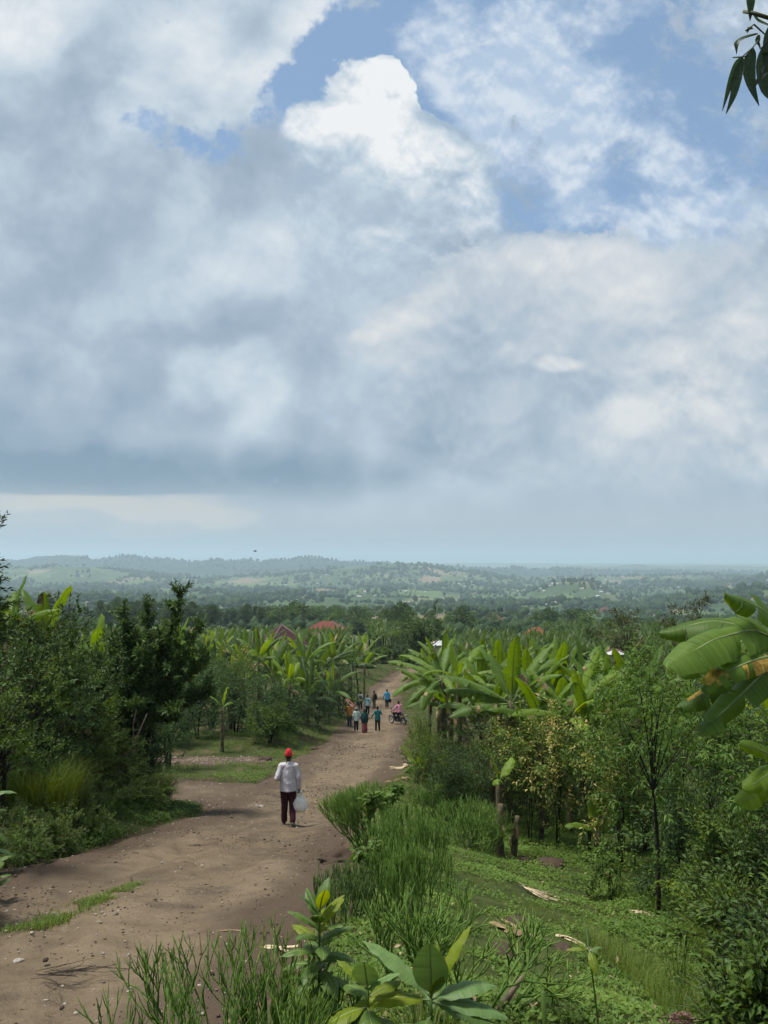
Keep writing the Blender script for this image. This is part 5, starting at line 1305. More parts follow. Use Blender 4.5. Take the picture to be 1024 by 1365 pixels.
# gum-tree belt on the left and scattered valley trees: copies of a few prototypes
def crown_tree(name, seed, h, r, n, leaf, lmat, z0=.3, pear=1.0):
    global RNG
    keep = RNG; RNG = np.random.default_rng(seed)
    root = link(name, None); g = Geo()
    add_tube(g, [(0, 0, -1), (.1, 0, h * .4), (0, .1, h * .85)], [h * .018, h * .013, h * .004], 5)
    link('trunk', g.mesh(name + '_trunk', [M_DBARK]), root)
    nc = 26
    u = rdir(nc); q = RNG.random(nc) ** .4
    c = np.stack([u[:, 0] * r * q, u[:, 1] * r * q, h * (z0 + (1 - z0) * (.5 + .5 * u[:, 2] * q))], -1)
    taper = 1 - .45 * pear * np.clip((c[:, 2] / h - .5) * 2, 0, 1); c[:, :2] *= taper[:, None]
    idx = RNG.integers(0, nc, n)
    d = rdir(n); d[:, 2] = np.abs(d[:, 2]) * .8 - .1
    p = c[idx] + d * (r * .42 * RNG.random(n) ** .5)[:, None]
    p[:, 2] = np.minimum(p[:, 2], h)
    g = Geo(); add_leaves(g, p, d + rdir(n) * .7, d + rdir(n) * .5 + np.array([0, 0, .4]), leaf * (.6 + .8 * RNG.random(n)), leaf * .6, 'rhomb', np.clip(RNG.random(nc)[idx] * .6 + RNG.random(n) * .4, 0, 1))
    link('crown', g.mesh(name + '_crown', [lmat]), root)
    RNG = keep
    return root
gum = [crown_tree('gum_tree', 430 + k, 17 + 2 * k, 3.6, 1300, .95, M_GUM, .22) for k in range(3)]
broad = [crown_tree('valley_tree', 440 + k, 9 + 2 * k, 4.0 + k * .6, 800, 1.1, [M_GUM, M_BUSH, M_GUM][k], .15, .4) for k in range(3)]
rg = np.random.default_rng(21)
def far_place(proto, lst, label, cat, grp):
    for i, (x, y, s) in enumerate(lst):
        p = proto[i % len(proto)]
        if i < len(proto): o = p; o.location = on_ground(x, y, -.3); o.scale = (s,) * 3; o.rotation_euler = (0, 0, rg.random() * 6.28); tag(o, label, cat, grp)
        else: copy_tree(p, on_ground(x, y, -.3), rg.random() * 6.28, (s * (.85 + .3 * rg.random()), s * (.85 + .3 * rg.random()), s * (.9 + .2 * rg.random())), label, grp)
belt = []
for k in range(78):          # the dark belt (photo px 90..345, crests 800..812)
    t = rg.random(); px = 60 + 290 * t; Y = 250 + 80 * rg.random()
    x = (px - 512) / FPX * Y
    want = float(top_at(px, 800 + 12 * max(0, t - .55) / .45 * 1.0 + rg.normal() * 2.2 + (Y < 272) * 12, Y)[2])
    gz0 = float(height(x, Y)); h = np.clip(want - gz0, 8, 26)
    belt.append((x, Y, h / 19.0))
far_place(gum, belt, 'tall gum tree in the dark belt beyond the left hedge', 'tree', 'gum tree belt left')
val = []
for (px, py, Y, n, sp) in [(395, 812, 300, 9, 26), (430, 816, 330, 8, 30), (480, 824, 240, 9, 34), (360, 818, 270, 6, 20), (590, 822, 420, 6, 40), (680, 816, 520, 12, 50), (640, 826, 380, 4, 40), (745, 822, 450, 4, 40), (800, 806, 600, 10, 60), (905, 812, 480, 8, 50), (975, 805, 520, 8, 50), (450, 806, 560, 14, 90), (550, 806, 640, 14, 90), (320, 800, 620, 10, 80), (860, 800, 700, 10, 80), (730, 830, 300, 6, 40), (600, 834, 230, 4, 60), (690, 832, 260, 4, 60), (770, 830, 240, 4, 60), (840, 828, 260, 5, 60), (520, 832, 210, 5, 40), (470, 820, 320, 6, 40)]:
    for _ in range(n):
        q = px + rg.normal() * sp * .5; yy = Y * (1 + rg.normal() * .08); val.append(((q - 512) / FPX * yy, yy, (.34 if px > 470 else .5) + .32 * rg.random()))
far_place(broad, val, 'leafy tree standing in the valley beyond the banana plain', 'tree', 'valley trees')

# woodland and scrub on the far hills: nobody could count it
keepR = RNG; RNG = np.random.default_rng(33)
ico = np.array([[0, 0, 1.0]] + [[.894 * math.cos(a), .894 * math.sin(a), .447] for a in np.arange(5) * 1.2566] + [[.894 * math.cos(a + .628), .894 * math.sin(a + .628), -.447] for a in np.arange(5) * 1.2566] + [[0, 0, -1]])
icof = np.array([[0, 1, 2], [0, 2, 3], [0, 3, 4], [0, 4, 5], [0, 5, 1], [1, 6, 2], [2, 7, 3], [3, 8, 4], [4, 9, 5], [5, 10, 1], [2, 6, 7], [3, 7, 8], [4, 8, 9], [5, 9, 10], [1, 10, 6], [11, 7, 6], [11, 8, 7], [11, 9, 8], [11, 10, 9], [11, 6, 10]])
def blobs(g, x, y, r, h, tint):
    n = len(x); z = height(x, y)
    S = np.stack([r, r, h * .5], -1)
    V = ico[None] * S[:, None] * (1 + RNG.normal(size=(n, 12, 1)) * .22)
    V = V + np.stack([x, y, z + h * .42], -1)[:, None]
    F = (np.arange(n)[:, None, None] * 12 + icof[None]).reshape(-1, 3)
    g.add(V.reshape(-1, 3), F, np.repeat(tint, 12))
g = Geo()
def scatter(n, y0, y1, xr, thr, rmin, rmax, seed, sc=1.0):
    y = y0 * (y1 / y0) ** RNG.random(n); x = (RNG.random(n) * 2 - 1) * xr * y
    dn = fbm(x / (70 * sc), y / (140 * sc), 4, seed)
    ok = dn + RNG.random(n) * .35 > thr
    x, y = x[ok], y[ok]; k = len(x)
    r = rmin + (rmax - rmin) * RNG.random(k) ** 2
    blobs(g, x, y, r, r * (1.5 + 1.2 * RNG.random(k)), RNG.random(k))
scatter(3500, 170, 440, .62, .30, .9, 2.2, 504, .6)
scatter(7000, 430, 1000, .62, .36, 1.2, 3.6, 501)
scatter(16000, 900, 2600, .62, .20, 2.0, 6.0, 502, 1.6)
scatter(16000, 2000, 5200, .62, .22, 3.0, 9.0, 503, 2.5)
# denser along the crests of the ridges
for D, Wd, xt, zt, am in _RT[2:]:
    n = 700; t = RNG.random(n) * 1.2 - .6; y = D * (1 + RNG.normal(size=n) * .02)
    keepm = fbm(t * 30, t * 0 + D, 3, 9) > -.1
    t, y = t[keepm], y[keepm]; s = D / 2500
    r = (1.6 + 3.2 * RNG.random(len(t)) ** 2) * (s + .4)
    blobs(g, t * y, y, r, r * 2.2, RNG.random(len(t)))
M_FAR = mat_leaf('far_woodland', (0.016, 0.034, 0.014), (0.030, 0.056, 0.020), (0.054, 0.088, 0.030), 0.8, 0.1, 0.1, scale=.02)
tag(link('far_woodland', g.mesh('far_woodland', [M_FAR])), 'scattered woodland and scrub over the far hills', 'woodland', None, 'stuff')
RNG = keepR

# ------------------------------------------------------------------ houses
def mat_sheet(name, col, rib=6.0):
    m, nt, out = new_mat(name); p = principled(nt, out, .8, .12)
    tc = N(nt, 'ShaderNodeTexCoord').outputs['Object']
    n = xnoise(tc, 1.6, 4, .6)
    nt.links.new(xmixc(xs(.35, .7, n), tuple(c * .72 for c in col), col), p.inputs['Base Color'])
    wv = N(nt, 'ShaderNodeTexWave'); nt.links.new(tc, wv.inputs['Vector']); wv.inputs['Scale'].default_value = rib
    bump(nt, p, X(wv.outputs['Fac']), .5, .03)
    return m
M_MAROON = mat_sheet('maroon_roof_sheet', (0.072, 0.032, 0.034)); M_RED = mat_sheet('red_roof_sheet', (0.19, 0.062, 0.046)); M_ORANGE = mat_sheet('orange_roof_sheet', (0.36, 0.115, 0.07)); M_TIN = mat_sheet('bright_tin', (0.55, 0.56, 0.55))
M_WALL = mat_plain('plastered_wall', (0.46, 0.38, 0.29), .9, .1, .2, 2.0); M_SHADE = mat_plain('dark_opening', (0.02, 0.02, 0.022), .4, .4, .1)
M_TRIM = mat_plain('pale_ridge_capping', (0.13, 0.085, 0.08), .8, .3, .2)
def box(g, x0, x1, y0, y1, z0, z1, tint=.5, mat=0):
    v = [(x, y, z) for z in (z0, z1) for y in (y0, y1) for x in (x0, x1)]
    g.add(v, [[0, 2, 3, 1], [4, 5, 7, 6], [0, 1, 5, 4], [2, 6, 7, 3], [0, 4, 6, 2], [1, 3, 7, 5]], tint, mat)
def house(name, label, loc, w, d, wall_h, roof_h, rm, hip=True, rotz=0, eave=.6, apex=False, parts=True):
    root = link(name, None, loc=loc, rotz=rotz)
    g = Geo(); box(g, -w / 2, w / 2, -d / 2, d / 2, -1.0, wall_h); link('wall', g.mesh('house_wall', [M_WALL], False), root)
    a, b = w / 2 + eave, d / 2 + eave
    rl = 0.0 if apex else max(w - d, .2) / 2 if hip else a
    z0, z1 = wall_h - .12, wall_h + roof_h
    v = [(-a, -b, z0), (a, -b, z0), (a, b, z0), (-a, b, z0), (-rl - .01, 0, z1), (rl + .01, 0, z1)]
    g = Geo(); g.add(v, [[0, 1, 5, 4], [2, 3, 4, 5]]); g.F += [np.array([[1, 2, 5], [3, 0, 4]]), np.array([[0, 3, 2, 1]])]; g.M += [np.zeros(2, np.int32), np.zeros(1, np.int32)]
    rf = link('roof', g.mesh('house_roof', [rm], False), root)
    if parts:
        g = Geo()
        for k in (0, 1, 2, 3):
            add_tube(g, [v[k], v[4 if k in (0, 3) else 5]], .09, 5)
        link('ridge_capping', g.mesh('ridge_capping', [M_TRIM]), rf)
        for sx in (-.3, .3):
            g = Geo(); box(g, w * sx - .5, w * sx + .5, -d / 2 - .04, -d / 2 + .02, .9, min(2.0, wall_h - .3)); link('window', g.mesh('house_window', [M_SHADE], False), root)
        g = Geo(); box(g, -.45, .45, -d / 2 - .04, -d / 2 + .02, .02, 2.0); link('door', g.mesh('house_door', [M_SHADE], False), root)
    return tag(root, label, 'house')
b = at_depth(377, HOUSE_Y); az = float(top_at(377, 833, HOUSE_Y)[2])
o = house('house', 'house with a big maroon pyramid roof half sunk behind the left banana grove', (b[0], b[1], b[2]), 7.2, 7.2, az - b[2] - 3.7, 3.7, M_MAROON, True, R(28), .7, True)
def house_top(label, px, top, Y, w, rh, rm, wh=2.6, rot=0.0, d=None, **kw):
    x = (px - 512) / FPX / CP * Y; zt = float(top_at(px, top, Y)[2]); gz0 = float(height(x, Y))
    base = zt - rh - wh
    return house('house', label, (x, Y, base), w, d or w * .7, wh, rh, rm, True, rot, .4, **kw) if base <= gz0 + 1.5 else house('house', label, (x, Y, gz0), w, d or w * .7, zt - rh - gz0, rh, rm, True, rot, .4, **kw)
house_top('small red-roofed house just right of the maroon pyramid roof', 424, 843, 118, 4.0, 1.4, M_RED, rot=.3)
house_top('long red-roofed house behind the maroon roof, higher up', 436, 828, 165, 8.0, 1.6, M_RED, rot=-.1)
house_top('house with an orange-red roof in the banana plain right of the centre', 712, 836, 150, 4.8, 1.9, M_ORANGE, rot=.5)
house_top('small red-roofed house in the valley trees above the road end', 657, 818, 480, 9, 3, M_RED)
house_top('pale tin-roofed shed among the bananas right of the round dark tree', 586, 854, 95, 2.2, .35, M_TIN, rot=.2)
house_top('tiny tin-roofed hut by the brownish tree', 816, 866, 60, .7, .2, M_TIN, rot=.4)
house_top('red-roofed house on the far hillside below the bare brown hilltop', 804, 809, 900, 13, 5, M_RED)
# tiny far houses: one mesh each
far_protos = []
for k, mt in enumerate([M_TIN, M_TIN, M_WALL, M_ORANGE]):
    g = Geo(); w, d, h = 9 + 2 * k, 6, 3
    box(g, -w / 2, w / 2, -d / 2, d / 2, -3, h, .5, 1)
    g.add([(-w / 2 - .5, -d / 2 - .5, h), (w / 2 + .5, -d / 2 - .5, h), (w / 2 + .5, d / 2 + .5, h), (-w / 2 - .5, d / 2 + .5, h), (-w / 2, 0, h + 2.6), (w / 2, 0, h + 2.6)], [[0, 1, 5, 4], [2, 3, 4, 5]])
    g.F.append(np.array([[1, 2, 5], [3, 0, 4]]) + (g.n - 6)); g.M.append(np.zeros(2, np.int32))
    far_protos.append(g.mesh('far_house', [mt, M_WALL], False))
rg = np.random.default_rng(44); nfar = 0
clusters = [(150, 768, 60, 2), (172, 768, 20, 5), (110, 775, 60, 4), (370, 782, 40, 7), (420, 775, 40, 7), (455, 772, 30, 6), (530, 772, 40, 9), (560, 764, 40, 10), (600, 770, 40, 9), (650, 778, 40, 8), (700, 784, 30, 8), (738, 778, 14, 4), (790, 792, 20, 6), (830, 776, 60, 6), (880, 778, 30, 5), (625, 790, 50, 8), (720, 800, 40, 7), (480, 795, 50, 7), (330, 778, 60, 6), (560, 800, 60, 6), (880, 795, 40, 5), (60, 770, 60, 4)]
for (cx_, cy_, s, n) in clusters:
    for _ in range(n):
        px, py = cx_ + rg.normal() * s * .6, cy_ + rg.normal() * 4.5
        P = ground_at(px, py, 300, 6000)
        if P[1] > 5000 or P[1] < 450: continue
        sc = .38 + .42 * rg.random()
        k = 3 if rg.random() < .08 else rg.integers(0, 3)
        o = link('far_house', far_protos[k], None, P, rg.normal() * .6, sc)
        tag(o, 'tiny pale house among the trees of the far hillsides', 'house', 'scattered houses on the far hills')
# bare brown top and cut of the round hill
# bird
def bird(px, py, D):
    c = top_at(px, py, D); g = Geo()
    add_tube(g, [(-.22, 0, 0), (-.1, 0, .02), (.08, 0, .02), (.2, 0, .03), (.27, 0, .02)], [.01, .05, .06, .035, .008], 7)
    for s in (-1, 1):
        g.add([(-.06, 0, .03), (.10, 0, .03), (.06, s * .3, .14), (-.05, s * .3, .13), (-.04, s * .62, .08)], [[0, 1, 2, 3]]); g.F.append(np.array([[3, 2, 4]]) + g.n - 5); g.M.append(np.zeros(1, np.int32))
    o = link('bird', g.mesh('bird', [M_SHADE]), None, tuple(c), R(25)); return tag(o, 'dark bird gliding in the haze above the left hills', 'bird')
bird(340, 735, 95)
# ================================================================== PEOPLE
def blob_mesh(parts, voxel, smooth=3, mat=None, name='body', fold=0.0, seed=0, ffreq=14.0, flat0=False):
    """Union of closed lofts fused into one continuous surface by a voxel remesh, then smoothed; folds push cloth along its normals."""
    g = Geo()
    for p in parts:
        P = np.array([q[0] for q in p], float); rad = np.array([q[1] if isinstance(q[1], tuple) else (q[1], q[1]) for q in p], float)
        # rounded ends
        T0, T1 = unit(P[0] - P[1]), unit(P[-1] - P[-2])
        rx = rad[:, 0] if rad.ndim > 1 else rad; ry = rad[:, 1] if rad.ndim > 1 else rad
        pts, RX, RY = [], [], []
        for k in ((0.98, 0.75, 0.4) if not (flat0 and p is parts[0]) else ()): pts.append(P[0] + T0 * min(rx[0], ry[0]) * k); RX.append(rx[0] * math.sqrt(1 - k * k)); RY.append(ry[0] * math.sqrt(1 - k * k))
        for i in range(len(P)): pts.append(P[i]); RX.append(rx[i]); RY.append(ry[i])
        for k in (0.4, 0.75, 0.98): pts.append(P[-1] + T1 * min(rx[-1], ry[-1]) * k); RX.append(rx[-1] * math.sqrt(1 - k * k)); RY.append(ry[-1] * math.sqrt(1 - k * k))
        pts = np.array(pts); RX = np.array(RX); RY = np.array(RY); m = len(pts); n = 12
        T = unit(np.gradient(pts, axis=0))
        tm = unit(P[-1] - P[0])
        side = np.array([1.0, 0, 0]) if abs(tm[0]) < .8 else np.array([0, 1.0, 0])
        A = unit(side - (T @ side)[:, None] * T); B = np.cross(T, A)
        an = np.arange(n) * 2 * np.pi / n
        V = pts[:, None] + A[:, None] * (RX[:, None] * np.cos(an))[..., None] + B[:, None] * (RY[:, None] * np.sin(an))[..., None]
        V = np.vstack([V.reshape(-1, 3), pts[:1], pts[-1:]])
        i = np.arange(m - 1)[:, None] * n; j = np.arange(n)[None]; k = (j + 1) % n
        F = np.stack(np.broadcast_arrays(i + j, i + k, i + n + k, i + n + j), -1).reshape(-1, 4)
        b = g.n; g.add(V, F)
        jj = np.arange(n); kk = (jj + 1) % n
        g.F.append(np.stack([np.full(n, m * n), kk, jj], -1) + b); g.M.append(np.zeros(n, np.int32))
        g.F.append(np.stack([np.full(n, m * n + 1), (m - 1) * n + jj, (m - 1) * n + kk], -1) + b); g.M.append(np.zeros(n, np.int32))
    me = g.mesh(name, [mat])
    o = bpy.data.objects.new('tmp', me); COL.objects.link(o)
    md = o.modifiers.new('r', 'REMESH'); md.mode = 'VOXEL'; md.voxel_size = voxel; md.use_smooth_shade = True
    sm = o.modifiers.new('s', 'SMOOTH'); sm.iterations = smooth; sm.factor = .5
    dg = bpy.context.evaluated_depsgraph_get()
    nm = bpy.data.meshes.new_from_object(o.evaluated_get(dg)); nm.name = name
    bpy.data.objects.remove(o); bpy.data.meshes.remove(me)
    nm.materials.clear(); nm.materials.append(mat)
    n = len(nm.vertices); co = np.empty(n * 3, np.float32); nm.vertices.foreach_get('co', co); co = co.reshape(-1, 3)
    if fold:
        no = np.empty(n * 3, np.float32); nm.vertex_normals.foreach_get('vector', no); no = no.reshape(-1, 3)
        w = vnoise(co[:, 0] * ffreq + co[:, 1] * 5, co[:, 2] * ffreq * .55 + co[:, 0] * 4 + seed, seed) + .5 * vnoise(co[:, 0] * ffreq * 2 - co[:, 2] * 6, co[:, 1] * ffreq * 2 + co[:, 2] * ffreq * .6, seed + 3)
        co = co + no * (w * fold)[:, None]
        nm.vertices.foreach_set('co', co.astype(np.float32).ravel())
    at = nm.attributes.new('tint', 'FLOAT', 'POINT'); at.data.foreach_set('value', np.full(n, .5, np.float32))
    nm.polygons.foreach_set('use_smooth', np.ones(len(nm.polygons), bool)); nm.update()
    return nm

M_SKIN = mat_plain('dark_brown_skin', (0.060, 0.032, 0.021), .5, .35, .2, 20); M_HAIR = mat_plain('short_black_hair', (0.010, 0.009, 0.008), .8, .2, .3, 60, .003)
def cloth(name, c, var=.12): return mat_plain(name, c, .85, .15, var, 30, .002)
M_SOLE = cloth('grey_sandal', (.12, .12, .13)); M_BLACK = cloth('black_cloth', (.012, .012, .014)); M_NAVY = cloth('navy_cloth', (.016, .018, .032))

def finger_parts(wrist, d, side, palm_n, curl, s=1.0):
    """Palm and five bent fingers; d = hand direction, side = towards the thumb, palm_n = palm normal."""
    d, side, palm_n = unit(d), unit(side), unit(palm_n)
    w = np.asarray(wrist, float); P = []
    P.append([(w, (.028 * s, .020 * s)), (w + d * .05 * s, (.040 * s, .017 * s)), (w + d * .085 * s, (.040 * s, .015 * s))])
    for k, (o, L) in enumerate([(.030, .070), (.010, .080), (-.010, .074), (-.030, .058)]):
        p = w + d * .085 * s + side * o * s; a = 0; pts = [(p, .0095 * s)]
        for seg in (.45, .32, .23):
            a += curl * (0.9 + .1 * k); q = d * math.cos(a) + palm_n * math.sin(a); p = p + q * L * seg * s; pts.append((p, .0085 * s))
        P.append(pts)
    p = w + d * .03 * s + side * .034 * s; q1 = unit(d * .55 + side * .75 + palm_n * .2); q2 = unit(d * .8 + side * .2 + palm_n * .5)
    P.append([(p, .012 * s), (p + q1 * .035 * s, .0105 * s), (p + q1 * .035 * s + q2 * .032 * s, .009 * s)])
    return P

def lerp(a, b, t): return np.asarray(a, float) * (1 - t) + np.asarray(b, float) * t
DEF = dict(pelvis=(0, 0, .93), chest=(0, .015, 1.26), neck=(0, 0, 1.455), head=(0, .025, 1.60), shl=(-.168, 0, 1.372), shr=(.168, 0, 1.372), ell=(-.235, -.03, 1.12), elr=(.235, -.03, 1.12), wrl=(-.23, .05, .88), wrr=(.23, .05, .88),
           hpl=(-.09, 0, .90), hpr=(.09, 0, .90), knl=(-.095, .03, .49), knr=(.095, .03, .49), anl=(-.10, -.02, .085), anr=(.10, -.02, .085), tol=(-.115, .15, .03), tor=(.115, .15, .03))
def person(label, loc, rotz, pose, shirt, trousers, hat=None, voxel=.016, scale=1.0, skirt=None, shawl=None, shirt_len=.80, shoes=M_SOLE, vest=None, female=False, curl=.5, foldk=.012, sleeves=1.0):
    J = {k: np.array(v, float) for k, v in {**DEF, **pose}.items()}
    sh = .92 if female else 1.0
    N3 = unit(J['head'] - J['neck'])
    hd = J['head']
    fw = unit(np.cross(np.array([0, 0, 1.0]), J['shr'] - J['shl'])) if 'fwd' not in pose else unit(J['fwd'])
    fw = np.array([0, 1.0, 0]) if 'fwd' not in pose else fw
    rt = np.cross(fw, [0, 0, 1.0])
    B = []
    # torso, neck, head with face
    B.append([(J['pelvis'] + [0, 0, -.06], (.15 * sh, .11)), (J['pelvis'] + [0, 0, .08], (.14 * sh, .10)), (lerp(J['pelvis'], J['chest'], .55), (.135 * sh, .095)), (J['chest'], (.165 * sh, .11)), (lerp(J['chest'], J['neck'], .6), (.15 * sh, .09)), (lerp(J['chest'], J['neck'], .9), (.07, .065))])
    B.append([(lerp(J['chest'], J['neck'], .7), .06), (J['neck'], .054), (hd - N3 * .05, .055)])
    B.append([(hd - N3 * .085 + fw * .03, (.045, .05)), (hd - N3 * .04 + fw * .012, (.066, .082)), (hd + N3 * .02, (.076, .094)), (hd + N3 * .07 - fw * .008, (.068, .085)), (hd + N3 * .095 - fw * .01, (.04, .05))])
    B.append([(hd + fw * .085 + N3 * .012, .010), (hd + fw * .104 - N3 * .022, .015)])                       # nose
    B.append([(hd + fw * .080 - N3 * .052 - rt * .018, .010), (hd + fw * .082 - N3 * .052 + rt * .018, .010)])   # mouth
    for s in (-1, 1):
        B.append([(hd + rt * s * .030 + fw * .074 + N3 * .018, .013), (hd + rt * s * .036 + fw * .072 + N3 * .018, .012)])   # eyes
        B.append([(hd + rt * s * .076 - N3 * .022, (.010, .016)), (hd + rt * s * .080 + N3 * .018, (.010, .020))])            # ears
    for s in 'lr':
        B.append([(J['sh' + s], .058), (lerp(J['sh' + s], J['el' + s], .5), .047), (J['el' + s], .040)]); B.append([(J['el' + s], .041), (lerp(J['el' + s], J['wr' + s], .35), .040), (J['wr' + s], .027)])
        B.append([(lerp(J['chest'], J['neck'], .65), .07), (J['sh' + s], .06)])
        B.append([(J['hp' + s], .088), (lerp(J['hp' + s], J['kn' + s], .5), .075), (J['kn' + s], .056)]); B.append([(J['kn' + s], .056), (lerp(J['kn' + s], J['an' + s], .35), .055), (J['an' + s], .036)])
        B.append([(J['an' + s] + unit(J['an' + s] - J['to' + s]) * .03 + [0, 0, -.03], .032), (lerp(J['an' + s], J['to' + s], .5) + [0, 0, -.012], (.042, .028)), (J['to' + s], (.042, .018))])
        dn = unit(J['wr' + s] - J['el' + s])
        ins = np.array([1.0 if s == 'l' else -1.0, 0, 0]); th = unit(np.array([0, 1.0, 0]) - dn * dn[1]) if abs(dn[1]) < .9 else np.array([0, 0, 1.0])
        B += finger_parts(J['wr' + s], dn, th, unit(ins - dn * (ins @ dn)), curl)
    root = link('person', blob_mesh(B, voxel if voxel > .01 else .008, 2, M_SKIN, 'person_body'), None, loc, rotz, scale)
    # hair or hat
    if hat is None or True:
        H = [[(hd + N3 * .0 - fw * .03, (.070, .072)), (hd + N3 * .05 - fw * .016, (.082, .098)), (hd + N3 * .088 - fw * .008, (.066, .080))]]
        link('hair', blob_mesh(H, max(.009, voxel * .7), 2, M_HAIR, 'hair'), root)
    if hat is not None:
        H = [[(hd + N3 * .032 - fw * .005, (.088, .106)), (hd + N3 * .075 - fw * .008, (.086, .103)), (hd + N3 * .100 - fw * .01, (.070, .084))]]
        cp = link('cap', blob_mesh(H, .009, 2, hat, 'cap'), root)
        bd = unit(fw + rt * .55) if voxel < .01 else fw
        g = Geo(); c = hd + N3 * .040; sd_ = np.cross(bd, N3)
        pts = []
        for f in np.linspace(-1, 1, 9):
            a = f * 1.05; e = bd * math.cos(a) + sd_ * math.sin(a); pts += [c + e * .092, c + e * (.092 + .075 * math.cos(f * 1.35)) - N3 * .018]
        pts = np.array(pts); top = pts + N3 * .004; nP = len(pts)
        g.add(np.vstack([pts, top]), [[2 * i, 2 * i + 1, 2 * i + 3, 2 * i + 2] for i in range(8)] + [[nP + 2 * i, nP + 2 * i + 2, nP + 2 * i + 3, nP + 2 * i + 1] for i in range(8)] + [[2 * i + 1, nP + 2 * i + 1, nP + 2 * i + 3, 2 * i + 3] for i in range(8)])
        link('peak', g.mesh('cap_peak', [hat]), cp)
    # shirt
    S = [[(lerp(J['pelvis'], J['chest'], (shirt_len - .93) / .33) + [0, 0, .0] if shirt_len < .93 else J['pelvis'], (.212 * sh, .158)), (J['pelvis'] + [0, 0, .06], (.200 * sh, .148)), (lerp(J['pelvis'], J['chest'], .5), (.182 * sh, .132)), (J['chest'], (.186 * sh, .130)), (lerp(J['chest'], J['neck'], .62), (.150 * sh, .100)), (lerp(J['chest'], J['neck'], .92), (.072, .072))]]
    for s in 'lr':
        S.append([(lerp(J['chest'], J['neck'], .68), .082), (J['sh' + s], .074)])
        S.append([(J['sh' + s], .070), (lerp(J['sh' + s], J['el' + s], .5), .064), (J['el' + s], .058)])
        if sleeves >= 1: S.append([(J['el' + s], .058), (lerp(J['el' + s], J['wr' + s], .5), .052), (lerp(J['el' + s], J['wr' + s], .93), .043)])
    link('shirt', blob_mesh(S, voxel, 2, shirt, 'shirt', foldk, 3, flat0=True), root)
    if vest is not None:
        Vv = [[(J['pelvis'] + [0, 0, .0], (.195 * sh, .150)), (lerp(J['pelvis'], J['chest'], .5), (.185 * sh, .142)), (J['chest'] + [0, 0, .02], (.19 * sh, .148))]]
        link('vest', blob_mesh(Vv, voxel, 2, vest, 'vest', .008, 5), root)
    # trousers or skirt
    if skirt is not None:
        K = [[(J['pelvis'] + [0, 0, .08], (.15, .12)), (J['pelvis'] + [0, 0, -.1], (.19, .16)), (np.array([J['pelvis'][0], J['pelvis'][1], .5]), (.21, .19)), (np.array([J['pelvis'][0], J['pelvis'][1], .20]), (.23, .22))]]
        link('skirt', blob_mesh(K, voxel, 2, skirt, 'skirt', .03, 7, 10), root)
    else:
        T = [[(J['pelvis'] + [0, 0, .06], (.155 * sh, .118)), (J['pelvis'] + [0, 0, -.06], (.165 * sh, .128))]]
        for s in 'lr':
            T.append([(J['hp' + s], .102), (lerp(J['hp' + s], J['kn' + s], .5), .094), (J['kn' + s], .080)]); T.append([(J['kn' + s], .080), (lerp(J['kn' + s], J['an' + s], .5), .076), (lerp(J['kn' + s], J['an' + s], .92), .070)])
        link('trousers', blob_mesh(T, voxel, 2, trousers, 'trousers', foldk * 1.1, 9), root)
    if shawl is not None:
        W = [[(J['pelvis'] + [0, 0, -.12], (.25, .20)), (J['pelvis'] + [0, 0, .1], (.245, .19)), (J['chest'], (.235, .175)), (lerp(J['chest'], J['neck'], .7), (.19, .13)), (J['neck'] + [0, 0, .02], (.09, .09))]]
        link('shawl', blob_mesh(W, voxel, 2, shawl, 'shawl', .03, 11, 9), root)
        link('headscarf', blob_mesh([[(J['neck'], (.075, .075)), (hd - N3 * .03 - fw * .015, (.088, .096)), (hd + N3 * .05 - fw * .012, (.090, .104)), (hd + N3 * .10 - fw * .012, (.06, .075))]], voxel * .8, 2, shawl, 'headscarf', .006), root)
    for s in 'lr':
        a, t = J['an' + s], J['to' + s]; q = unit(t - a * [1, 1, 0] - [0, 0, 0]); 
        dn = unit(np.array([t[0] - a[0], t[1] - a[1], t[2] - (a[2] - .06)]))
        heel = a + [0, 0, -.055] - dn * .05
        link('shoe', blob_mesh([[(heel, (.036, .022)), (lerp(heel, t, .5) + [0, 0, -.006], (.042, .024)), (t + dn * .015 + [0, 0, -.004], (.044, .020))]], max(.008, voxel * .7), 2, shoes, 'shoe'), root)
    return tag(root, label, 'person')

C_GREYSHIRT = cloth('pale_grey_shirt', (.50, .47, .50), .10); C_MAROON = cloth('dark_maroon_trousers', (.040, .012, .018)); C_REDCAP = cloth('red_cap', (.52, .025, .035))
b = ground_at(384, 1101.5); YM = b[1]; H1 = float(top_at(388, 1000, YM)[2] - b[2])
walk = dict(pelvis=(0, 0, .94), wrr=(.25, .02, .86), elr=(.245, -.05, 1.11), shr=(.168, -.01, 1.372), ell=(-.265, -.10, 1.12), wrl=(-.22, .14, 1.03), knl=(-.09, .06, .50), anl=(-.10, .10, .085), tol=(-.125, .27, .03), knr=(.10, .05, .50), anr=(.12, -.22, .17), tor=(.14, -.10, .035))
man = person('man in a red cap and pale grey shirt walking down the road alone', tuple(b), R(4), walk, C_GREYSHIRT, C_MAROON, C_REDCAP, .0085, H1 / 1.735, shirt_len=.80, curl=.55, foldk=.016)
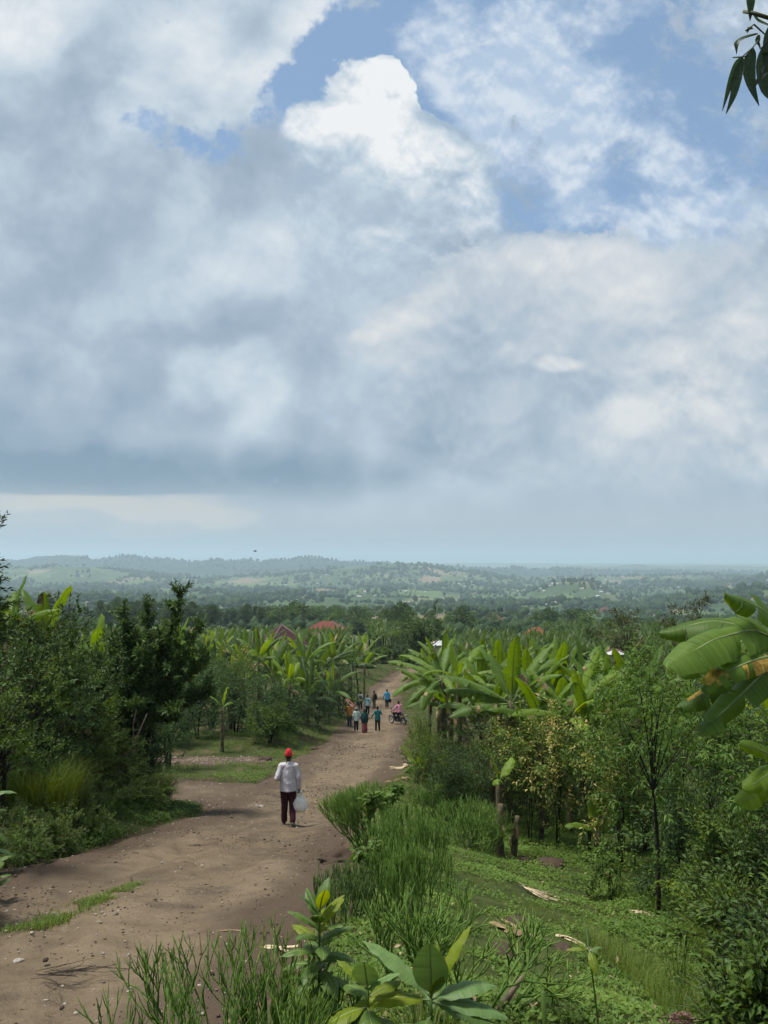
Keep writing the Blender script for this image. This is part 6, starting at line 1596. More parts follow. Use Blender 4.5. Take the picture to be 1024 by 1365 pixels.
# the white sack hangs from his right hand
def to_world(o, p): 
    c, s = math.cos(o.rotation_euler[2]), math.sin(o.rotation_euler[2]); k = o.scale[0]; p = np.array(p) * k
    return np.array([o.location[0] + c * p[0] - s * p[1], o.location[1] + s * p[0] + c * p[1], o.location[2] + p[2]])
M_SACK = mat_plain('white_woven_sack', (.74, .73, .67), .7, .2, .18, 14, .004)
hand = to_world(man, (.255, .03, .755))
root = link('sack', None, None, tuple(hand), 0, 1.2)
g = Geo(); n = 40; prof_ = [(.0, -.365), (.07, -.362), (.12, -.345), (.150, -.30), (.155, -.25), (.14, -.19), (.11, -.125), (.075, -.07), (.05, -.035), (.06, -.01), (.075, .005)]
an = np.arange(n) * 2 * np.pi / n; Vs = []
for r_, z_ in prof_:
    pl = 1 + (.10 * np.sin(an * 9 + 1) + .06 * np.sin(an * 14)) * np.clip((z_ + .30) / .25, 0, 1)
    Vs.append(np.stack([r_ * pl * np.cos(an), r_ * .8 * pl * np.sin(an), np.full(n, z_) + .012 * np.sin(an * 3) * (r_ > .1)], -1))
Vs = np.array(Vs); m_ = len(prof_); i = np.arange(m_ - 1)[:, None] * n; j = np.arange(n)[None]; k = (j + 1) % n
g.add(Vs.reshape(-1, 3), np.stack(np.broadcast_arrays(i + j, i + k, i + n + k, i + n + j), -1).reshape(-1, 4))
link('pouch', g.mesh('sack_pouch', [M_SACK]), root)
for s in (-1, 1):
    g = Geo(); f = np.linspace(0, np.pi, 9); add_tube(g, np.stack([.055 * np.cos(f), s * .02 + 0 * f, -.02 + .06 * np.sin(f)], -1), .009, 6); link('handle', g.mesh('sack_handle', [M_SACK]), root)
g = Geo(); f = np.linspace(0, 1, 6); add_tube(g, np.stack([-.05 - .05 * f, .0 * f, -.02 - .05 * f + .05 * f * f], -1), [.018, .02, .022, .02, .016, .008], 6); link('knot_ear', g.mesh('sack_ear', [M_SACK]), root)
tag(root, 'bulging white sack hanging from the hand of the red-capped man', 'sack')

# group further down
def walker(label, px, foot, headtop, pose, shirt, trousers, rot=0.0, **kw):
    b = ground_at(px, foot); h = float(top_at(px, headtop, b[1])[2] - b[2])
    return person(label, tuple(b), rot, pose, shirt, trousers, scale=h / 1.72, **kw)
st1 = dict(knl=(-.09, .10, .50), anl=(-.10, .12, .085), tol=(-.11, .29, .03), knr=(.09, .02, .50), anr=(.10, -.18, .12), tor=(.11, -.03, .03))
st2 = dict(knr=(.09, .10, .50), anr=(.10, .12, .085), tor=(.11, .29, .03), knl=(-.09, .02, .50), anl=(-.10, -.18, .12), tol=(-.11, -.03, .03))
stand = dict(knl=(-.11, .02, .49), knr=(.11, .02, .49), anl=(-.12, -.02, .085), anr=(.12, -.02, .085), tol=(-.15, .14, .03), tor=(.15, .14, .03))
C_TEAL = cloth('teal_shirt', (.010, .135, .150)); C_BLUE = cloth('bright_blue_shirt', (.045, .30, .52)); C_LBLUE = cloth('pale_blue_shirt', (.33, .55, .62)); C_MINT = cloth('mint_white_shirt', (.47, .57, .54)); C_ORANGE = cloth('orange_shirt', (.48, .17, .035)); C_BROWN = cloth('brown_suit', (.115, .085, .065)); C_GREYV = cloth('grey_vest', (.105, .115, .115)); C_WHITE = cloth('pale_shirt', (.50, .50, .48)); C_PINK = cloth('pink_shirt', (.66, .28, .38)); C_SHAWL = cloth('dark_green_shawl', (.010, .046, .050)); C_REDSK = cloth('red_patterned_skirt', (.19, .055, .06), .6); C_JEANS = cloth('dark_jeans', (.020, .026, .052)); C_GREYCAP = cloth('grey_cap', (.25, .25, .26))
KW = dict(voxel=.017, foldk=.014)
w_or = walker('man in an orange shirt and dark jeans carrying a wooden board on his shoulder', 466, 969.5, 936, {**st1, 'elr': (.27, .10, 1.25), 'wrr': (.16, .10, 1.50), 'ell': (-.26, .12, 1.28), 'wrl': (-.14, .10, 1.52)}, C_ORANGE, C_JEANS, R(-5), sleeves=.5, **KW)
w_mi = walker('man in a grey cap and loose mint white shirt walking beside the shawled woman', 475, 975, 943.5, {**st2, 'wrr': (.20, .16, .95), 'elr': (.26, .0, 1.12)}, C_MINT, M_NAVY, R(6), hat=C_GREYCAP, shirt_len=.78, **KW)
w_sh = walker('woman in a dark green shawl and red patterned skirt', 486, 977, 945, {**stand}, C_SHAWL, M_NAVY, R(0), skirt=C_REDSK, shawl=C_SHAWL, female=True, shoes=M_BLACK, **KW)
w_te = walker('man in a teal shirt with one arm bent up and the other held away', 503.5, 974.5, 942, {**stand, 'ell': (-.33, -.02, 1.17), 'wrl': (-.43, .05, .97), 'elr': (.30, .04, 1.17), 'wrr': (.25, .20, 1.36)}, C_TEAL, M_BLACK, R(8), shoes=M_BLACK, shirt_len=.78, **KW)
w_ve = walker('man in a grey vest over a pale shirt, behind the group on the left', 480.5, 946, 922, {**st2}, C_WHITE, M_BLACK, R(-4), vest=C_GREYV, **KW)
w_lb = walker('man in a pale blue shirt in the middle of the group', 490, 953, 926.5, {**st1}, C_LBLUE, M_BLACK, R(0), sleeves=.5, **KW)
w_br = walker('man in a brown suit with a black backpack, standing half turned', 499, 945.5, 921, {**stand}, C_BROWN, C_BROWN, R(50), shoes=M_BLACK, **KW)
w_bl = walker('man in a bright blue shirt walking alone at the right of the group', 516, 944, 919, {**st2, 'wrr': (.27, .06, .92), 'elr': (.28, -.02, 1.13), 'ell': (-.30, -.02, 1.13), 'wrl': (-.34, .06, .92)}, C_BLUE, M_BLACK, R(5), shirt_len=.78, **KW)
# carried things
M_BOARD = mat_plain('reddish_board', (.20, .085, .055), .8, .2, .3, 6.0); M_BOARDEDGE = mat_plain('pale_sawn_edge', (.55, .45, .36), .8, .2, .2, 8.0)
root = link('wooden_board', None, None, tuple(to_world(w_or, (.02, .07, 1.66)))); root.rotation_euler = (R(20), R(40), R(-25))
g = Geo(); box(g, -.38, .38, -.14, .14, -.03, .026); link('plank', g.mesh('board_plank', [M_BOARD], False), root)
g = Geo(); box(g, -.38, .38, -.165, -.142, -.035, .05); link('sawn_edge', g.mesh('board_edge', [M_BOARDEDGE], False), root)
tag(root, 'reddish wooden board with a pale edge on the shoulder of the orange-shirted man', 'board')
bp = link('backpack', None, None, tuple(to_world(w_br, (0, -.19, 1.18))), R(50))
link('pouch', blob_mesh([[((0, 0, -.2), (.14, .08)), ((0, -.01, 0), (.155, .10)), ((0, 0, .17), (.13, .07))]], .018, 2, M_BLACK, 'backpack_pouch'), bp)
link('pocket', blob_mesh([[((0, -.09, -.14), (.11, .04)), ((0, -.09, -.02), (.11, .045))]], .014, 2, M_BLACK, 'backpack_pocket'), bp)
for s in (-1, 1):
    g = Geo(); add_tube(g, [(s * .10, .03, .2), (s * .12, .14, .26), (s * .12, .28, .2), (s * .12, .30, 0), (s * .12, .10, -.16)], .02, 6); link('strap', g.mesh('backpack_strap', [M_BLACK]), bp)
tag(bp, 'black backpack on the back of the man in the brown suit', 'backpack')
def hand_bag(label, o, p, m, s):
    r_ = link('hand_bag', None, None, tuple(to_world(o, p)))
    link('pouch', blob_mesh([[((0, 0, -.26 * s), (.10 * s, .06 * s)), ((0, 0, -.14 * s), (.12 * s, .07 * s)), ((0, 0, -.04 * s), (.08 * s, .04 * s))]], .016, 2, m, 'bag_pouch'), r_)
    g = Geo(); f = np.linspace(0, np.pi, 8); add_tube(g, np.stack([.06 * np.cos(f), 0 * f, -.05 + .08 * np.sin(f)], -1), .010, 5); link('handle', g.mesh('bag_handle', [m]), r_)
    return tag(r_, label, 'bag')
hand_bag('dark bag in the right hand of the man in the bright blue shirt', w_bl, (.29, .08, .84), M_BLACK, 1.1)
hand_bag('dark bag in the left hand of the man in the grey vest', w_ve, (-.25, .08, .80), M_BLACK, 1.3)

# ------------------------------------------------------------------ motorcycle and rider
M_TYRE = mat_plain('black_tyre', (.014, .014, .014), .8, .2, .2, 20); M_CHROME = mat_plain('dull_chrome', (.55, .55, .55), .3, .6, .15, 10, 0, .9); M_REDP = mat_plain('red_tank_paint', (.26, .015, .018), .3, .5, .15, 6); M_ENG = mat_plain('grey_engine', (.12, .12, .125), .5, .4, .4, 15, 0, .5); M_WHITEP = mat_plain('white_plastic', (.70, .70, .70), .5, .3, .1)
brot = R(42)
bb = ground_at(530, 966)
bike = link('motorcycle', None, None, tuple(bb), brot)
def ring(g, c, r, t, n=28, m=8, wide=1.0):
    a = np.arange(n) * 2 * np.pi / n; b_ = np.arange(m) * 2 * np.pi / m
    V = np.stack([c[0] + np.broadcast_to(t * wide * np.sin(b_), (n, m)), c[1] + np.cos(a)[:, None] * (r + t * np.cos(b_)), c[2] + np.sin(a)[:, None] * (r + t * np.cos(b_))], -1)
    i = np.arange(n)[:, None]; j = np.arange(m)[None]
    g.add(V.reshape(-1, 3), np.stack(np.broadcast_arrays(i * m + j, ((i + 1) % n) * m + j, ((i + 1) % n) * m + (j + 1) % m, i * m + (j + 1) % m), -1).reshape(-1, 4))
for yw in (.66, -.62):
    wl = link('wheel', None, bike, (0, yw, .30))
    g = Geo(); ring(g, (0, 0, 0), .262, .040); link('tyre', g.mesh('wheel_tyre', [M_TYRE]), wl)
    g = Geo(); ring(g, (0, 0, 0), .225, .014, 28, 6, 1.6); add_tube(g, [(-.05, 0, 0), (.05, 0, 0)], .05, 10)
    for k in range(16):
        a = k * math.pi / 8; add_tube(g, [(.03 * (-1) ** k, .04 * math.cos(a), .04 * math.sin(a)), (0, .225 * math.cos(a + .1), .225 * math.sin(a + .1))], .004, 4)
    link('rim', g.mesh('wheel_rim', [M_CHROME]), wl)
def bpart(name, f, mt, sm=True):
    g = Geo(); f(g); return link(name, g.mesh('bike_' + name, [mt], sm), bike)
def fr(g):
    for pts in ([(0, .42, .86), (0, .25, .55), (0, .12, .33), (0, -.2, .33)], [(0, .42, .88), (0, .1, .78), (0, -.3, .74), (0, -.72, .80)], [(0, -.3, .74), (0, -.2, .33)]): add_tube(g, pts, .022, 8)
    for s in (-1, 1): add_tube(g, [(s * .06, -.2, .34), (s * .07, -.62, .30)], .02, 6); add_tube(g, [(s * .10, -.62, .32), (s * .10, -.48, .72)], .022, 8)
bpart('frame', fr, M_TYRE)
bpart('fork', lambda g: [add_tube(g, [(s * .075, .66, .30), (s * .075, .47, .80), (s * .075, .43, .92)], [.020, .024, .024], 8) for s in (-1, 1)], M_CHROME)
bpart('handlebar', lambda g: add_tube(g, [(-.36, .26, 1.0), (-.30, .34, 1.02), (-.10, .42, .96), (.10, .42, .96), (.30, .34, 1.02), (.36, .26, 1.0)], .014, 8), M_CHROME)
link('fuel_tank', blob_mesh([[((0, -.02, .82), (.10, .08)), ((0, .16, .86), (.14, .105)), ((0, .34, .86), (.11, .09))]], .016, 3, M_REDP, 'bike_tank'), bike)
link('seat', blob_mesh([[((0, -.78, .86), (.10, .045)), ((0, -.45, .82), (.13, .055)), ((0, -.08, .80), (.10, .055))]], .016, 3, M_BLACK, 'bike_seat'), bike)
def eng(g):
    box(g, -.13, .13, -.18, .16, .24, .44); box(g, -.09, .09, .02, .20, .44, .62)
    for k in range(5): box(g, -.12, .12, .0, .22, .46 + .032 * k, .472 + .032 * k)
bpart('engine', eng, M_ENG, False)
bpart('exhaust', lambda g: add_tube(g, [(.06, .2, .5), (.10, .26, .32), (.14, .05, .22), (.16, -.3, .26), (.17, -.85, .34)], [.02, .022, .025, .042, .046], 8), M_CHROME)
hl = bpart('headlight', lambda g: add_tube(g, [(0, .50, .86), (0, .56, .865), (0, .60, .865)], [.05, .09, .085], 14), M_REDP)
link('lens', (lambda g: (add_tube(g, [(0, .602, .865), (0, .612, .865)], [.075, .06], 14), g.mesh('headlight_lens', [M_CHROME]))[1])(Geo()), hl)
def mud(yc, a0, a1):
    def f(g):
        a = np.linspace(a0, a1, 12); V = [(sx * .055, yc + .335 * math.cos(q), .30 + .335 * math.sin(q) + (.0 if abs(sx) else .02)) for q in a for sx in (-1, 0, 1)]
        g.add(V, [[3 * i + j, 3 * i + j + 1, 3 * i + j + 4, 3 * i + j + 3] for i in range(11) for j in range(2)])
    return f
bpart('front_mudguard', mud(.66, R(30), R(165)), M_CHROME); bpart('rear_mudguard', mud(-.62, R(20), R(175)), M_TYRE)
bpart('number_plate', lambda g: box(g, -.10, .10, -.985, -.975, .50, .66), M_WHITEP, False)
bpart('tail_light', lambda g: box(g, -.06, .06, -.93, -.88, .72, .79), M_REDP, False)
bpart('luggage_rack', lambda g: [add_tube(g, [(s * .09, -.62, .84), (s * .09, -.98, .85)], .010, 6) for s in (-1, 1)] + [add_tube(g, [(-.09, y, .85), (.09, y, .85)], .010, 6) for y in (-.7, -.85, -.98)], M_CHROME)
bpart('mirror_stalk', lambda g: [add_tube(g, [(s * .26, .36, 1.02), (s * .32, .34, 1.16)], .007, 6) for s in (-1, 1)] + [add_tube(g, [(s * .32, .345, 1.17), (s * .32, .33, 1.17)], .05, 10) for s in (-1, 1)], M_TYRE)
tag(bike, 'red-tanked motorcycle stopped across the right side of the road', 'motorcycle')
ride = dict(pelvis=(0, -.22, .95), chest=(0, -.17, 1.28), neck=(0, -.14, 1.475), head=(0, -.11, 1.62), shl=(-.185, -.13, 1.42), shr=(.185, -.13, 1.42), ell=(-.28, .06, 1.20), elr=(.28, .06, 1.20), wrl=(-.33, .22, 1.04), wrr=(.33, .22, 1.04),
            hpl=(-.10, -.20, .90), hpr=(.10, -.20, .90), knl=(-.20, .22, .82), knr=(.20, .22, .82), anl=(-.17, .02, .42), anr=(.17, .02, .42), tol=(-.19, .19, .36), tor=(.19, .19, .36))
person('rider in a pink shirt sitting on the motorcycle', tuple(bb), brot, ride, C_PINK, M_BLACK, shoes=M_BLACK, shirt_len=.93, **KW)
# ================================================================== GROUND COVER, STONES, LITTER
RNG = np.random.default_rng(91)
HEAPS = [(452, 1150, .26, 'heap of dark soil at the road edge below the succulent hedge'), (690, 1235, .11, 'dark soil clod beside the dry straw in the garden'), (735, 1155, .2, 'mound of dark dug soil behind the pale dry roots'), (700, 1150, .13, 'smaller dug mound next to the stumps'), (672, 1272, .10, 'dark clod above the large-leaved plant'), (748, 1270, .09, 'dark clod right of the straw bundle'), (418, 1000, .22, 'lump of bare earth where the grass bank meets the road'), (352, 1014, .25, 'bare earth lip at the corner of the side track')]
HEAPS = [(a, b, r * 1.5, l) for a, b, r, l in HEAPS]
_HG = [(*ground_at(a, b)[:2], r) for a, b, r, l in HEAPS] + [(*ground_at(a, b)[:2], r) for a, b, r in [(640, 1200, .28), (700, 1262, .3), (655, 1262, .22), (760, 1190, .25), (700, 1190, .3), (620, 1290, .25), (730, 1300, .22)]]
def bare(x, y):
    k = np.ones(len(x), bool)
    for a, b, r in _HG: k &= np.hypot(x - a, (y - b) * .8) > r * 1.25 * (.7 + .6 * RNG.random(len(x)))
    return k
def spread(n, x0, x1, y0, y1, cond, pw=1.0):
    y = y0 + (y1 - y0) * RNG.random(n) ** pw; x = x0 + (x1 - x0) * RNG.random(n)
    k = cond(x, y); x, y = x[k], y[k]
    return np.stack([x, y, height(x, y)], -1)
def ground_z(P):      # the near sheet carries a little extra relief
    x, y = P[:, 0], P[:, 1]; ins = sstep(-0.1, 0.5, road_mask(x, y)) * (y < 120)
    return P + np.stack([0 * x, 0 * x, (0.045 * fbm(x * 2.3, y * 2.3, 4, 41) + 0.05 * np.maximum(fbm(x * 1.1, y * 1.1, 3, 43), 0)) * (y < 60) * (1 - ins) - .01], -1)
rm = lambda x, y: road_mask(x, y)
gr = lambda x, y: x > road_lr(y)[1] + .05
inview = lambda x, y: np.abs(x) < .56 * y + .6
# leafy weeds of the garden
P = ground_z(spread(90000, -1, 9, 3.6, 26, lambda x, y: gr(x, y) & bare(x, y) & inview(x, y) & (rm(x, y) < -.15) & (.6 * fbm(x * .9, y * .9, 3, 71) + .6 * fbm(x * 3, y * 3, 2, 70) + .40 * RNG.random(len(x)) + .22 * sstep(2, 4.5, x) > .13), 1.5))
g = Geo(); n = len(P); k = 3
idx = np.repeat(np.arange(n), k); d = rdir(len(idx)); d[:, 2] = .35 + .5 * np.abs(d[:, 2])
tall = (.5 + 1.2 * np.clip(fbm(P[:, 0] * .7, P[:, 1] * .7, 2, 72) + .3, 0, 1) * sstep(1.2, 3.6, P[:, 0]))[idx]
L = (.022 + .032 * RNG.random(len(idx))) * (.8 + .5 * tall)
add_leaves(g, P[idx] + d * (.05 * RNG.random(len(idx)) * tall)[:, None] + np.array([0, 0, 1]) * (.11 * RNG.random(len(idx)) * tall ** 1.3)[:, None], d * [1, 1, .5], rdir(len(idx)) * .4 + [0, 0, 1], L, L * .62, 'rhomb', np.clip(.25 + .5 * RNG.random(n)[idx] + .4 * (fbm(P[:, 0], P[:, 1], 2, 73))[idx], 0, 1))
tag(link('ground_weeds', g.mesh('ground_weeds', [M_VINE])), 'low green weeds covering the garden slope right of the road', 'weeds', None, 'stuff')
# grass
g = Geo()
P = ground_z(spread(110000, -1.2, 9, 3.6, 30, lambda x, y: gr(x, y) & bare(x, y) & inview(x, y) & (rm(x, y) < .05) & (.6 * fbm(x * 1.2, y * 1.2, 3, 74) + .7 * fbm(x * 4, y * 4, 2, 69) + .45 * RNG.random(len(x)) > .10), 1.6)); grass_blades(g, P, .075, .0055, .8)
P = ground_z(spread(16000, 2.2, 5, 4.0, 9, lambda x, y: inview(x, y) & (fbm(x * 1.2, y * 1.2, 3, 75) + .4 * RNG.random(len(x)) > .18))); grass_blades(g, P, .22, .006, .8)
P = ground_z(spread(70000, -16, -3.5, 8, 48, lambda x, y: inview(x, y) & (rm(x, y) < -.02) & (fbm(x * .8, y * .8, 3, 76) + .6 * RNG.random(len(x)) > .05), 1.3)); grass_blades(g, P, .11, .007, .7)
P = ground_z(spread(30000, -9, 4, 40, 105, lambda x, y: (rm(x, y) < .1) & (rm(x, y) > -3.2) & (RNG.random(len(x)) > .2))); grass_blades(g, P, .20, .018, .7)
# tufts creeping on to the road and the grassy strip between the tracks
P = ground_z(spread(26000, -6.5, 3, 4.5, 60, lambda x, y: (rm(x, y) > -.1) & (rm(x, y) < .75) & (fbm(x * 1.6, y * 1.6, 3, 77) > .16), 1.4)); grass_blades(g, P, .06, .005, .8)
SA, SB = ground_at(38, 1243), ground_at(172, 1186); nS = 4200; q = RNG.random(nS) * 1.15 - .05
P = SA + (SB - SA) * q[:, None]; off = RNG.normal(size=nS) * .13 * (1.1 - .5 * q); P[:, 0] += off; P[:, 1] += off * .3 + RNG.normal(size=nS) * .06
P = P[fbm(P[:, 0] * 2.2, P[:, 1] * 2.2, 3, 78) + .25 * RNG.random(nS) > .02]; P[:, 2] = height(P[:, 0], P[:, 1]) + .02 + .055 * fbm(P[:, 0] * .9, P[:, 1] * .9, 4, 61); grass_blades(g, P, .065, .008, .9)
tag(link('grass', g.mesh('grass', [M_GRASS])), 'short grass on the verges, banks and clearing', 'grass', None, 'stuff')
# creeping weeds on the left bank
g = Geo()
P = ground_z(spread(42000, -9, -3.8, 8.5, 22, lambda x, y: inview(x, y) & (rm(x, y) < -.2) & (x < road_lr(y)[0]) & (fbm(x * .9, y * .9, 3, 79) + .5 * RNG.random(len(x)) > .14)))
n = len(P); idx = np.repeat(np.arange(n), 3); d = rdir(len(idx)); d[:, 2] = .3 + .5 * np.abs(d[:, 2]); L = .03 + .045 * RNG.random(len(idx))
add_leaves(g, P[idx] + d * .05 + np.array([0, 0, 1]) * (.16 * RNG.random(len(idx)))[:, None], d * [1, 1, .5], rdir(len(idx)) * .4 + [0, 0, 1], L, L * .6, 'rhomb', np.clip(.15 + .6 * RNG.random(n)[idx], 0, 1))
tag(link('bank_weeds', g.mesh('bank_weeds', [M_BUSH])), 'low leafy weeds covering the left bank', 'weeds', None, 'stuff')
P = ground_z(spread(16000, -15, -3.5, 27, 46, lambda x, y: inview(x, y) & (rm(x, y) < -.1) & (fbm(x * .7, y * .7, 3, 86) > .12))); n = len(P); idx = np.repeat(np.arange(n), 3); d = rdir(len(idx)); d[:, 2] = .3 + .5 * np.abs(d[:, 2]); L = .05 + .05 * RNG.random(len(idx))
g = Geo(); add_leaves(g, P[idx] + np.array([0, 0, 1]) * (.2 * RNG.random(len(idx)))[:, None], d * [1, 1, .5], rdir(len(idx)) * .4 + [0, 0, 1], L, L * .6, 'rhomb', np.clip(.15 + .7 * RNG.random(n)[idx], 0, 1))
tag(link('clearing_weeds', g.mesh('clearing_weeds', [M_BUSH])), 'patches of low weeds around the clearing and side track', 'weeds', None, 'stuff')
# pebbles and crumbs of earth
def stones(n, x0, x1, y0, y1, cond, r0, r1, pw=1.5, flat=.6, dz=.02):
    P = spread(n, x0, x1, y0, y1, cond, pw); k = len(P)
    r = (r0 + (r1 - r0) * RNG.random(k) ** 5) * (1 + P[:, 1] / 26)
    V = ico[None] * (r[:, None, None] * np.array([1, 1, flat]) * (1 + RNG.normal(size=(k, 1, 3)) * .25)) * (1 + RNG.normal(size=(k, 12, 1)) * .18)
    rz = np.clip(rm(P[:, 0], P[:, 1]) * .28, -.14, .05) + .055 * fbm(P[:, 0] * .9, P[:, 1] * .9, 4, 61)
    V = V + (P + np.stack([0 * rz, 0 * rz, rz + dz * .2], -1))[:, None]
    return V.reshape(-1, 3), (np.arange(k)[:, None, None] * 12 + icof[None]).reshape(-1, 3), np.repeat(RNG.random(k), 12)
def mat_stone(name, a, b):
    m, nt, out = new_mat(name); p = principled(nt, out, .9, .2); t = attr(nt)
    nt.links.new(xmixc(t, a, b), p.inputs['Base Color']); return m
M_PEB = mat_stone('pebble', (.10, .075, .055), (.36, .31, .25)); M_CLOD = mat_stone('dark_earth_clod', (.030, .021, .015), (.085, .058, .040)); M_ROCK = mat_plain('pale_grey_rock', (.34, .31, .28), .9, .15, .3, 9, .01)
g = Geo(); g.add(*stones(26000, -8, 2, 3.5, 55, lambda x, y: (rm(x, y) > .05) & inview(x, y) & (fbm(x * .7, y * .5, 3, 81) + .5 * RNG.random(len(x)) > .16), .0025, .016, flat=.5))
g.add(*stones(5000, -14, -4, 31, 39, lambda x, y: (rm(x, y) > .0) & (np.hypot((x + 9) / 3.8, (y - 36.5) / 2.1) < 1), .006, .024))
tag(link('pebbles', g.mesh('pebbles', [M_PEB])), 'pebbles and grit strewn over the dirt road', 'gravel', None, 'stuff')
g = Geo(); g.add(*stones(26000, -8, 2, 3.5, 50, lambda x, y: (rm(x, y) > -.3) & inview(x, y) & (fbm(x * .9, y * .6, 3, 83) + .4 * RNG.random(len(x)) > .2), .004, .016, flat=.45))
g.add(*stones(3500, -.6, 6, 4.5, 18, lambda x, y: gr(x, y) & (fbm(x * .8, y * .8, 3, 84) > .18), .012, .055, flat=.7, dz=.1))
tag(link('earth_crumbs', g.mesh('earth_crumbs', [M_CLOD])), 'crumbs and clods of dark soil on the road and garden', 'soil crumbs', None, 'stuff')
def rock(name, label, cat, px, py, r, mt, seed, flat=.5, n=3, group=None):
    rg = np.random.default_rng(seed); g = Geo(); bm_v = unit(rg.normal(size=(180, 3)))
    import bmesh
    bm = bmesh.new(); bmesh.ops.create_icosphere(bm, subdivisions=n, radius=1.0)
    V = np.array([v.co[:] for v in bm.verts]); F = np.array([[q.index for q in f.verts] for f in bm.faces]); bm.free()
    k = 1 + .5 * fbm(V[:, 0] * 1.6 + seed, V[:, 1] * 1.6 + V[:, 2] * 1.3, 4, seed)
    g.add(V * k[:, None] * np.array([r, r * .8, r * flat]), F)
    b = ground_at(px, py); o = link(name, g.mesh(name, [mt], n > 2), None, (b[0], b[1], b[2] + r * flat * .25), rg.random() * 6); return tag(o, label, cat, group)
rock('rock', 'pale flat rock on the road left of the walking man', 'rock', 345, 1076, .14, M_ROCK, 1, .35)
rock('rock', 'small pale stone at the road edge below the pale rock', 'rock', 252, 1068, .07, M_ROCK, 2, .4)
rock('rock', 'whitish stone near the bottom left of the road', 'rock', 25, 1282, .045, M_ROCK, 3, .5)
rock('rock', 'whitish stone right of the dark soil heap on the road', 'rock', 470, 1182, .05, M_ROCK, 4, .4)
for i, (px, py, r, lab) in enumerate(HEAPS):
    rock('soil_clod', lab, 'soil heap', px, py, r, M_CLOD, 20 + i, .42, 4, 'heaps of dark soil')
# dry leaf litter and roots
def strips(name, label, cat, px, py, n, L, W, mt, seed, curl=.6, fan=6.28, az=0, h=.03):
    rg = np.random.default_rng(seed); b = ground_at(px, py); root_z = .02; g = Geo()
    for k in range(n):
        a = az + (rg.random() - .5) * fan; l = L * (.5 + .8 * rg.random()); w = W * (.5 + .8 * rg.random())
        f = np.linspace(0, 1, 7); bend = rg.normal() * .8; dirs = np.stack([np.sin(a + bend * f), np.cos(a + bend * f), .15 * np.sin(f * 5 + k)], -1)
        p = np.array([rg.normal() * L * .12, rg.normal() * L * .12, h * rg.random()]) + np.cumsum(dirs * l / 7, 0)
        gzv = height(b[0] + p[:, 0], b[1] + p[:, 1]) - b[2]; p[:, 2] = np.maximum(p[:, 2] + gzv, gzv + .015)
        sd = np.stack([np.cos(a + bend * f), -np.sin(a + bend * f), .5 * np.sin(f * 3 + k)], -1) * w * .5 * np.sin(np.pi * (.12 + .8 * f))[:, None]
        V = np.stack([p - sd, p + [0, 0, w * .25], p + sd], 1).reshape(-1, 3); i = np.arange(6)[:, None] * 3; j = np.arange(2)[None]
        g.add(V, np.stack(np.broadcast_arrays(i + j, i + j + 1, i + j + 4, i + j + 3), -1).reshape(-1, 4))
    return tag(link(name, g.mesh(name, [mt]), None, tuple(b + [0, 0, .03])), label, cat)
strips('dry_roots', 'pale dry root bundle spread on the grass of the garden', 'dry roots', 697, 1186, 14, .55, .016, M_STRAW, 1, az=1.9, fan=2.6)
strips('dry_leaf_heap', 'torn dry banana leaf heap in front of the soil clods', 'dry leaves', 690, 1248, 10, .34, .07, M_DRY, 2)
strips('dry_leaf', 'pale dry leaf strip lying right of the dry leaf heap', 'dry leaf', 738, 1252, 4, .42, .06, M_STRAW, 3, az=2.0, fan=.8)
strips('dry_leaf_heap', 'grey withered leaves at the foot of the tall sapling', 'dry leaves', 862, 1222, 9, .30, .05, M_STRAW, 4)
strips('dry_leaf_heap', 'straw-coloured banana leaf litter on the right road edge', 'dry leaves', 545, 1022, 14, .75, .10, M_STRAW, 5)
strips('dry_leaf_heap', 'loose litter of dry leaves on the verge below the motorcycle', 'dry leaves', 533, 1040, 8, .5, .08, M_DRY, 6)
strips('dry_sheath', 'long peeled stem sheath lying on the road above the stick succulent', 'dry sheath', 345, 1268, 3, .34, .05, M_STRAW, 7, az=1.9, fan=.5)
strips('dry_sheath', 'brown stick-like sheath left of the peeled one', 'dry sheath', 292, 1247, 2, .25, .03, M_DRY, 8, az=1.8, fan=.4)
strips('dry_leaf', 'small crumpled brown leaf in the middle of the garden', 'dry leaf', 782, 1198, 3, .14, .05, M_DRY, 9)
strips('twig_litter', 'brown twig tangle lying on the road below the grassy strip', 'twigs', 60, 1305, 26, .55, .010, M_DBARK, 10, az=1.2, fan=1.5)
strips('twig_litter', 'dark tangle of dry stems in the middle of the road', 'twigs', 268, 1130, 16, .22, .008, M_DBARK, 11)
# small dead leaves and bits of straw
P = spread(5200, -7, 7, 3.6, 45, lambda x, y: inview(x, y) & (rm(x, y) < .9) & (fbm(x * .8, y * .8, 3, 88) + .5 * RNG.random(len(x)) > .2), 1.5); P[:, 2] += .035 + .03 * (rm(P[:, 0], P[:, 1]) < -.2); n = len(P)
g = Geo(); d = rdir(n); d[:, 2] *= .3; L = (.03 + .07 * RNG.random(n)); add_leaves(g, P, d, rdir(n) * .5 + [0, 0, 1], L, L * (.15 + .4 * RNG.random(n)), 'rhomb')
tag(link('leaf_litter', g.mesh('leaf_litter', [mat_stone('dead_leaf', (.07, .045, .025), (.34, .26, .16))])), 'small dead leaves and straw scattered along the road edges and garden', 'leaf litter', None, 'stuff')
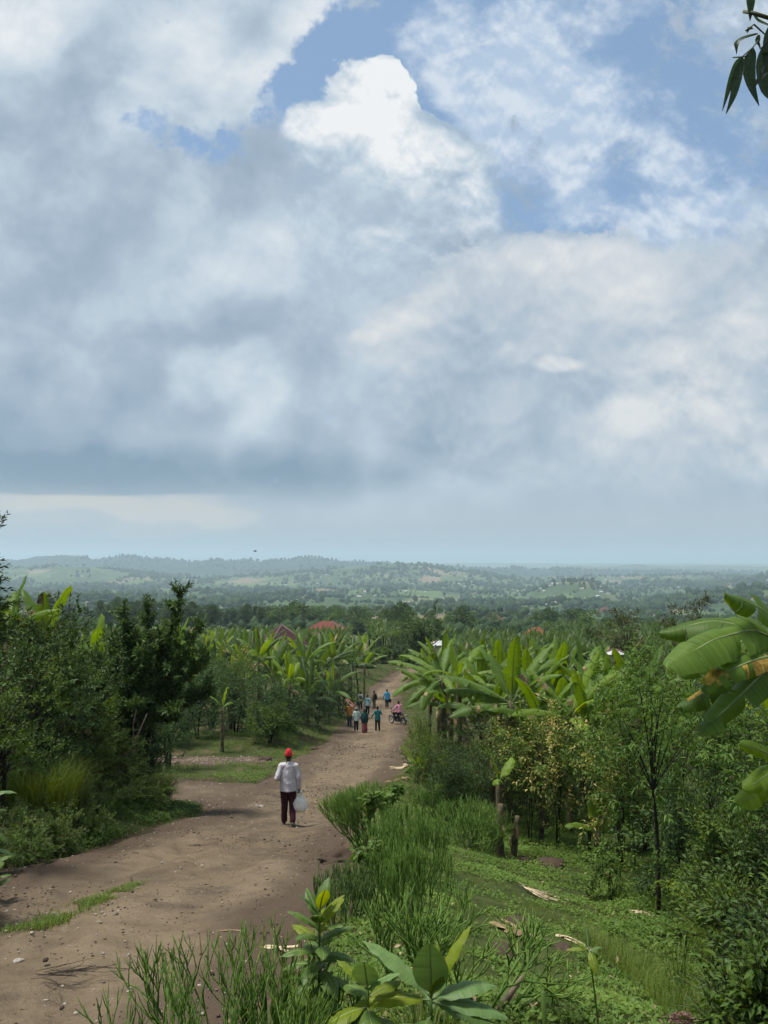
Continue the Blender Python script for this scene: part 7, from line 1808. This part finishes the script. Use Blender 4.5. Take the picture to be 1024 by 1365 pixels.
# long grasses and ferns of the right side
for i, (px, Y, n, h, rad, ln, lab) in enumerate([(965, 8.2, 420, .62, .22, 1.1, 'arching clump of long grass under the saplings on the right'), (890, 7.3, 60, .45, .06, .9, 'few long upright grass blades beside the tall sapling'), (1005, 9.4, 300, .75, .25, 1.1, 'long grass clump at the right edge below the short banana'), (1000, 5.6, 240, .38, .16, 1.0, 'grass clump with drooping blades in the lower right'), (930, 6.4, 260, .32, .2, .9, 'grass clump in the weeds right of the tall sapling stem'), (560, 4.6, 160, .25, .2, .9, 'grass tuft under the large-leaved plant')]):
    o = grass_tuft('grass_clump', 600 + i, n, h, rad, M_GRASS, ln, .011); o.location = at_depth(px, Y); tag(o, lab, 'grass clump')
def fern(label, px, py, seed, L=.4, n=8):
    global RNG
    keep = RNG; RNG = np.random.default_rng(seed); root = link('fern', None, None, tuple(ground_at(px, py)))
    for k in range(n):
        g = Geo(); az = k * 6.28 / n + RNG.normal() * .2; f = np.linspace(0, 1, 16); el = 1.0 - 1.5 * f
        p = np.cumsum(np.stack([np.cos(el) * np.sin(az), np.cos(el) * np.cos(az), np.sin(el)], -1) * L / 16, 0)
        add_tube(g, p, .003, 4, .3)
        T = unit(np.gradient(p, axis=0)); sd = np.array([math.cos(az), -math.sin(az), 0])
        for s in (-1, 1): add_leaves(g, p[2:], T[2:] * .5 + s * sd, np.tile([0, 0, 1.0], (14, 1)), L * .30 * np.sin(np.pi * (.15 + .8 * f[2:])), L * .07, 'rhomb')
        link('frond', g.mesh('fern_frond', [M_FRESH]), root)
    RNG = keep; return tag(root, label, 'fern', 'ferns on the right')
fern('fern in the shade right of the tall sapling stem', 940, 1190, 1, .5); fern('yellowish fern at the lower right edge', 1010, 1270, 2, .45); fern('fern beside the long grass clump on the right', 985, 1165, 3, .55)
# dried flower head at the bottom
b = ground_at(915, 1395); zt = top_at(912, 1356, b[1])[2]; root = link('dried_flower', None, None, tuple(b))
g = Geo(); add_tube(g, [(0, 0, 0), (.01, 0, (zt - b[2]) * .6), (0, 0, zt - b[2] - .03)], [.005, .004, .003], 5); link('stem', g.mesh('flower_stem', [M_TWIG]), root)
g = Geo(); d = rdir(700); d[:, 2] = np.abs(d[:, 2]) * .6; add_leaves(g, d * [.11, .08, .06] * RNG.random((700, 1)) ** .4 + [0, 0, zt - b[2] - .03], d + rdir(700) * .6, rdir(700), .022, .014)
link('flower_head', g.mesh('flower_head', [mat_leaf('dried_pink_flower', (.16, .10, .075), (.27, .18, .14), (.42, .32, .27), .8, .1, .2)]), root); tag(root, 'dried pinkish brown flower head at the bottom edge of the garden', 'flower')

# ------------------------------------------------------------------ hanging branch close by, upper right
M_GUMLEAF = mat_banana('hanging_gum_leaf', (0.020, 0.042, 0.020), (0.036, 0.068, 0.028), (0.070, 0.115, 0.034), .3, .4); M_GUMGREY = mat_banana('grey_underside_leaf', (.10, .115, .10), (.14, .155, .14), (.18, .19, .17), .2, .5)
YB = 1.35
def at(px, py, y=YB): return top_at(px, py, y)
root = link('hanging_branch', None, None, tuple(at(1040, 20))); o0 = at(1040, 20)
g = Geo()
for pts, r in (([(1100, -60), (1060, 15), (1024, 33), (1002, 20), (999, 5)], .0035), ([(1060, 15), (1030, 40), (1000, 40), (992, 44)], .0016), ([(1060, 30), (1020, 56), (1005, 62), (992, 78), (984, 67)], .0014), ([(1005, 62), (990, 72)], .0012), ([(1010, 45), (1000, 41)], .001)):
    add_tube(g, np.array([at(*q) - o0 for q in pts]) + np.array([[0, .02 * math.sin(i * 2), 0] for i in range(len(pts))]), r, 6, .5)
link('twig', g.mesh('branch_twig', [mat_plain('green_twig', (.055, .07, .025), .6, .3, .2, 30)]), root)
def pleaf(pts, W, mt, nrm=(0, -1, .15), tint=.5):
    """A hanging leaf along a curved midrib through photo points."""
    Q = np.array([at(*q[:2], q[2] if len(q) > 2 else YB) - o0 for q in pts]); s = np.linspace(0, 1, 15); c = np.linspace(0, 1, len(Q))
    P = np.stack([np.interp(s, c, Q[:, i]) for i in range(3)], -1)
    for _ in range(2): P[1:-1] = (P[:-2] + 2 * P[1:-1] + P[2:]) / 4
    T = unit(np.gradient(P, axis=0)); sd = unit(np.cross(T, np.array(nrm))); up = np.cross(sd, T)
    w = W * np.sin(np.pi * np.clip(s, 0, 1) ** .8) ** .9 * .5 * (1 - .35 * s) + .0006
    V = np.stack([P + sd * w[:, None] * k + up * (abs(k) * w * .35)[:, None] for k in (-1, -.5, 0, .5, 1)], 1).reshape(-1, 3)
    i = np.arange(14)[:, None] * 5; j = np.arange(4)[None]
    g = Geo(); g.add(V, np.stack(np.broadcast_arrays(i + j, i + j + 1, i + j + 6, i + j + 5), -1).reshape(-1, 4), tint, 0, np.repeat(s, 5) * .12 + .001)
    add_tube(g, P - up * .0006, .0008 * (1.2 - s), 4, .6, 1)
    link('leaf', g.mesh('branch_leaf', [mt, M_RIB]), root)
pleaf([(997, -40), (1000, 0), (1000, 28)], .020, M_GUMLEAF); pleaf([(1003, 16), (1010, 28), (1040, 40)], .014, M_GUMLEAF, (0, -.5, 1), .8)
pleaf([(1010, 44), (992, 50), (981, 58), (982, 72)], .013, M_GUMLEAF, (0, -.6, .9), .7); pleaf([(1004, 38), (998, 38), (996, 44)], .006, M_GUMLEAF, tint=.6)
pleaf([(1012, 46), (1009, 56), (1014, 63)], .009, M_GUMLEAF, tint=.8)
pleaf([(990, 76), (980, 90), (971, 115), (963, 148)], .019, M_GUMLEAF, (.5, -1, .1), .45); pleaf([(991, 77), (984, 100), (978, 128), (968, 152)], .017, M_GUMLEAF, (-.3, -1, .1), .6)
pleaf([(1005, 64), (996, 90), (1000, 115), (1012, 141)], .027, M_GUMLEAF, tint=.3); pleaf([(1060, 70), (1025, 88), (1000, 122)], .018, M_GUMGREY, (.2, -1, .5)); pleaf([(1024, 55), (1016, 90), (1020, 125), (1040, 140)], .034, M_GUMLEAF, tint=.35)
pleaf([(1030, 30), (1022, 60), (1020, 95)], .02, M_GUMLEAF, tint=.3); pleaf([(1050, 60), (1028, 70), (1012, 72)], .02, M_GUMLEAF, (0, -.4, 1), .8)
tag(root, 'twig with hanging narrow leaves reaching in at the upper right', 'branch')
